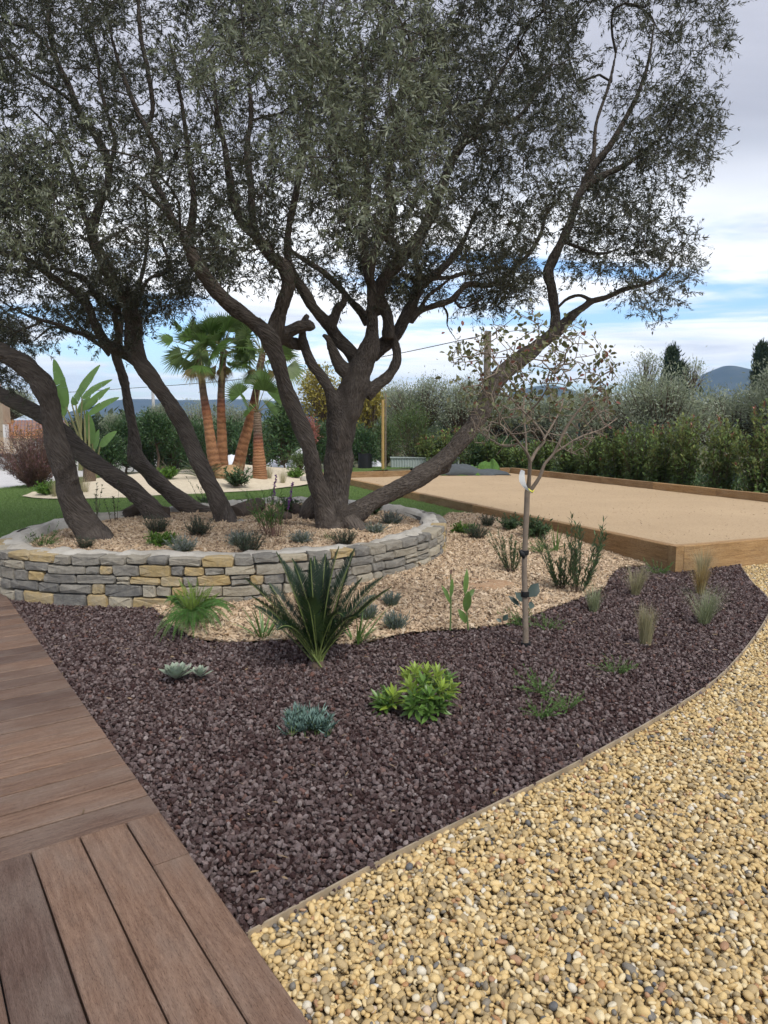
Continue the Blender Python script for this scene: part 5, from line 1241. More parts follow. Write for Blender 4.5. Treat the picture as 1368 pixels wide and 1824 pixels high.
def senecio():
    rs = np.random.default_rng(5); r = plant('senecio', G(552, 1306), 'blue-green chalk-stick succulent sprawling on the lava gravel', 'succulent'); mb = MB(); ms = MB()
    for k in range(34):
        b = np.array(G(rs.uniform(512, 592), rs.uniform(1284, 1312))); S = stems_of(b, rs, 3, (.03, .075), (.1, 1.0), (-.4, .2), .01); stem_sticks(ms, S, .003, .002); leaf_on(mb, S, rs, 11, (.03, .055), .10, .2, (.25, .8), (np.array([[-.4, 0, 0], [.4, 0, 0], [-.5, .6, .4], [.5, .6, .4], [0, 1, 0], [0, .4, -.5]]), np.array([[0, 1, 3], [0, 3, 2], [2, 3, 4], [0, 5, 1], [1, 5, 3], [0, 2, 5]])))
    ms.build('stems', M['stem_green'], r); mb.build('foliage', M['senecio'], r)
senecio()

def bright_shrub(name, px, label, heads, seed, young=.6, z=0.0):
    """Whorled shrub: leafy heads at the ends of short stems; each head is a part."""
    rs = np.random.default_rng(seed); b = G(*px, z); r = plant(name, b, label, 'shrub'); ms = MB()
    for x, y, dy, s in heads:
        t_ = np.array(P(x, y, b.y + dy)); mid = np.array(b) + (t_ - np.array(b)) * .5 + np.array([0, 0, .02]); c = bezier(np.array(b), mid, t_, 6); tube(ms, c, np.linspace(.0045, .003, 6), 5, 0, 0, 0, False)
        mb = MB(); n = 17; ax = unit((t_ - np.array(b))[None] + np.array([0, 0, .06]))[0]; a = perp(ax[None])[0]; bb = np.cross(ax, a); th = np.arange(n) * 2.4; f = np.arange(n) / n; an = 1.45 - 1.05 * f
        d = ax[None] * np.cos(an)[:, None] + (a[None] * np.cos(th)[:, None] + bb[None] * np.sin(th)[:, None]) * np.sin(an)[:, None]; pos = t_[None] + ax[None] * ((f - .75) * .055 * s)[:, None]
        nm = ax[None] * np.sin(an)[:, None] - (a[None] * np.cos(th)[:, None] + bb[None] * np.sin(th)[:, None]) * np.cos(an)[:, None] + rs.normal(size=(n, 3)) * .15; ll = (.088 - .030 * f) * s * rs.uniform(.85, 1.15, n)
        leaves(mb, pos, d, nm, ll, ll * .29, LEAF6, rs.random(n)); mb.build('leaf_head', M['pitto_young'] if (y < 1235 and rs.random() < young) or rs.random() < .15 else M['pitto'], r)
    ms.build('stems', M['stem_green'], r)
bright_shrub('pittosporum', (760, 1272), 'bright green whorled shrub, the larger clump on the lava gravel', [(727, 1208, .05, 1), (740, 1198, .02, .9), (760, 1200, .05, 1), (778, 1202, .0, 1.05), (795, 1212, .03, 1), (803, 1228, .0, .9), (733, 1225, -.04, 1), (755, 1220, -.02, 1), (785, 1228, -.05, 1), (740, 1245, -.08, 1), (765, 1240, -.08, .95), (790, 1245, -.05, .9), (735, 1258, -.1, .95), (765, 1268, -.1, .85), (783, 1258, -.08, .8), (750, 1235, .08, 1), (775, 1215, .1, 1), (797, 1240, .06, .9)], 4)
bright_shrub('pittosporum', (693, 1266), 'small low whorled shoot standing next to the larger bright green shrub', [(676, 1248, 0, .95), (690, 1240, .04, 1.05), (700, 1244, -.03, 1.15), (685, 1255, -.04, .9)], 6, .05)

tuft_plant('trailing_weed', (930, 1112), 'bright green trailing weed round the foot of the young staked tree', 'weed', size=.95, seed=11, cat='weed'); tuft_plant('trailing_weed', (972, 1120), 'green weed creeping over the lava beside the tree foot weed', 'weed', size=.75, seed=12, cat='weed')
tuft_plant('trailing_weed', (1098, 1198), 'small round green weed alone on the lava below the feather grasses', 'weed', size=.72, seed=13, cat='weed')
tuft_plant('trailing_weed', (962, 1232), 'thin upright green weed on the lava right of the bright shrub', 'weed', size=.85, seed=14, cat='weed'); tuft_plant('trailing_weed', (965, 1275), 'sprawling thin weed lower down on the lava towards the edging', 'weed', size=.75, seed=15, cat='weed')
tuft_plant('trailing_weed', (1010, 1262), 'flat weed runner stretching sideways on the lava gravel', 'weed', size=.6, seed=16, cat='weed')
tuft_plant('trailing_weed', (1172, 1022), 'low green tuft in the lava against the court corner', 'weed', size=1.0, seed=17, cat='weed')
GR = 'feather grasses in the lava bed'
grass_plant('feather_grass', (1058, 1088), 'short feather grass nearest to the wood chips and tall shrub', M['stipa_green'], 200, (.14, .24), .0030, (.0, .35), (.05, .7), .03, seed=1, group=GR)
grass_plant('feather_grass', (1131, 1060), 'straw feather grass blown sideways below the court corner', M['stipa'], 260, (.2, .34), .0030, (.0, .4), (.2, .9), .03, seed=2, group=GR, tiltdir=.2)
grass_plant('feather_grass', (1150, 1146), 'tall narrow feather grass alone in the middle of the lava', M['stipa'], 260, (.2, .30), .0030, (.0, .16), (.0, .4), .035, seed=3, group=GR)
grass_plant('feather_grass', (1254, 1110), 'wide green feather grass with loose seed hairs near the edging curve', M['stipa_green'], 260, (.2, .36), .0030, (.0, .5), (.1, .9), .035, seed=4, group=GR, tiltdir=.3)
grass_plant('feather_grass', (1247, 1058), 'rusty feather grass in front of the timber of the court', M['stipa_rust'], 240, (.2, .33), .0030, (.0, .3), (.1, .7), .03, seed=5, group=GR, tiltdir=.6)
grass_plant('feather_grass', (1250, 1024), 'straw feather grass touching the court timber behind the rusty one', M['stipa'], 200, (.2, .32), .0030, (.0, .35), (.1, .7), .03, seed=6, group=GR)

# ------------------------------------------------------------------ plants of the wood-chip strip
grass_plant('agapanthus', (468, 1138), 'strap-leaved green clump left of the cycad at the chip edge', M['agapanthus'], 26, (.16, .30), .017, (.1, .9), (.1, 1.1), .03, seed=21, cat='plant')
grass_plant('agapanthus', (636, 1146), 'strap-leaved green clump at the right foot of the cycad', M['agapanthus'], 30, (.16, .34), .016, (.1, 1.1), (.1, .9), .03, seed=22, cat='plant', tiltdir=.1)
LV = 'lavenders in the chip strip'
for px, s, lab in (((697, 1080), .75, 'grey-blue lavender in the chips nearest to the stone wall'), ((704, 1122), .88, 'largest grey-blue lavender at the edge of the lava gravel'), ((655, 1104), .75, 'grey-blue lavender half hidden behind the cycad fronds')):
    tuft_plant('lavender', px, lab, 'lavender', size=s, seed=int(px[0]), group=LV, zf=mulch_z)
def canna(name, px, label, leafs, seed, top):
    rs = np.random.default_rng(seed); b = G(*px, .03); r = plant(name, b, label); ms = MB(); t_ = np.array(P(top[0], top[1], b.y)); c = bezier(np.array(b), (np.array(b) + t_) / 2 + np.array([.005, 0, 0]), t_, 8); tube(ms, c, np.linspace(.007, .004, 8), 6, 0, 0, 0); ms.build('stem', M['stem_green'], r)
    for (x, y, ex, ey, dy, w_) in leafs:
        p0 = np.array(P(x, y, b.y)); p2 = np.array(P(ex, ey, b.y + dy)); cc = bezier(p0, (p0 + p2) / 2 + np.array([0, -.02, .03]), p2, 9); tg = unit(np.gradient(cc, axis=0)); sd = unit(np.cross(tg, np.array([0.15, -1., .25]))); sd = np.where(np.isnan(sd), 0, sd); V = []
        for i, p in enumerate(cc):
            wv = w_ * math.sin(math.pi * min(1, (i / 8) ** .8 * .96 + .04)); V += [p - sd[i] * wv + np.array([0, -.25 * wv, 0]), p, p + sd[i] * wv + np.array([0, -.25 * wv, 0])]
        mb = MB(); mb.add(V, [q for i in range(8) for q in ([i * 3, i * 3 + 1, i * 3 + 4, i * 3 + 3], [i * 3 + 1, i * 3 + 2, i * 3 + 5, i * 3 + 4])], rnd=np.full(len(V), rs.random())); mb.build('leaf', M['canna'], r)
    fl = MB(); leaves(fl, np.tile(t_, (7, 1)) - np.array([0, 0, .02]), unit(rs.normal(size=(7, 3)) * .25 + np.array([0, 0, 1])), rs.normal(size=(7, 3)), .045, .012, LEAF6); fl.build('bud', M['stem_red'], r)
canna('canna', (802, 1122), 'thin canna shoot with a brown bud and narrow leaf, at the chip edge', [(802, 1075, 786, 1042, .0, .014), (803, 1065, 806, 1030, -.03, .014)], 1, (803, 1020))
canna('canna', (834, 1122), 'canna with a broad yellow-green leaf beside the thin shoot', [(830, 1090, 834, 1052, -.05, .030), (830, 1110, 815, 1085, -.02, .022), (828, 1060, 832, 1012, 0, .018), (832, 1068, 846, 1050, .05, .018)], 2, (826, 1040))
def big_leaf(name, px, label, leafs, z=.03):
    b = G(*px, z); r = plant(name, b, label); ms = MB()
    for k, (x, y, ex, ey, dy, w_) in enumerate(leafs):
        p0 = np.array(P(x, y, b.y)); p2 = np.array(P(ex, ey, b.y + dy)); tube(ms, bezier(np.array(b), (np.array(b) + p0) / 2 + np.array([0, .01, .02]), p0, 5), .003, 5)
        mb = MB(); leaves(mb, [p0], [p2 - p0], [np.array([.3, -1., .5])], np.linalg.norm(p2 - p0), 2 * w_, LEAF6, [.2 + .5 * (k % 2)]); mb.build('leaf', M['dark_leaf'], r)
    ms.build('stems', M['stem_red'], r)
big_leaf('bergenia', (938, 1108), 'low plant with one large dark leaf behind the young tree trunk', [(942, 1064, 960, 1038, .03, .045), (932, 1072, 918, 1054, 0, .03), (926, 1080, 905, 1060, .05, .02), (944, 1085, 948, 1070, .05, .025)])
big_leaf('bergenia', (896, 1112), 'tiny dark-leaved seedling on the chips left of the young tree', [(896, 1106, 905, 1094, 0, .02), (894, 1108, 884, 1102, 0, .015)])
for px, s, lab, sd in (((1028, 1056), 1.25, 'tall loose rosemary-like shrub before the court timber', 31), ((1000, 1050), .95, 'lower side of thin green stems left of the tall loose shrub', 32), ((912, 1020), .85, 'loose thin-stemmed shrub left of the young tree trunk', 33)):
    tuft_plant('upright_shrub', px, lab, 'upright', size=s, seed=sd, zf=mulch_z)
grass_plant('iris', (990, 982), 'bright green iris fan in the chips near the court border', M['agapanthus'], 12, (.2, .36), .018, (.0, .25), (.0, .3), .02, seed=41, cat='plant', zf=mulch_z)
for px, s, k, lab, sd in (((826, 950), 1.3, 'cushion', 'green cushion plant closest to the end of the stone ring', 51), ((850, 960), 1.2, 'rosemary', 'dark cushion plant in front of the green one by the ring', 52), ((868, 938), 1.05, 'rosemary', 'small dark cushion against the court border', 53), ((908, 944), 1.25, 'dark_bush', 'dark green low bush along the court border, left of the trunk', 54),
                         ((954, 958), 1.5, 'dark_bush', 'leafy green bush just right of the young tree trunk', 55), ((965, 985), 1.2, 'weed', 'loose green herb beside the iris fan', 56)):
    tuft_plant('low_shrub', px, lab, k, size=s, seed=sd, zf=mulch_z)
mb = MB(); q = np.array(G(850, 1040, .05)) - np.array([0, 0, .022]); th = np.linspace(0, 6.283, 25)[:-1]; V = [q + np.array([0, 0, .02])]
for k, rr_ in enumerate((.35, .7, 1.0)):
    for t_ in th: 
        x_, y_ = .40 * rr_ * math.cos(t_) * (1 + .2 * math.sin(3 * t_)), .26 * rr_ * math.sin(t_); V.append(q + np.array([x_, y_, (.055 * (1 - rr_ ** 2) - (.03 if rr_ == 1 else 0)) + .012 * float(vnoise(np.array([[x_ * 9, y_ * 9, 0]]))[0])]))
mb.add(V, [[0, 1 + k, 1 + (k + 1) % 24] for k in range(24)]); mb.f4.append(np.array([[1 + r * 24 + k, 1 + (r + 1) * 24 + k, 1 + (r + 1) * 24 + (k + 1) % 24, 1 + r * 24 + (k + 1) % 24] for r in range(2) for k in range(24)])); mb.m4.append(np.zeros(48, int))
tag(mb.build('clay_mound', M['clay']), 'low mound of orange clay showing through the wood chips', 'mound')

# ------------------------------------------------------------------ young crape myrtle
def myrtle():
    rs = np.random.default_rng(21); Y = G(936, 1148).y; b = G(936, 1148); r = plant('young_tree', b, 'young bare-stemmed tree with thin twigs and sparse reddish green leaves in the lava bed', 'tree')
    def L(pts, dy=0.0, dy0=0.0): return limb([(x_, y_, w_ * .82) for x_, y_, w_ in pts], Y + dy0, Y + dy)
    TR = L([(936, 1160, 14), (936, 1120, 13), (935, 1060, 12), (934, 1010, 12), (936, 960, 12), (938, 910, 12), (939, 880, 12), (941, 868, 12)])
    BR = [L([(941, 870, 11), (943, 845, 9), (944, 822, 8), (938, 806, 6), (924, 788, 5), (908, 770, 4), (890, 755, 3)], -.25), L([(944, 824, 8), (956, 802, 7), (970, 783, 6), (958, 760, 5), (937, 738, 5), (912, 712, 4), (890, 690, 3)], .2), L([(945, 874, 9), (961, 850, 8), (970, 827, 7), (986, 808, 6), (1002, 776, 6), (1020, 745, 5), (1045, 715, 4), (1075, 690, 3)], -.1),
          L([(968, 784, 5), (985, 755, 5), (1000, 725, 4), (1005, 690, 3)], .3), L([(938, 806, 5), (936, 770, 5), (932, 735, 4), (935, 690, 3)], .3), L([(936, 740, 4), (960, 715, 4), (975, 690, 3), (985, 660, 3)], -.2), L([(986, 808, 4), (1030, 780, 4), (1070, 765, 3), (1100, 745, 2)], .2), L([(924, 790, 4), (900, 795, 3), (870, 780, 3), (845, 760, 2)], .3), L([(910, 770, 3), (885, 730, 3), (860, 690, 2)], -.3)]
    mb = MB(); tube(mb, TR[:, :3], TR[:, 3], 12, .06, 2); mb.build('trunk', M['wood_grey'], r)
    mb = MB(); sk = Skel()
    for c in BR:
        tube(mb, c[:, :3], c[:, 3], 7, .05, 1); prev = -1
        for p in c[2::2]: prev = sk.add(p[:3], prev, p[3], True)
    poly = np.array([(790, 650), (815, 600), (870, 580), (930, 548), (990, 580), (1040, 570), (1085, 630), (1118, 630), (1090, 690), (1100, 760), (1040, 815), (980, 800), (940, 780), (880, 815), (830, 780), (815, 700)], float)
    T_ = []
    while len(T_) < 620:
        x, y = rs.uniform(795, 1115), rs.uniform(552, 830)
        if inside(poly, np.array([x]), np.array([y]))[0] and rs.random() < (.75 if y < 690 else 1.0): T_.append(np.array(P(x, y, Y + rs.uniform(-.42, .42))))
    ends = grow(sk, T_, rs, .05, .10, 0, .08); twig_mesh(sk, '', None, None, .0020, .34, .0065, 4, mb); mb.build('branches', M['wood_grey'], r)
    Pn = np.array(sk.p); e = np.array(ends); e = e[Pn[e][:, 2] > P(900, 735, Y).z + .06 * rs.normal(size=len(e))]; mbl = MB(); e = e[rs.random(len(e)) < .50]; nb = 5; pos = np.repeat(Pn[e], nb, 0) + rs.normal(0, .035, (len(e) * nb, 3)); d = unit(rs.normal(size=pos.shape) + np.array([0, 0, .25])); ll = rs.uniform(.026, .048, len(pos))
    leaves(mbl, pos, d, rs.normal(size=pos.shape) + np.array([0, 0, .6]), ll, ll * .58, LEAF6, rs.random(len(pos)))
    e2 = np.array(ends)[rs.random(len(ends)) < .25]; leaves(mbl, Pn[e2], rs.normal(size=(len(e2), 3)), rs.normal(size=(len(e2), 3)), .026, .014, LEAF6, rs.uniform(.6, 1, len(e2))); mbl.build('foliage', M['myrtle_leaf'], r)
    for x, y, hgt, rad in ((935, 1058, .035, .026), (934, 984, .030, .028)):
        c = np.array(P(x, y, Y)); mb = MB(); tube(mb, [c - [0, 0, hgt / 2], c, c + [0, 0, hgt / 2]], [rad, rad * 1.06, rad], 12); tie = mb.build('tree_tie', M['black'], r)
    c = np.array(P(929, 986, Y)); mb = MB(); tube(mb, [c + [-.012, -.015, .02], c + [0, -.025, 0], c + [.012, -.02, -.025]], [.010, .017, .008], 8, .2); mb.build('tie_knot', M['black'], tie)
    c = np.array(P(936, 1147, Y)); mb = MB(); tube(mb, [c - [0, 0, .02], c + [0, 0, .012]], [.034, .032], 14); mb.build('root_collar', M['black'], r)
    # white ribbon tied round the fork
    pth = bezier(np.array(P(931, 838, Y - .05)), np.array(P(924, 865, Y - .07)), np.array(P(946, 878, Y - .06)), 9); V = []
    for i, p in enumerate(pth): wv = .012 + .010 * math.sin(math.pi * i / 8); V += [p + [-wv * .9, 0, wv * .5], p + [wv * .9, -.01, -wv * .3]]
    mb = MB(); mb.add(V, [[2 * i, 2 * i + 1, 2 * i + 3, 2 * i + 2] for i in range(8)]); rib_ = mb.build('ribbon', M['white_tape'], r)
    c = np.array(P(943, 874, Y - .06)); mb = MB(); tube(mb, [c + [-.01, 0, .012], c, c + [.02, 0, -.008], c + [.03, .01, .003]], [.006, .009, .006, .003], 6); mb.build('ribbon_knot', M['yellow_tape'], rib_)
myrtle()

# ------------------------------------------------------------------ plants, stumps and stones inside the ring
RB = dict(zf=bed_z)
for px, k, s, lab, sd in (((280, 950), 'rosemary', 1.15, 'dark green tuft in the ring below the slanting trunk', 1), ((355, 955), 'rosemary', 1.2, 'dark green tuft in the ring left of the long straight trunk foot', 2), ((444, 985), 'rosemary', 1.15, 'dark green cushion at the front rim of the ring', 3), ((613, 972), 'rosemary', 1.0, 'wide dark tuft at the front rim below the forking tree', 4),
                         ((290, 972), 'cushion', 1.25, 'bright green cushion near the front rim of the ring', 5), ((326, 984), 'santolina', 1.25, 'silver grey cushion beside the bright green one', 6), ((426, 972), 'santolina', 1.2, 'silver grey tuft behind the dark cushion at the rim', 7), ((537, 968), 'santolina', 1.0, 'thin silver tuft in the chips before the forking tree', 8),
                         ((670, 950), 'santolina', 1.05, 'silver grey tuft right of the forking tree foot', 9), ((696, 934), 'santolina', 1.25, 'larger silver grey tuft near the far right rim', 10), ((662, 918), 'dark_bush', 1.2, 'dark bush under the leaning limb in the ring', 11), ((640, 925), 'dark_bush', 1.0, 'smaller dark bush against the leaning limb foot', 12),
                         ((76, 972), 'weed', 1.2, 'flat green herb at the left end of the ring', 13), ((152, 978), 'rosemary', .75, 'small green tuft at the foot of the bent trunk', 14), ((515, 916), 'dark_bush', 1.25, 'round dark bush behind the purple flowers', 15), ((118, 930), 'weed', .9, 'greyish herb behind the bent trunk foot', 16), ((372, 905), 'dark_bush', 1.1, 'dark leafy bush behind the long straight trunk', 17), ((590, 962), 'weed', .5, 'thin grass tuft left of the wide dark tuft', 18)):
    tuft_plant('low_shrub', px, lab, k, size=s, seed=60 + sd, **RB)
for px, s, lab, sd in (((172, 930), 1.0, 'thin leafy sapling left of the pair behind the bent trunk', 1), ((206, 930), 1.05, 'thin leafy sapling right of the pair behind the bent trunk', 2), ((366, 900), .9, 'climbing sapling at the lying trunk base', 3)):
    tuft_plant('sapling', px, lab, 'sapling', size=s, seed=90 + sd, **RB)
def salvia():
    rs = np.random.default_rng(14); b = G(487, 955, .36); r = plant('salvia', b, 'leafy salvia with two purple flower spikes in the ring', 'plant'); ms, ml = MB(), MB()
    S = stems_of(b, rs, 24, (.22, .46), (.0, .5), (-.1, .35), .09, 6); stem_sticks(ms, S, .004, .0015); leaf_on(ml, S, rs, 26, (.035, .075), .16, .3, (.3, 1.0)); ms.build('stems', M['stem_red'], r); ml.build('foliage', M['weed'], r)
    for (x0, y0, x1, y1) in ((482, 905, 492, 845), (508, 905, 522, 860)):
        p0, p1 = np.array(P(x0, y0 + 30, b.y)), np.array(P(x1, y1, b.y)); c = bezier(p0, (p0 + p1) / 2 + np.array([.0, 0, .02]), p1, 10); mb = MB(); tube(mb, c, .0025, 5, 0, 0, 1); q = rs.uniform(3.2, 9, 130); i0 = np.minimum(q.astype(int), 8); f = (q - i0)[:, None]
        leaves(mb, c[i0] * (1 - f) + c[i0 + 1] * f, rs.normal(size=(130, 3)) + np.array([.1, 0, .3]), rs.normal(size=(130, 3)), rs.uniform(.012, .026, 130), .010, LEAF2); mb.build('flower_spike', [M['salvia_flower'], M['stem_red']], r)
salvia()
def boulder(name, c, dims, mat, label, seed, cat='rock', rot=0.0, sub=3, lump=.28, group=None):
    p = rock_proto(name, mat, seed, dims, lump, sub); p.location = c; p.rotation_euler = (0, 0, rot); ROOT.objects.link(p); return tag(p, label, cat, group)
def stump(name, p0, p1, r0, r1, label, seed):
    mb = MB(); tube(mb, np.linspace(p0, p1, 6), np.linspace(r0, r1, 6), 14, .12, seed); o = mb.build(name, M['stump']); return tag(o, label, 'stump')
M['stump'] = plain('old_stump_wood', (.10, .078, .062), .95, .35, 14, .9, 40, .1, 0, .02)
g = lambda x, y: np.array(G(x, y, .36))
stump('log', g(418, 925) + [0, 0, .05], g(455, 918) + [0, .25, .10], .105, .085, 'thick lying log end between the long straight trunk and the salvia', 3)
stump('stump', g(218, 918) + [0, 0, -.02], g(236, 918) + [.05, .1, .09], .075, .06, 'short dark cut stump at the back rim of the ring', 5)
stump('stump', g(291, 922) + [0, 0, -.05], np.array(P(295, 903, g(291, 922)[1])), .065, .045, 'small pale cut stump at the foot of the slanting trunk', 7)
boulder('rock', g(500, 930) + [0, .1, .04], (.24, .20, .15), M['rock_dark'], 'dark rock in the chips behind the salvia stems', 4); boulder('rock', g(515, 922) + [0, .3, .05], (.28, .22, .16), M['rock_dark'], 'dark rock nearest to the forking tree, behind the other', 6)
boulder('rock', g(429, 934) + [0, 0, .02], (.09, .07, .07), M['rock_pale'], 'small pale stone at the foot of the long straight trunk', 8)

# ------------------------------------------------------------------ the sand island
def sand_pt(x, y, z=.24):
    b = G(x, y, z)
    for _ in range(4): b = G(x, y, float(sand_z(np.array([b.x]), np.array([b.y]))[0]))
    return b
M['palm_trunk'] = None
def palm_trunk_mat():
    m, t, b = material('ringed_palm_trunk'); v = t.attr('hh', 'fac'); co = t.add('ShaderNodeTexCoord').outputs['Object']; n = t.noise(co, 9, 4, .6)
    ring_ = t.math('SINE', t.math('ADD', t.math('MULTIPLY', v, 150.0), t.math('MULTIPLY', n, 9.0)))
    c = t.ramp(v, [(0.0, (.26, .125, .055)), (.40, (.33, .155, .07)), (.52, (.29, .11, .05)), (.60, (.17, .065, .04)), (.68, (.15, .10, .07)), (1.0, (.22, .165, .115))]); c = t.mix(t.mapr(ring_, -1, .3, .7, 0), c, t.mix(1.0, c, (.5, .42, .36), 'MULTIPLY')); c = t.mix(t.mapr(n, .45, .75, 0, .22), c, (.36, .22, .12))
    t.set(b, 'Base Color', c); b.inputs['Roughness'].default_value = .85; t.set(b, 'Normal', t.bump(t.math('ADD', ring_, n), .5, .01)); return m
M['palm_trunk'] = palm_trunk_mat()
def fan(parent, p0, d, rs, pet=.4, R=.42, nseg=22, spread=2.3, mat=0, droop=.25, face=None):
    """One fan leaf: petiole and a pleated blade of split segments."""
    d = unit(np.asarray(d, float)[None])[0]; p1 = p0 + d * pet + np.array([0, 0, -.08 * pet]); mb = MB(); tube(mb, bezier(p0, p0 + d * pet * .5 + np.array([0, 0, .04]), p1, 6), np.linspace(.012, .007, 6), 5, 0, 0, 1)
    fz = np.array([0, 0, 1.]) * .8 + rs.normal(size=3) * .7 if face is None else np.array(face); side = unit(np.cross(d, fz)[None])[0]; side = side if np.linalg.norm(side) > .1 else np.array([1., 0, 0]); up = np.cross(side, d); th = np.linspace(-spread / 2, spread / 2, nseg); L = R * (1 - .22 * (np.abs(th) / spread * 2) ** 2) * rs.uniform(.93, 1.05, nseg)
    w0 = R * spread / nseg * .62; V = []; F = []; rn = []
    for a, l in zip(th, L):
        dd = d * math.cos(a) + side * math.sin(a); ss = -d * math.sin(a) + side * math.cos(a); b = len(V); fold = up * .012
        m1 = p1 + dd * l * .55 - np.array([0, 0, droop * l * .12]); tip = p1 + dd * l - np.array([0, 0, droop * l * rs.uniform(.3, .9)])
        V += [p1, m1 - ss * w0 * .5, m1 + fold, m1 + ss * w0 * .5, tip]; F += [[b, b + 2, b + 1], [b, b + 3, b + 2], [b + 1, b + 2, b + 4], [b + 2, b + 3, b + 4]]; rn += [rs.random()] * 5
    mb.add(V, F, 0, rnd=np.array(rn)); return mb.build('fan_leaf', [M['palm_dry'] if mat else M['palm_leaf'], M['strelitzia_stem']], parent)
def palm(trace, label, nfan, seed, Yt=None, dry=4, R=.5, aim=None):
    rs = np.random.default_rng(seed); b = sand_pt(trace[0][0], trace[0][1]); Y = b.y; r = plant('fan_palm', b, label, 'palm', 'fan palms on the sand island'); c = limb(trace, Y, Y); mb = MB()
    q = np.linspace(0, len(c) - 1, 30); C = np.stack([np.interp(q, np.arange(len(c)), c[:, k]) for k in range(4)], 1); ringy = 1 + .03 * np.sin(np.arange(30) * 2.1); C[0, 2] -= .1
    C[:, 3] *= ringy; tube(mb, C[:, :3], C[:, 3], 14, .03, seed); n = mb.n; hh = np.repeat(np.linspace(0, 1, 30), 14); mb.a['hh'] = [(0, np.concatenate([hh, np.zeros(n - len(hh))]))]; mb.build('trunk', M['palm_trunk'], r)
    top = C[-1, :3]; tax = unit((C[-1, :3] - C[-6, :3])[None])[0]
    ms = MB(); prisms(ms, np.repeat(C[20:29, :3], 12, 0) + rs.normal(0, .03, (108, 3)), np.repeat(C[20:29, :3], 12, 0) + rs.normal(0, .06, (108, 3)) + np.array([0, 0, .12]), .008, .002, 3); ms.build('trunk_fibre', M['palm_fibre'], r)
    if aim is None:
        for k in range(nfan):
            az = k * 2.4 + rs.uniform(-.2, .2); el = 1.3 - 1.75 * (k / nfan) + rs.uniform(-.1, .1); fan(r, top + rs.normal(0, .015, 3), np.array([math.cos(az) * math.cos(el), math.sin(az) * math.cos(el), math.sin(el)]), rs, rs.uniform(.34, .62), R * rs.uniform(.85, 1.1), 22, 2.5, 0, .35)
        for k in range(dry):
            az = rs.uniform(0, 6.28); fan(r, top - np.array([0, 0, .06]), np.array([math.cos(az) * .55, math.sin(az) * .55, -.8]), rs, .3, R * .7, 14, 1.6, 1, .5)
    else:
        for x, y, dy, R_ in aim: v = np.array(P(x, y, Y + dy)) - top; l = np.linalg.norm(v); fan(r, top.copy(), v, rs, l, R_, 22, 2.9, 0, .12, (rs.normal() * .35, -1., .35 + rs.normal() * .2))
M['palm_fibre'] = plain('palm_fibre', (.19, .13, .08), .95, .3, 20)
palm([(387, 848, 24), (381, 822, 21), (374, 775, 18), (369, 740, 16), (363, 705, 13), (358, 665, 11), (356, 628, 10)], 'fan palm leaning left, leftmost of the four trunks', 24, 1, R=.48)
palm([(397, 846, 24), (396, 820, 20), (395, 775, 17), (394, 735, 15), (394, 700, 13), (396, 660, 12), (398, 622, 11)], 'straight fan palm second from the left, behind the ochre rock', 26, 2, R=.52)
palm([(420, 845, 24), (425, 828, 22), (433, 792, 19), (443, 757, 17), (452, 718, 15), (459, 685, 13), (464, 650, 12), (468, 630, 11)], 'fan palm leaning right with the tallest crown, third from the left', 22, 3, R=.46)
palm([(463, 850, 27), (462, 828, 24), (460, 795, 18), (459, 760, 15), (458, 735, 12)], 'short fan palm with few wide leaves, rightmost of the four', 0, 4, 0, 0, aim=[(428, 700, 0, .42), (452, 680, .3, .40), (470, 692, -.3, .44), (486, 706, 0, .42), (440, 715, -.4, .34), (478, 725, .3, .36), (465, 672, .1, .34), (447, 730, .2, .3)])
boulder('ochre_rock', sand_pt(404, 856) + Vector((0, 0, .12)), (.54, .42, .42), M['rock_orange'], 'ochre limestone boulder at the palm feet on the sand', 12, lump=.3)
boulder('pale_rock', sand_pt(545, 857) + Vector((0, 0, .03)), (.30, .22, .16), M['rock_pale'], 'small pale grey rock at the right end of the sand island', 14)
def cyc2():
    rs = np.random.default_rng(9); b = sand_pt(362, 858); r = plant('cycad', b, 'dark cycad lying wide on the sand island by the palms', 'cycad')
    for k in range(18):
        az = k * 2.4; el = rs.uniform(.2, .8); L = rs.uniform(.55, .8); d = np.array([math.cos(az) * math.cos(el), math.sin(az) * math.cos(el), math.sin(el)]); p0 = np.array(b) + [0, 0, .05]; frond(r, p0, p0 + d * L * .55 + [0, 0, .08], p0 + d * L + [0, 0, -.12 * L], rs, 34, .09, .010, .15, [M['cycad'], M['cycad_rib']], .3, .6, .005)
cyc2()
for px, k, s, lab, sd in (((423, 866), 'dark_bush', 2.3, 'round dark shrub alone on the sand before the palms', 1), ((527, 850), 'cushion', 2.0, 'bright green cushion at the right of the sand island', 2), ((86, 880), 'cushion', 2.2, 'green cushion at the left tip of the sand island', 3), ((298, 852), 'cushion', 2.4, 'yellow-green plant at the back of the sand island', 4)):
    tuft_plant('sand_shrub', px, lab, k, size=s, seed=120 + sd, zf=sand_z)
for px, lab, sd in (((480, 855), 'straw grass tuft right of the short palm', 1), ((504, 863), 'taller straw grass tuft near the purple spikes', 2), ((425, 852), 'straw grass tuft behind the round sand shrub', 3), ((151, 882), 'straw grass tuft by the paddle-leaf stump, right one', 4), ((142, 876), 'straw grass tuft by the paddle-leaf stump, left one', 5), ((98, 884), 'straw grass tuft beside the green cushion at the sand tip', 6)):
    grass_plant('straw_grass', px, lab, M['stipa'], 120, (.25, .42), .004, (.0, .3), (.0, .5), .05, seed=130 + sd, group='straw grasses on the sand island', zf=sand_z)
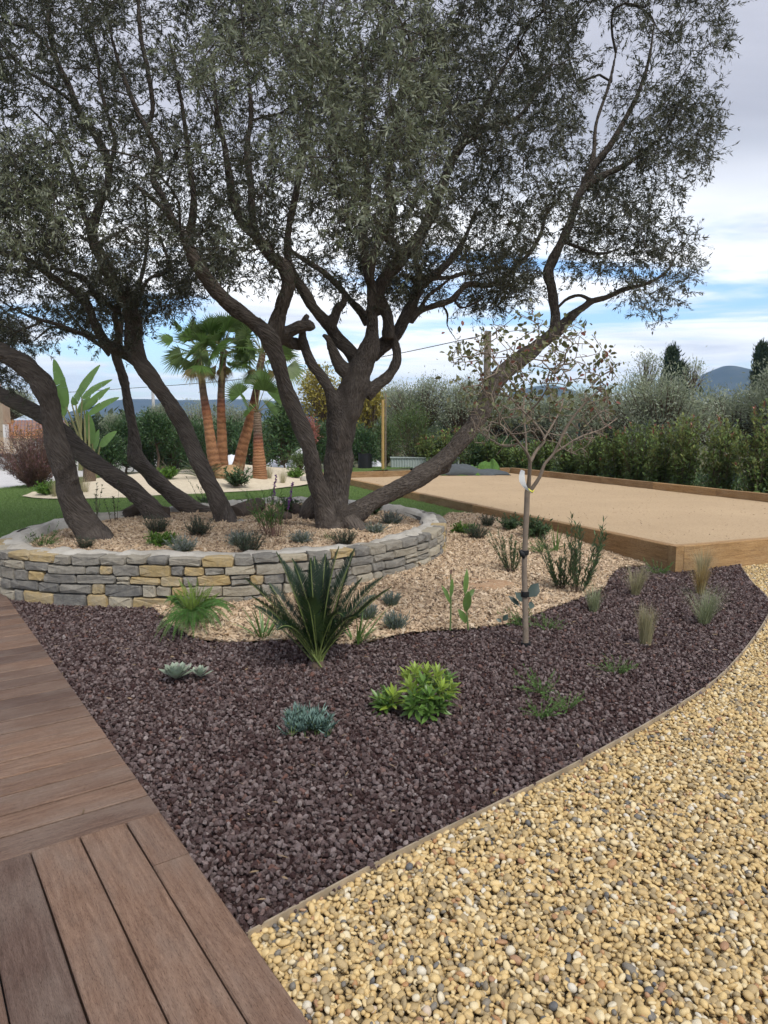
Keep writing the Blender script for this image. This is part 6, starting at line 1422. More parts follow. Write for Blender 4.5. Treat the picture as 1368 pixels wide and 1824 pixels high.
def paddle(parent, base, tip0, tip1, w_, rs, tears=3, face=(0.1, -1., .25)):
    """A big banana-like leaf: stalk, then a blade with a bent midrib and torn rim."""
    base, tip0, tip1 = map(np.array, (base, tip0, tip1)); mb = MB(); tube(mb, bezier(base, base + (tip0 - base) * .5 + np.array([0, 0, .12]), tip0, 8), np.linspace(.035, .014, 8), 6, 0, 0, 1); L = np.linalg.norm(tip1 - tip0); c = bezier(tip0, tip0 + (tip1 - tip0) * .5 + np.array([0, 0, .12 * L]), tip1, 15); tg = unit(np.gradient(c, axis=0)); sd = unit(np.cross(tg, np.array(face))); V = []; F = []; rn = []
    for sg in (-1, 1):
        i = 0; cuts = sorted(rs.choice(np.arange(3, 13), tears, replace=False))
        segs = np.split(np.arange(15), [int(q) for q in cuts])
        for s_ in segs:
            s_ = list(s_) + ([s_[-1] + 1] if s_[-1] < 14 else []); b = len(V); tw = rs.uniform(-.25, .25)
            for k in s_:
                wv = w_ * (math.sin(math.pi * min(1, .05 + .93 * (k / 14) ** .75)) ** .7); nrm = np.cross(sd[k], tg[k]) * sg; V += [c[k], c[k] + sd[k] * sg * wv + nrm * wv * (.25 + tw) - np.array([0, 0, .2 * wv])]; rn += [rs.random() * .3 + .4] * 2
            for k in range(len(s_) - 1): q = [b + 2 * k, b + 2 * k + 1, b + 2 * k + 3, b + 2 * k + 2]; F.append(q if sg > 0 else q[::-1])
    mb.add(V, F, 0, rnd=np.array(rn)); return mb.build('paddle_leaf', [M['strelitzia'], M['strelitzia_stem']], parent)
def strelitzia():
    rs = np.random.default_rng(17); b = sand_pt(160, 858); Y = b.y; r = plant('giant_strelitzia', b, 'tall banana-like plant with torn paddle leaves left on the sand island', 'plant'); mb = MB(); tube(mb, [b, np.array(b) + [0, 0, .3], np.array(b) + [-.02, 0, .5]], [.16, .13, .08], 10, .15, 3); mb.build('stump_base', M['brown_stem'], r)
    for (x0, y0, x1, y1, w_, dy) in ((118, 725, 96, 640, .17, 0), (134, 712, 178, 650, .12, .1), (128, 720, 150, 692, .13, -.3), (146, 708, 200, 676, .10, -.1), (150, 730, 196, 690, .11, .2), (158, 738, 212, 708, .11, 0), (112, 740, 92, 680, .14, -.2), (140, 735, 162, 700, .12, .4), (108, 745, 118, 700, .16, .3)):
        paddle(r, np.array(P(rs.uniform(140, 165), 838, Y)), P(x0, y0, Y + dy), P(x1, y1, Y + dy * 1.5), w_ * .8, rs, 5)
    b2 = sand_pt(170, 852); r2 = plant('young_strelitzia', b2, 'small banana-like shoot with two pale leaves beside the tall one', 'plant')
    for (x0, y0, x1, y1, w_, dy) in ((164, 790, 155, 732, .12, -.1), (178, 795, 208, 768, .10, 0), (168, 800, 176, 765, .08, .2)): paddle(r2, np.array(b2), P(x0, y0, b2.y + dy), P(x1, y1, b2.y + dy), w_, rs, 1)
strelitzia()

# ------------------------------------------------------------------ background trees and hedges
def bush_mass(mbL, mbS, c, R, rs, nclump, per, leaf, wid, clump, base=None, shell=.55, tmpl=LEAF2, upn=.5, mi=0, droop=0.0, stem=.01, flat=0.0):
    """Leaf clumps through an ellipsoid, denser near its surface, with stems from the base."""
    u = unit(rs.normal(size=(nclump, 3))); rad = (shell + (1 - shell) * rs.random(nclump)) ; u[:, 2] = np.where(u[:, 2] < -.55, -u[:, 2], u[:, 2]); wob = 1 + .22 * fbm(u * 2.2 + rs.uniform(0, 50), 2, 2)
    cc = np.asarray(c) + u * (rad * wob)[:, None] * np.asarray(R); own = np.repeat(np.arange(nclump), per); m = len(own); off = rs.normal(size=(m, 3)) * clump; pos = cc[own] + off; out = unit(pos - np.asarray(c) + off * 1.5); d = unit(out + rs.normal(size=(m, 3)) * .8 + np.array([0, 0, .35 - droop])); nm = unit(rs.normal(size=(m, 3)) * .7 + out * .4 + np.array([0, 0, upn])); ll = rs.uniform(*leaf, m)
    tone = np.clip(np.repeat(rs.random(nclump), per) * .55 + rs.random(m) * .45, 0, 1); leaves(mbL, pos, d, nm, ll, ll * wid, tmpl, tone, mi)
    if mbS is not None and base is not None:
        b = np.asarray(base, float); sel = rs.random(nclump) < min(1, 60 / nclump); mid = b + (cc[sel] - b) * .5 + rs.normal(size=(sel.sum(), 3)) * .06 * np.mean(R); mid[:, 2] -= .05; k = sel.sum(); prisms(mbS, np.tile(b, (k, 1)), mid, stem, stem * .7, 4); prisms(mbS, mid, cc[sel], stem * .7, stem * .25, 4)

def px_tree(name, label, crown, Y, base_y, leafm, n=(70, 60), leaf=(.06, .1), wid=.25, trunk_r=.09, cat='tree', group=None, barkm=None, seed=0, clump=None, depth=None, z0=None, tmpl=LEAF2, parts=('trunk', 'crown'), lobes=1):
    """Tree or shrub behind the garden: crown = (cx, cy, rx, ry) in photo pixels at distance Y."""
    rs = np.random.default_rng(seed); cx, cy, rx, ry = crown; s = PXS(cy, Y); c = np.array(P(cx, cy, Y)); R = np.array([rx * s, depth or rx * s * .8, ry * s]); zb = z0 if z0 is not None else float(land_z(c[0], c[1])); b = Vector((c[0], c[1], zb)); r = plant(name, b, label, cat, group); mbL, mbS = MB(), MB(); low = np.array([c[0], c[1], max(zb, c[2] - R[2] * .8)])
    tube(mbS, [np.array(b) - [0, 0, .1], np.array(b) + (low - np.array(b)) * .5 + rs.normal(size=3) * .05 * np.array([1, 1, 0]), low + [0, 0, .05]], [trunk_r * 1.2, trunk_r, trunk_r * .8], 9, .1, seed); cl = clump or .13 * float(np.mean(R)) + .05
    if lobes <= 1: bush_mass(mbL, mbS, c, R, rs, n[0], n[1], leaf, wid, cl, low, stem=trunk_r * .4, tmpl=tmpl)
    else:
        for k in range(lobes):
            a = rs.uniform(0, 6.28); o = np.array([math.cos(a) * R[0] * .5, math.sin(a) * R[1] * .5, rs.uniform(-.4, .5) * R[2]]); bush_mass(mbL, mbS, c + o, R * rs.uniform(.5, .68), rs, n[0] // lobes, n[1], leaf, wid, cl * .8, low, stem=trunk_r * .3, tmpl=tmpl)
    mbS.build(parts[0], barkm or M['brown_stem'], r); mbL.build(parts[1], leafm, r); return r

OB = 'olive trees beyond the garden'
OL = [((1180, 752, 95, 76), 18.0, 'grey-green olive tree behind the hedge, right under the left cypress'), ((1310, 752, 105, 68), 19.0, 'grey-green olive tree behind the hedge, below the right hill'), ((1420, 730, 90, 95), 17.5, 'grey-green olive tree cut by the right picture edge'), ((1085, 765, 70, 60), 20.0, 'grey-green olive tree behind the young bare-stemmed tree'),
      ((745, 725, 62, 66), 27.0, 'rounded silver olive tree just right of the forking trunk'), ((825, 738, 62, 60), 27.0, 'silver olive tree between the forking trunk and the leaning limb'), ((705, 745, 45, 55), 30.0, 'silver olive tree farther back beside the wooden stake'), ((905, 755, 60, 55), 25.0, 'olive tree behind the upper part of the leaning limb'), ((985, 770, 60, 55), 24.0, 'olive tree seen through the bare twigs of the young tree'),
      ((352, 765, 52, 48), 31.0, 'silver olive tree behind the left palms'), ((430, 765, 50, 45), 32.0, 'silver olive tree between the palm trunks far back'), ((288, 745, 26, 34), 36.0, 'small rounded olive tree under the pole top'), ((198, 765, 26, 26), 36.0, 'low silver tree beyond the paddle leaves'), ((12, 720, 40, 36), 30.0, 'pale tree in front of the house wall at the picture edge')]
for i, (cr_, Y, lab) in enumerate(OL): px_tree('background_olive', lab, cr_, Y, 0, M['olive_far'], (260, 52), (.07, .12), .26, .10, 'tree', OB, M['bark_far'] if 'bark_far' in M else M['brown_stem'], 200 + i, lobes=5)
px_tree('airy_tree', 'thin airy olive top rising left of the left cypress', (1150, 668, 34, 34), 19.0, 0, M['olive_far'], (40, 26), (.06, .10), .24, .05, 'tree', None, None, 231); px_tree('airy_tree', 'thin airy olive top right of the left cypress', (1235, 675, 22, 28), 19.5, 0, M['olive_far'], (26, 24), (.06, .10), .24, .05, 'tree', None, None, 232)

def cypress(x, ytop, ybot, wpx, Y, label, seed):
    rs = np.random.default_rng(seed); top = np.array(P(x, ytop, Y)); bot = np.array(P(x, ybot, Y)); s = PXS(ytop, Y); zb = float(land_z(bot[0], bot[1])); r = plant('cypress', (top[0], top[1], zb), label, 'tree', 'cypress trees'); ms, ml = MB(), MB(); tube(ms, [(top[0], top[1], zb - .1), (top[0], top[1], bot[2]), (top[0], top[1], top[2] - .3)], [.22, .16, .03], 8); n = 900; f = 1 - rs.random(n) ** 1.35; hgt = zb + .8 + (top[2] - zb - .8) * f; fl = np.clip((hgt - bot[2]) / (top[2] - bot[2]), 0, 1); rad = wpx * s * .5 * (1 - fl) ** .9 * np.sqrt(rs.random(n)) * (1 + .25 * rs.normal(size=n) * .6); az = rs.uniform(0, 6.283, n); cc = np.column_stack([top[0] + np.cos(az) * rad, top[1] + np.sin(az) * rad, hgt]); own = np.repeat(np.arange(n), 16); m = len(own); pos = cc[own] + rs.normal(size=(m, 3)) * [.12, .12, .16]; d = unit(np.column_stack([np.cos(az), np.sin(az), np.full(n, 2.0)])[own] + rs.normal(size=(m, 3)) * .5); leaves(ml, pos, d, rs.normal(size=(m, 3)), rs.uniform(.16, .34, m), .07, LEAF2, np.clip(np.repeat(rs.random(n), 16) * .6 + rs.random(m) * .4, 0, 1)); ms.build('trunk', M['brown_stem'], r); ml.build('crown', M['cypress'], r)
cypress(1197, 632, 720, 32, 38, 'broad dark cypress tip rising over the olive trees', 1); cypress(1213, 660, 720, 16, 39, 'short cypress tip just right of the broad one', 3); cypress(1357, 624, 720, 22, 38, 'slim dark cypress at the right picture edge', 2)

# photinia hedge along the court
def hedge_at(px, off):
    dx, dy, _ = ray(px, 860); A = np.array([[dx, -cu[0]], [dy, -cu[1]]]); p0 = c0 + cn * (CW + off); t_, a = np.linalg.solve(A, p0); return p0 + cu * a
def photinia(px, top_y, wpx, label, seed, bright=.5, red=8):
    rs = np.random.default_rng(seed); b2 = hedge_at(px, .85); Y = b2[1]; b = Vector((b2[0], b2[1], .05)); r = plant('photinia', b, label, 'shrub', 'photinia hedge along the court'); ms, ml, mr = MB(), MB(), MB(); h_ = P(px, top_y, Y).z - .05; wd = wpx * PXS(800, Y) * .78; n = 40
    az = rs.uniform(0, 6.283, n); hh = h_ * rs.uniform(.35, 1.0, n); hh[:3] = h_ * np.array([1, .94, .9]); rad = wd * np.sqrt(rs.random(n)) * (1.15 - .55 * hh / h_); S = []
    for k in range(6): f = k / 5; S.append(np.column_stack([b[0] + np.cos(az) * rad * f ** .6, b[1] + np.sin(az) * rad * f ** .6, .05 + hh * f]) + rs.normal(size=(n, 3)) * .015)
    S = np.stack(S, 1); stem_sticks(ms, S, .008, .003, 4); leaf_on(ml, S, rs, 50, (.07, .115), .44, .03, (.6, 1.3), LEAF6, 0, .7, 1, .05); leaf_on(ml, S, rs, 12, (.06, .10), .42, .72, (.3, .9), LEAF6, 1, .7, 1, .02); tipn = [0, 1, 2] + list(rs.integers(0, n, red)); leaf_on(mr, S[tipn], rs, 8, (.05, .085), .36, .93, (.1, .7), LEAF6, 0, .4)
    if rs.random() > bright: pass
    ms.build('stems', M['brown_stem'], r); ml.build('foliage', [M['photinia'], M['photinia_light'] if bright > .4 else M['photinia']], r); mr.build('red_shoots', M['photinia_red'], r)
PH = [(1352, 718, 62, 'tallest photinia with pink tips at the right edge', 1.0, 4), (1283, 746, 58, 'pale green photinia second from the right edge', 1.0, 6), (1215, 742, 56, 'photinia with one tall red shoot, third from the right edge', .6, 3), (1178, 760, 46, 'photinia below the left cypress with orange tips', .5, 3), (1135, 752, 52, 'dark photinia right of the young tree crown', .2, 4), (1095, 768, 50, 'dark photinia just right of the young tree twigs', .2, 3), (1050, 776, 50, 'photinia behind the right twigs of the young tree', .2, 3), (1008, 780, 46, 'photinia behind the middle twigs of the young tree', .3, 3), (968, 786, 42, 'photinia right behind the young tree trunk', .3, 3), (930, 790, 40, 'photinia left of the young tree trunk', .3, 3), (898, 792, 36, 'photinia behind the folded turf', .3, 3), (870, 786, 34, 'photinia behind the dark turf heap at the court end', .3, 4)]
for i, (px, ty, wp, lab, br, rd) in enumerate(PH): photinia(px, ty, wp, lab, 300 + i, br, rd)
for i, (x, ty, wp, Y, lab) in enumerate(((800, 762, 44, 21.5, 'pinkish photinia above the grey box, right one'), (765, 775, 40, 21.5, 'reddish photinia above the grey box, left one'))):
    s_ = hedge_at
    hedge_at = (lambda q: (lambda px, off: q))(np.array(P(x, 830, Y))[:2]); photinia(x, ty, wp, lab, 330 + i, .6, 16); hedge_at = s_
SH = [((735, 785, 34, 55), 22.0, 'bamboo', 'tall light green hedge plant behind the grey box', (120, 40), (.08, .13), .16), ((690, 790, 26, 45), 23.0, 'bamboo', 'light green hedge plant behind the wooden stake', (80, 40), (.08, .13), .16), ((645, 800, 26, 34), 21.5, 'oleander', 'dark leafy shrub by the black pot', (90, 36), (.07, .11), .4),
      ((505, 785, 26, 55), 21.0, 'oleander', 'upright laurel right of the short palm', (120, 36), (.09, .14), .42), ((560, 800, 30, 42), 25.0, 'oleander', 'dark hedge shrub seen left of the forking trunk', (80, 36), (.09, .14), .4), ((455, 800, 40, 40), 25.0, 'oleander', 'dark hedge shrub behind the short palm', (110, 36), (.09, .14), .4), ((405, 795, 36, 44), 26.0, 'oleander', 'dark hedge shrub behind the straight palm', (100, 36), (.09, .14), .4),
      ((345, 800, 34, 46), 23.0, 'oleander', 'tall oleander left of the palms', (110, 36), (.10, .16), .22), ((308, 800, 30, 48), 22.0, 'oleander', 'oleander behind the long straight trunk', (110, 36), (.10, .16), .22), ((225, 795, 34, 48), 22.0, 'oleander', 'large oleander between the crooked trunk and the paddle leaves', (130, 36), (.10, .16), .2), ((262, 810, 26, 34), 21.5, 'oleander', 'low oleander under the ball-headed tree', (80, 36), (.10, .16), .22), ((150, 790, 30, 44), 21.0, 'cypress', 'dense dark evergreen behind the paddle-leaf stems', (130, 40), (.08, .12), .3), ((192, 812, 26, 30), 20.5, 'oleander', 'low dark shrub right of the small paddle leaves', (80, 36), (.08, .13), .3), ((105, 815, 24, 26), 20, 'oleander', 'low shrub right of the purple bush by the drive', (60, 36), (.08, .13), .3),
      ((535, 825, 14, 14), 19.0, 'bamboo', 'small green shrub in front of the white sheets', (40, 30), (.06, .1), .3), ((880, 815, 40, 30), 22.0, 'oleander', 'dark hedge shrub beyond the far court corner', (90, 36), (.08, .12), .35), ((830, 815, 40, 32), 22.5, 'bamboo', 'green hedge shrub beyond the turf heap', (90, 36), (.08, .12), .3)]
for i, (cr_, Y, mk, lab, nn_, lf, wd) in enumerate(SH): px_tree('hedge_shrub', lab, cr_, Y, 0, M[mk], nn_, lf, wd, .035, 'shrub', 'hedge shrubs at the back of the garden', None, 400 + i, parts=('stems', 'foliage'))
px_tree('ball_tree', 'small ball-headed tree left of the long straight trunk', (277, 770, 30, 28), 20.5, 0, M['oleander'], (130, 36), (.07, .11), .4, .04, 'tree', None, None, 431, z0=.1)
px_tree('yellow_tree', 'tall airy tree with yellow autumn leaves behind the forking trunk', (585, 712, 52, 62), 28.0, 0, M['yellow_leaf'], (130, 26), (.08, .14), .5, .08, 'tree', None, None, 441, lobes=5, tmpl=LEAF6); px_tree('yellow_tree', 'lower yellow-leaved tree right of the forking trunk', (662, 745, 34, 48), 24.0, 0, M['yellow_leaf'], (90, 24), (.08, .13), .5, .06, 'tree', None, None, 442, lobes=4, tmpl=LEAF6)
px_tree('red_shrub', 'reddish shrub glimpsed left of the forking trunk', (552, 775, 12, 26), 24.0, 0, M['photinia_red'], (40, 26), (.06, .1), .35, .03, 'shrub', None, None, 443)
def purple_bush():
    rs = np.random.default_rng(44); b = G(62, 868, LAWN_Z); r = plant('purple_shrub', b, 'wispy purple-brown shrub standing on the lawn edge before the house', 'shrub'); ms, ml = MB(), MB(); S = stems_of(b, rs, 170, (.6, 1.4), (.03, .85), (-.2, .35), .12, 7); stem_sticks(ms, S, .007, .002); leaf_on(ml, S, rs, 100, (.04, .085), .17, .15, (.2, .9), LEAF2, 0, .3, 1, .03); ms.build('stems', M['stem_red'], r); ml.build('foliage', M['purple_leaf'], r)
purple_bush()

# far-off woods that read as one mass below the hills
def far_wood():
    rs = np.random.default_rng(50); mb = MB(); n = 420
    for k in range(n):
        Y = rs.uniform(55, 260); X = rs.uniform(-.75, .8) * Y; z = float(land_z(X, Y)); h_ = rs.uniform(2.5, 5.5); R = np.array([h_ * .7, h_ * .7, h_ * .5]); bush_mass(mb, None, np.array([X, Y, z + h_ * .5]), R, rs, 14, 12, (.5, 1.0), .6, .5)
    o = mb.build('far_woods', M['far_wood']); tag(o, 'far-off green woods below the blue hills', 'woods', None, 'stuff')
M['far_wood'] = leaf_mat('far_wood_leaf', (.06, .085, .04), (.08, .10, .055), .4, .1, .7, .1)
far_wood()

# ------------------------------------------------------------------ things at the far end of the court
Yg = float(court_pt(CL + .5, 1.2)[1])
def grey_box():
    a, b = G(696, 833, LAWN_Z), G(818, 833, LAWN_Z); hgt = 18 * PXS(825, a.y); r = plant('grey_box', a, 'long low grey-green ribbed metal planter at the far end of the court', 'planter'); mb = MB(); n = 52; V = []
    for i in range(n + 1):
        f = i / n; x = a.x + (b.x - a.x) * f; y = a.y + (b.y - a.y) * f - .02 * (i % 2); V += [(x, y, LAWN_Z - .03), (x, y, LAWN_Z + hgt - .02)]
    mb.add(V, [[2 * i, 2 * i + 2, 2 * i + 3, 2 * i + 1] for i in range(n)]); mb.build('ribbed_panel', M['grey_box'], r, smooth=False); mb = MB(); v, f = box_v(a.x - .02, b.x + .02, a.y - .045, a.y + .55, LAWN_Z + hgt - .02, LAWN_Z + hgt); mb.add(v, f); v, f = box_v(a.x, b.x, a.y + .02, a.y + .53, LAWN_Z - .03, LAWN_Z + hgt - .022); mb.add(v, f); mb.build('rim', M['grey_box'], r, smooth=False)
grey_box()
def turf_heap():
    rs = np.random.default_rng(31); c = np.array(G(845, 845, CT - .135)); s = PXS(845, c[1]); r = plant('turf_roll', c, 'heap of folded artificial turf showing its dark grey backing on the court', 'turf')
    def cloth(cx, cy, wx, wy, hz, mat, name, sd, yawz=0.0):
        n = 16; V = []
        for i in range(n + 1):
            for j in range(n + 1):
                u, v = i / n * 2 - 1, j / n * 2 - 1; e = (1 - abs(u) ** 3) * (1 - abs(v) ** 3); z = hz * e ** .6 * (.55 + .45 * float(fbm(np.array([[u * 1.3 + sd, v * 1.6, sd]]), 2, sd)[0])) + .02 * math.sin(5 * v + 2 * u + sd); wob = .06 * float(vnoise(np.array([[u * 2 + sd * 3, v * 2, 1.]]))[0]); V.append((c[0] + cx + u * wx + wob, c[1] + cy + v * wy + wob, CT - .135 + max(.005, z)))
        mb = MB(); mb.add(V, [[i * (n + 1) + j, (i + 1) * (n + 1) + j, (i + 1) * (n + 1) + j + 1, i * (n + 1) + j + 1] for i in range(n) for j in range(n)]); o = mb.build(name, mat, r); md = o.modifiers.new('t', 'SOLIDIFY'); md.thickness = .015
    cloth(-.25, .1, .75, .5, .36, M['turf_back'], 'dark_backing', 2); cloth(.35, 0, .55, .35, .12, M['turf_back'], 'dark_backing', 5); cloth(.42, .35, .30, .28, .42, M['turf_green'], 'green_fold', 7); cloth(-.35, -.25, .5, .14, .16, M['turf_green'], 'green_fold', 9); cloth(-.05, .5, .3, .16, .30, M['turf_green'], 'green_fold', 11)
M['turf_back'] = plain('turf_rubber_back', (.075, .085, .09), .8, .2, 6, .3); M['turf_green'] = plain('turf_pile', (.075, .15, .03), .9, .3, 40, .8, 200)
turf_heap()
def post(name, x, ytop, Y, rad, mat, label, cat, zb=None, part=None, sq=False):
    t_ = P(x, ytop, Y); zb = float(land_z(t_.x, t_.y)) if zb is None else zb; mb = MB(); tube(mb, [(t_.x, t_.y, zb - .1), (t_.x, t_.y, (zb + t_.z) / 2), (t_.x, t_.y, t_.z)], [rad, rad * .96, rad * .9], 4 if sq else 10); o = mb.build(name, mat, None, smooth=not sq); return tag(o, label, cat)
post('tree_stake', 682, 712, 20.5, .045, M['stake'], 'yellowish wooden tree stake standing behind the court', 'stake', .1); post('thin_trunk', 687, 700, 20.6, .02, M['wood_grey'], 'thin grey sapling trunk tied to the wooden stake', 'sapling', .1)
post('utility_pole', 869, 590, 30.0, .16, M['pole_wood'], 'weathered wooden utility pole behind the leaning limb', 'pole'); post('utility_pole', 272, 692, 45.0, .10, M['concrete'], 'thin pale utility pole top left of the palms', 'pole')
wp = catmull([np.array(P(x, y, Y)) for x, y, Y in ((-260, 712, 60), (33, 703, 50), (208, 693, 46), (351, 683, 42), (439, 674, 40), (605, 649, 35), (714, 629, 33), (835, 603, 30.5), (869, 595, 30))], 6); mb = MB(); tube(mb, wp, .018, 5); tag(mb.build('power_line', M['wire']), 'thin black power line sagging between the utility poles', 'cable')
mb = MB(); wp = catmull([np.array(P(x, y, Y)) for x, y, Y in ((869, 597, 30), (960, 620, 32), (1100, 650, 36), (1500, 690, 44))], 6)
post('plant_pot', 650, 808, 21.0, .22, M['black'], 'black plastic plant pot behind the far court border', 'pot', .05)
def sheet_heap(name, x, y, wpx, hpx, Y, label, seed):
    rs = np.random.default_rng(seed); c = np.array(P(x, y, Y)); s = PXS(y, Y); n = 12; V = []; zb = float(land_z(c[0], c[1]))
    for i in range(n + 1):
        for j in range(n + 1):
            u, v = i / n * 2 - 1, j / n * 2 - 1; e = max(0, (1 - abs(u) ** 2.5) * (1 - abs(v) ** 2.5)); V.append((c[0] + u * wpx * s * .5, c[1] + v * .6, zb + (c[2] + hpx * s * .5 - zb) * e ** .5 * (.85 + .22 * float(fbm(np.array([[u * 1.5 + seed, v * 1.5, 0]]), 2, seed)[0]))))
    mb = MB(); mb.add(V, [[i * (n + 1) + j, (i + 1) * (n + 1) + j, (i + 1) * (n + 1) + j + 1, i * (n + 1) + j + 1] for i in range(n) for j in range(n)]); tag(mb.build(name, M['white_sheet']), label, 'tarpaulin')
sheet_heap('white_tarpaulin', 540, 815, 60, 30, 22.0, 'white sheet heaped up left of the forking trunk', 3); sheet_heap('white_tarpaulin', 492, 822, 40, 24, 22.5, 'white sheet right behind the short palm', 5); sheet_heap('white_tarpaulin', 668, 828, 34, 12, 22.0, 'low white sheet by the wooden stake', 7); sheet_heap('white_tarpaulin', 415, 818, 40, 26, 23.5, 'white sheet seen between the palm trunks', 9)
# wire fence behind the photinias
fr = empty('wire_fence', (hedge_at(1322, 1.7)[0], hedge_at(1322, 1.7)[1], 0), 'dark green wire fence with slim posts behind the photinia hedge', 'fence')
fp = [c0 + cn * (CW + 1.7) + cu * a for a in np.arange(-2.0, CL + 4, 2.5)]
for p in fp: mb = MB(); tube(mb, [(p[0], p[1], -.2), (p[0], p[1], .7), (p[0], p[1], 1.45)], .028, 8); mb.build('fence_post', M['post_green'], fr)
for z in (.3, .6, .9, 1.2, 1.42): mb = MB(); tube(mb, [(p[0], p[1], z) for p in fp], .003, 4); mb.build('fence_wire', M['post_green'], fr)
# house down the slope
def roof_tiles(mb, e0, e1, r0, r1, cols, rows, mi=0):
    """Half-round tiles laid in overlapping rows between eave and ridge."""
    e0, e1, r0, r1 = [np.array(q) for q in (e0, e1, r0, r1)]; nrm = unit(np.cross(e1 - e0, r0 - e0)[None])[0]; nrm = nrm if nrm[2] > 0 else -nrm; cw = np.linalg.norm(e1 - e0) / cols
    for c in range(cols):
        for r in range(rows):
            f0, f1 = r / rows, (r + 1.12) / rows; V = []
            for f, lift in ((f0, .03), (min(f1, 1.0), .0)):
                a = e0 + (r0 - e0) * f; b = e1 + (r1 - e1) * f
                for k in range(5): th = math.pi * k / 4; V.append(a + (b - a) * ((c + .5 - .5 * math.cos(th)) / cols) + nrm * (math.sin(th) * cw * .42 + lift))
            mb.add(V, [[k, k + 1, 6 + k, 5 + k] for k in range(4)], mi)
M['tile'] = ground_mat('clay_roof_tile', [(.3, (.36, .135, .055)), (.5, (.47, .21, .09)), (.75, (.52, .31, .17))], 3.2, .3, 20, .85, .01, 1.0, .2); M['tile_pale'] = ground_mat('pale_roof_tile', [(.3, (.36, .24, .14)), (.7, (.56, .43, .29))], 3.2, .3, 20, .85, .01, 1.0, .2)
M['tower_stone'] = plain('tower_stone', (.36, .29, .21), .9, .2, 3, .3)
def house():
    r = plant('house', P(40, 850, 25), 'white house with orange clay tile roofs down the slope at the left', 'house'); Q = lambda x, y, Y: np.array(P(x, y, Y)); mb = MB(); roof_tiles(mb, Q(8, 784, 24), Q(170, 784, 24), Q(12, 750, 27), Q(168, 752, 27), 24, 12); mb.build('roof', M['tile'], r, smooth=True); mb = MB(); roof_tiles(mb, Q(-120, 812, 20.5), Q(62, 812, 20.5), Q(-120, 781, 23.4), Q(58, 781, 23.4), 26, 11); mb.build('porch_roof', M['tile_pale'], r)
    mb = MB(); a, b = Q(22, 786, 24.2), Q(168, 786, 24.2); v, f = box_v(a[0], b[0], 24.2, 29.5, -4, a[2]); mb.add(v, f); a, b = Q(-118, 814, 20.8), Q(26, 814, 20.8); v, f = box_v(a[0], b[0], 20.8, 24.0, -4, a[2]); mb.add(v, f); mb.build('wall', M['render_wall'], r, smooth=False)
    mb = MB(); a = Q(-80, 700, 26); b = Q(3, 700, 26); v, f = box_v(a[0], b[0], 26, 26.5, -4, a[2]); mb.add(v, f); mb.build('tower_wall', M['tower_stone'], r, smooth=False); mb = MB(); roof_tiles(mb, Q(-84, 703, 25.8), Q(5, 703, 25.8), Q(-84, 684, 28.5), Q(2, 684, 28.5), 7, 6); mb.build('tower_roof', M['tile'], r)
    mb = MB(); a = Q(6, 756, 23.9); b = Q(12, 790, 23.9); v, f = box_v(a[0], b[0], 23.85, 24.1, -3, a[2]); mb.add(v, f); mb.build('gable_trim', M['render_wall'], r, smooth=False)
    mb = MB(); a = Q(-60, 826, 20.76); b = Q(-20, 850, 20.76); v, f = box_v(a[0], b[0], 20.77, 20.9, b[2], a[2]); mb.add(v, f); mb.build('window', M['window'], r, smooth=False)
house()

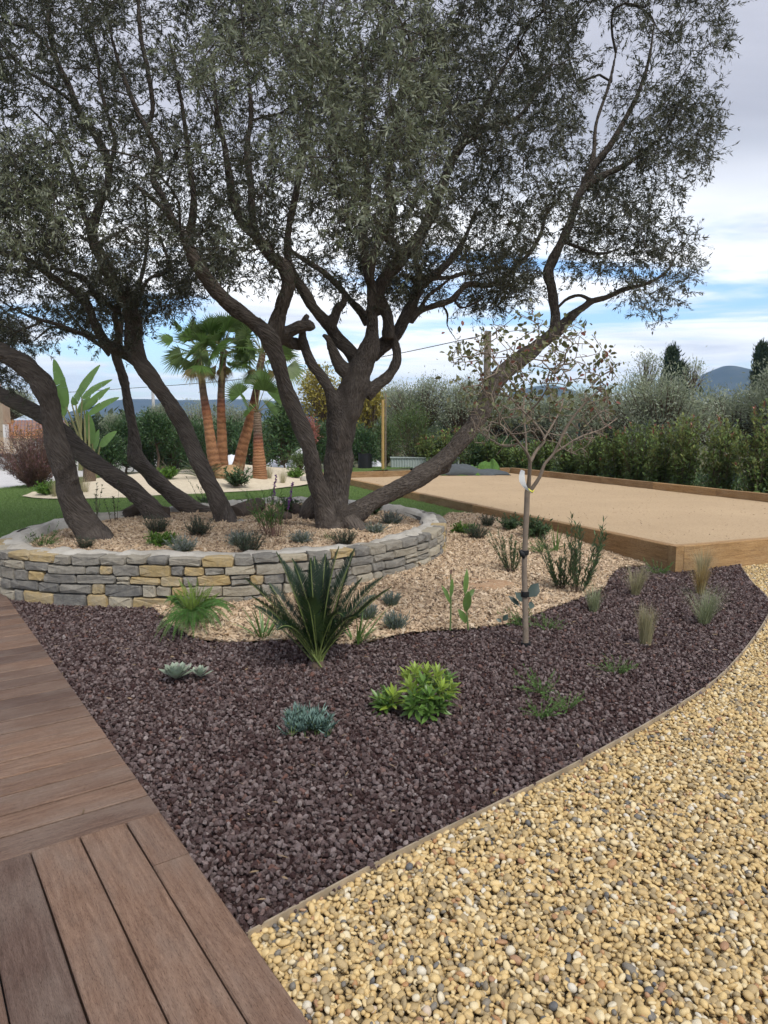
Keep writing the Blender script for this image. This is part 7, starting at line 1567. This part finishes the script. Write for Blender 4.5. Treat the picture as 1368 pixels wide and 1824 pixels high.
# low ground cover between hedge and fence
def ground_cover():
    rs = np.random.default_rng(71); mb = MB(); n = 2600; a = rs.uniform(-3, CL + 5, n); o = CW + .25 + rs.random(n) ** 1.2 * 5.0; p = c0[None] + cu[None] * a[:, None] + cn[None] * o[:, None]; own = np.repeat(np.arange(n), 9); m = len(own); h_ = rs.uniform(.1, .45, n) * (.5 + .5 * np.clip((o - CW) / 2, 0, 1))
    pos = np.column_stack([p[own] + rs.normal(size=(m, 2)) * .10, -.05 + h_[own] * rs.random(m)]); leaves(mb, pos, rs.normal(size=(m, 3)) + np.array([0, 0, .8]), rs.normal(size=(m, 3)) + np.array([0, 0, .8]), rs.uniform(.06, .12, m), .04, LEAF2, np.clip(np.repeat(rs.random(n), 9) * .6 + rs.random(m) * .4, 0, 1))
    tag(mb.build('ground_cover', M['bush_green']), 'low green weeds and ivy under the photinia hedge', 'ground cover', None, 'stuff')
ground_cover()

# dry leaves fallen from the olives
def litter():
    rs = np.random.default_rng(88); mb = MB(); n = 420; x = rs.uniform(-2.6, 3.0, n); y = rs.uniform(1.9, 6.6, n); ok = inside(lava_poly, x, y) | (rs.random(n) < .12) & inside([tuple(deck_pt(-2, .02)), tuple(deck_pt(3.6, .02)), tuple(deck_pt(3.6, 2)), tuple(deck_pt(-2, 2))], x, y); dk = ~inside(lava_poly, x, y); x, y, dk = x[ok], y[ok], dk[ok]; m = len(x); az = rs.uniform(0, 6.283, m)
    leaves(mb, np.column_stack([x, y, np.where(dk, DECK_Z + .004, .014)]), np.column_stack([np.cos(az), np.sin(az), rs.uniform(-.1, .25, m)]), rs.normal(size=(m, 3)) * .25 + np.array([0, 0, 1]), rs.uniform(.02, .05, m), rs.uniform(.005, .010, m), LEAF6)
    tag(mb.build('leaf_litter', M['dry_leaf']), 'dry fallen olive leaves scattered on the lava and the deck', 'leaf litter', None, 'stuff')
M['dry_leaf'] = leaf_mat('dry_leaf', (.24, .17, .10), (.30, .24, .16), .45, .1)
litter()

# ------------------------------------------------------------------ the air: a thin even haze round the whole scene
hz = MB(); v, f = box_v(-2600, 2600, -2592, 2608, -40, 165); hz.add(v, f); hm = bpy.data.materials.new('haze_air'); hm.use_nodes = True; ht = NT(hm.node_tree); ht.n.clear(); pv = ht.add('ShaderNodeVolumePrincipled'); pv.inputs['Color'].default_value = (0.36, 0.58, 1.0, 1); pv.inputs['Density'].default_value = HAZE; pv.inputs['Anisotropy'].default_value = 0.0
ho = ht.add('ShaderNodeOutputMaterial'); ht.l.new(pv.outputs[0], ho.inputs['Volume']); o = hz.build('haze', hm, smooth=False); tag(o, 'thin bluish haze in the far air', 'haze', None, 'stuff')
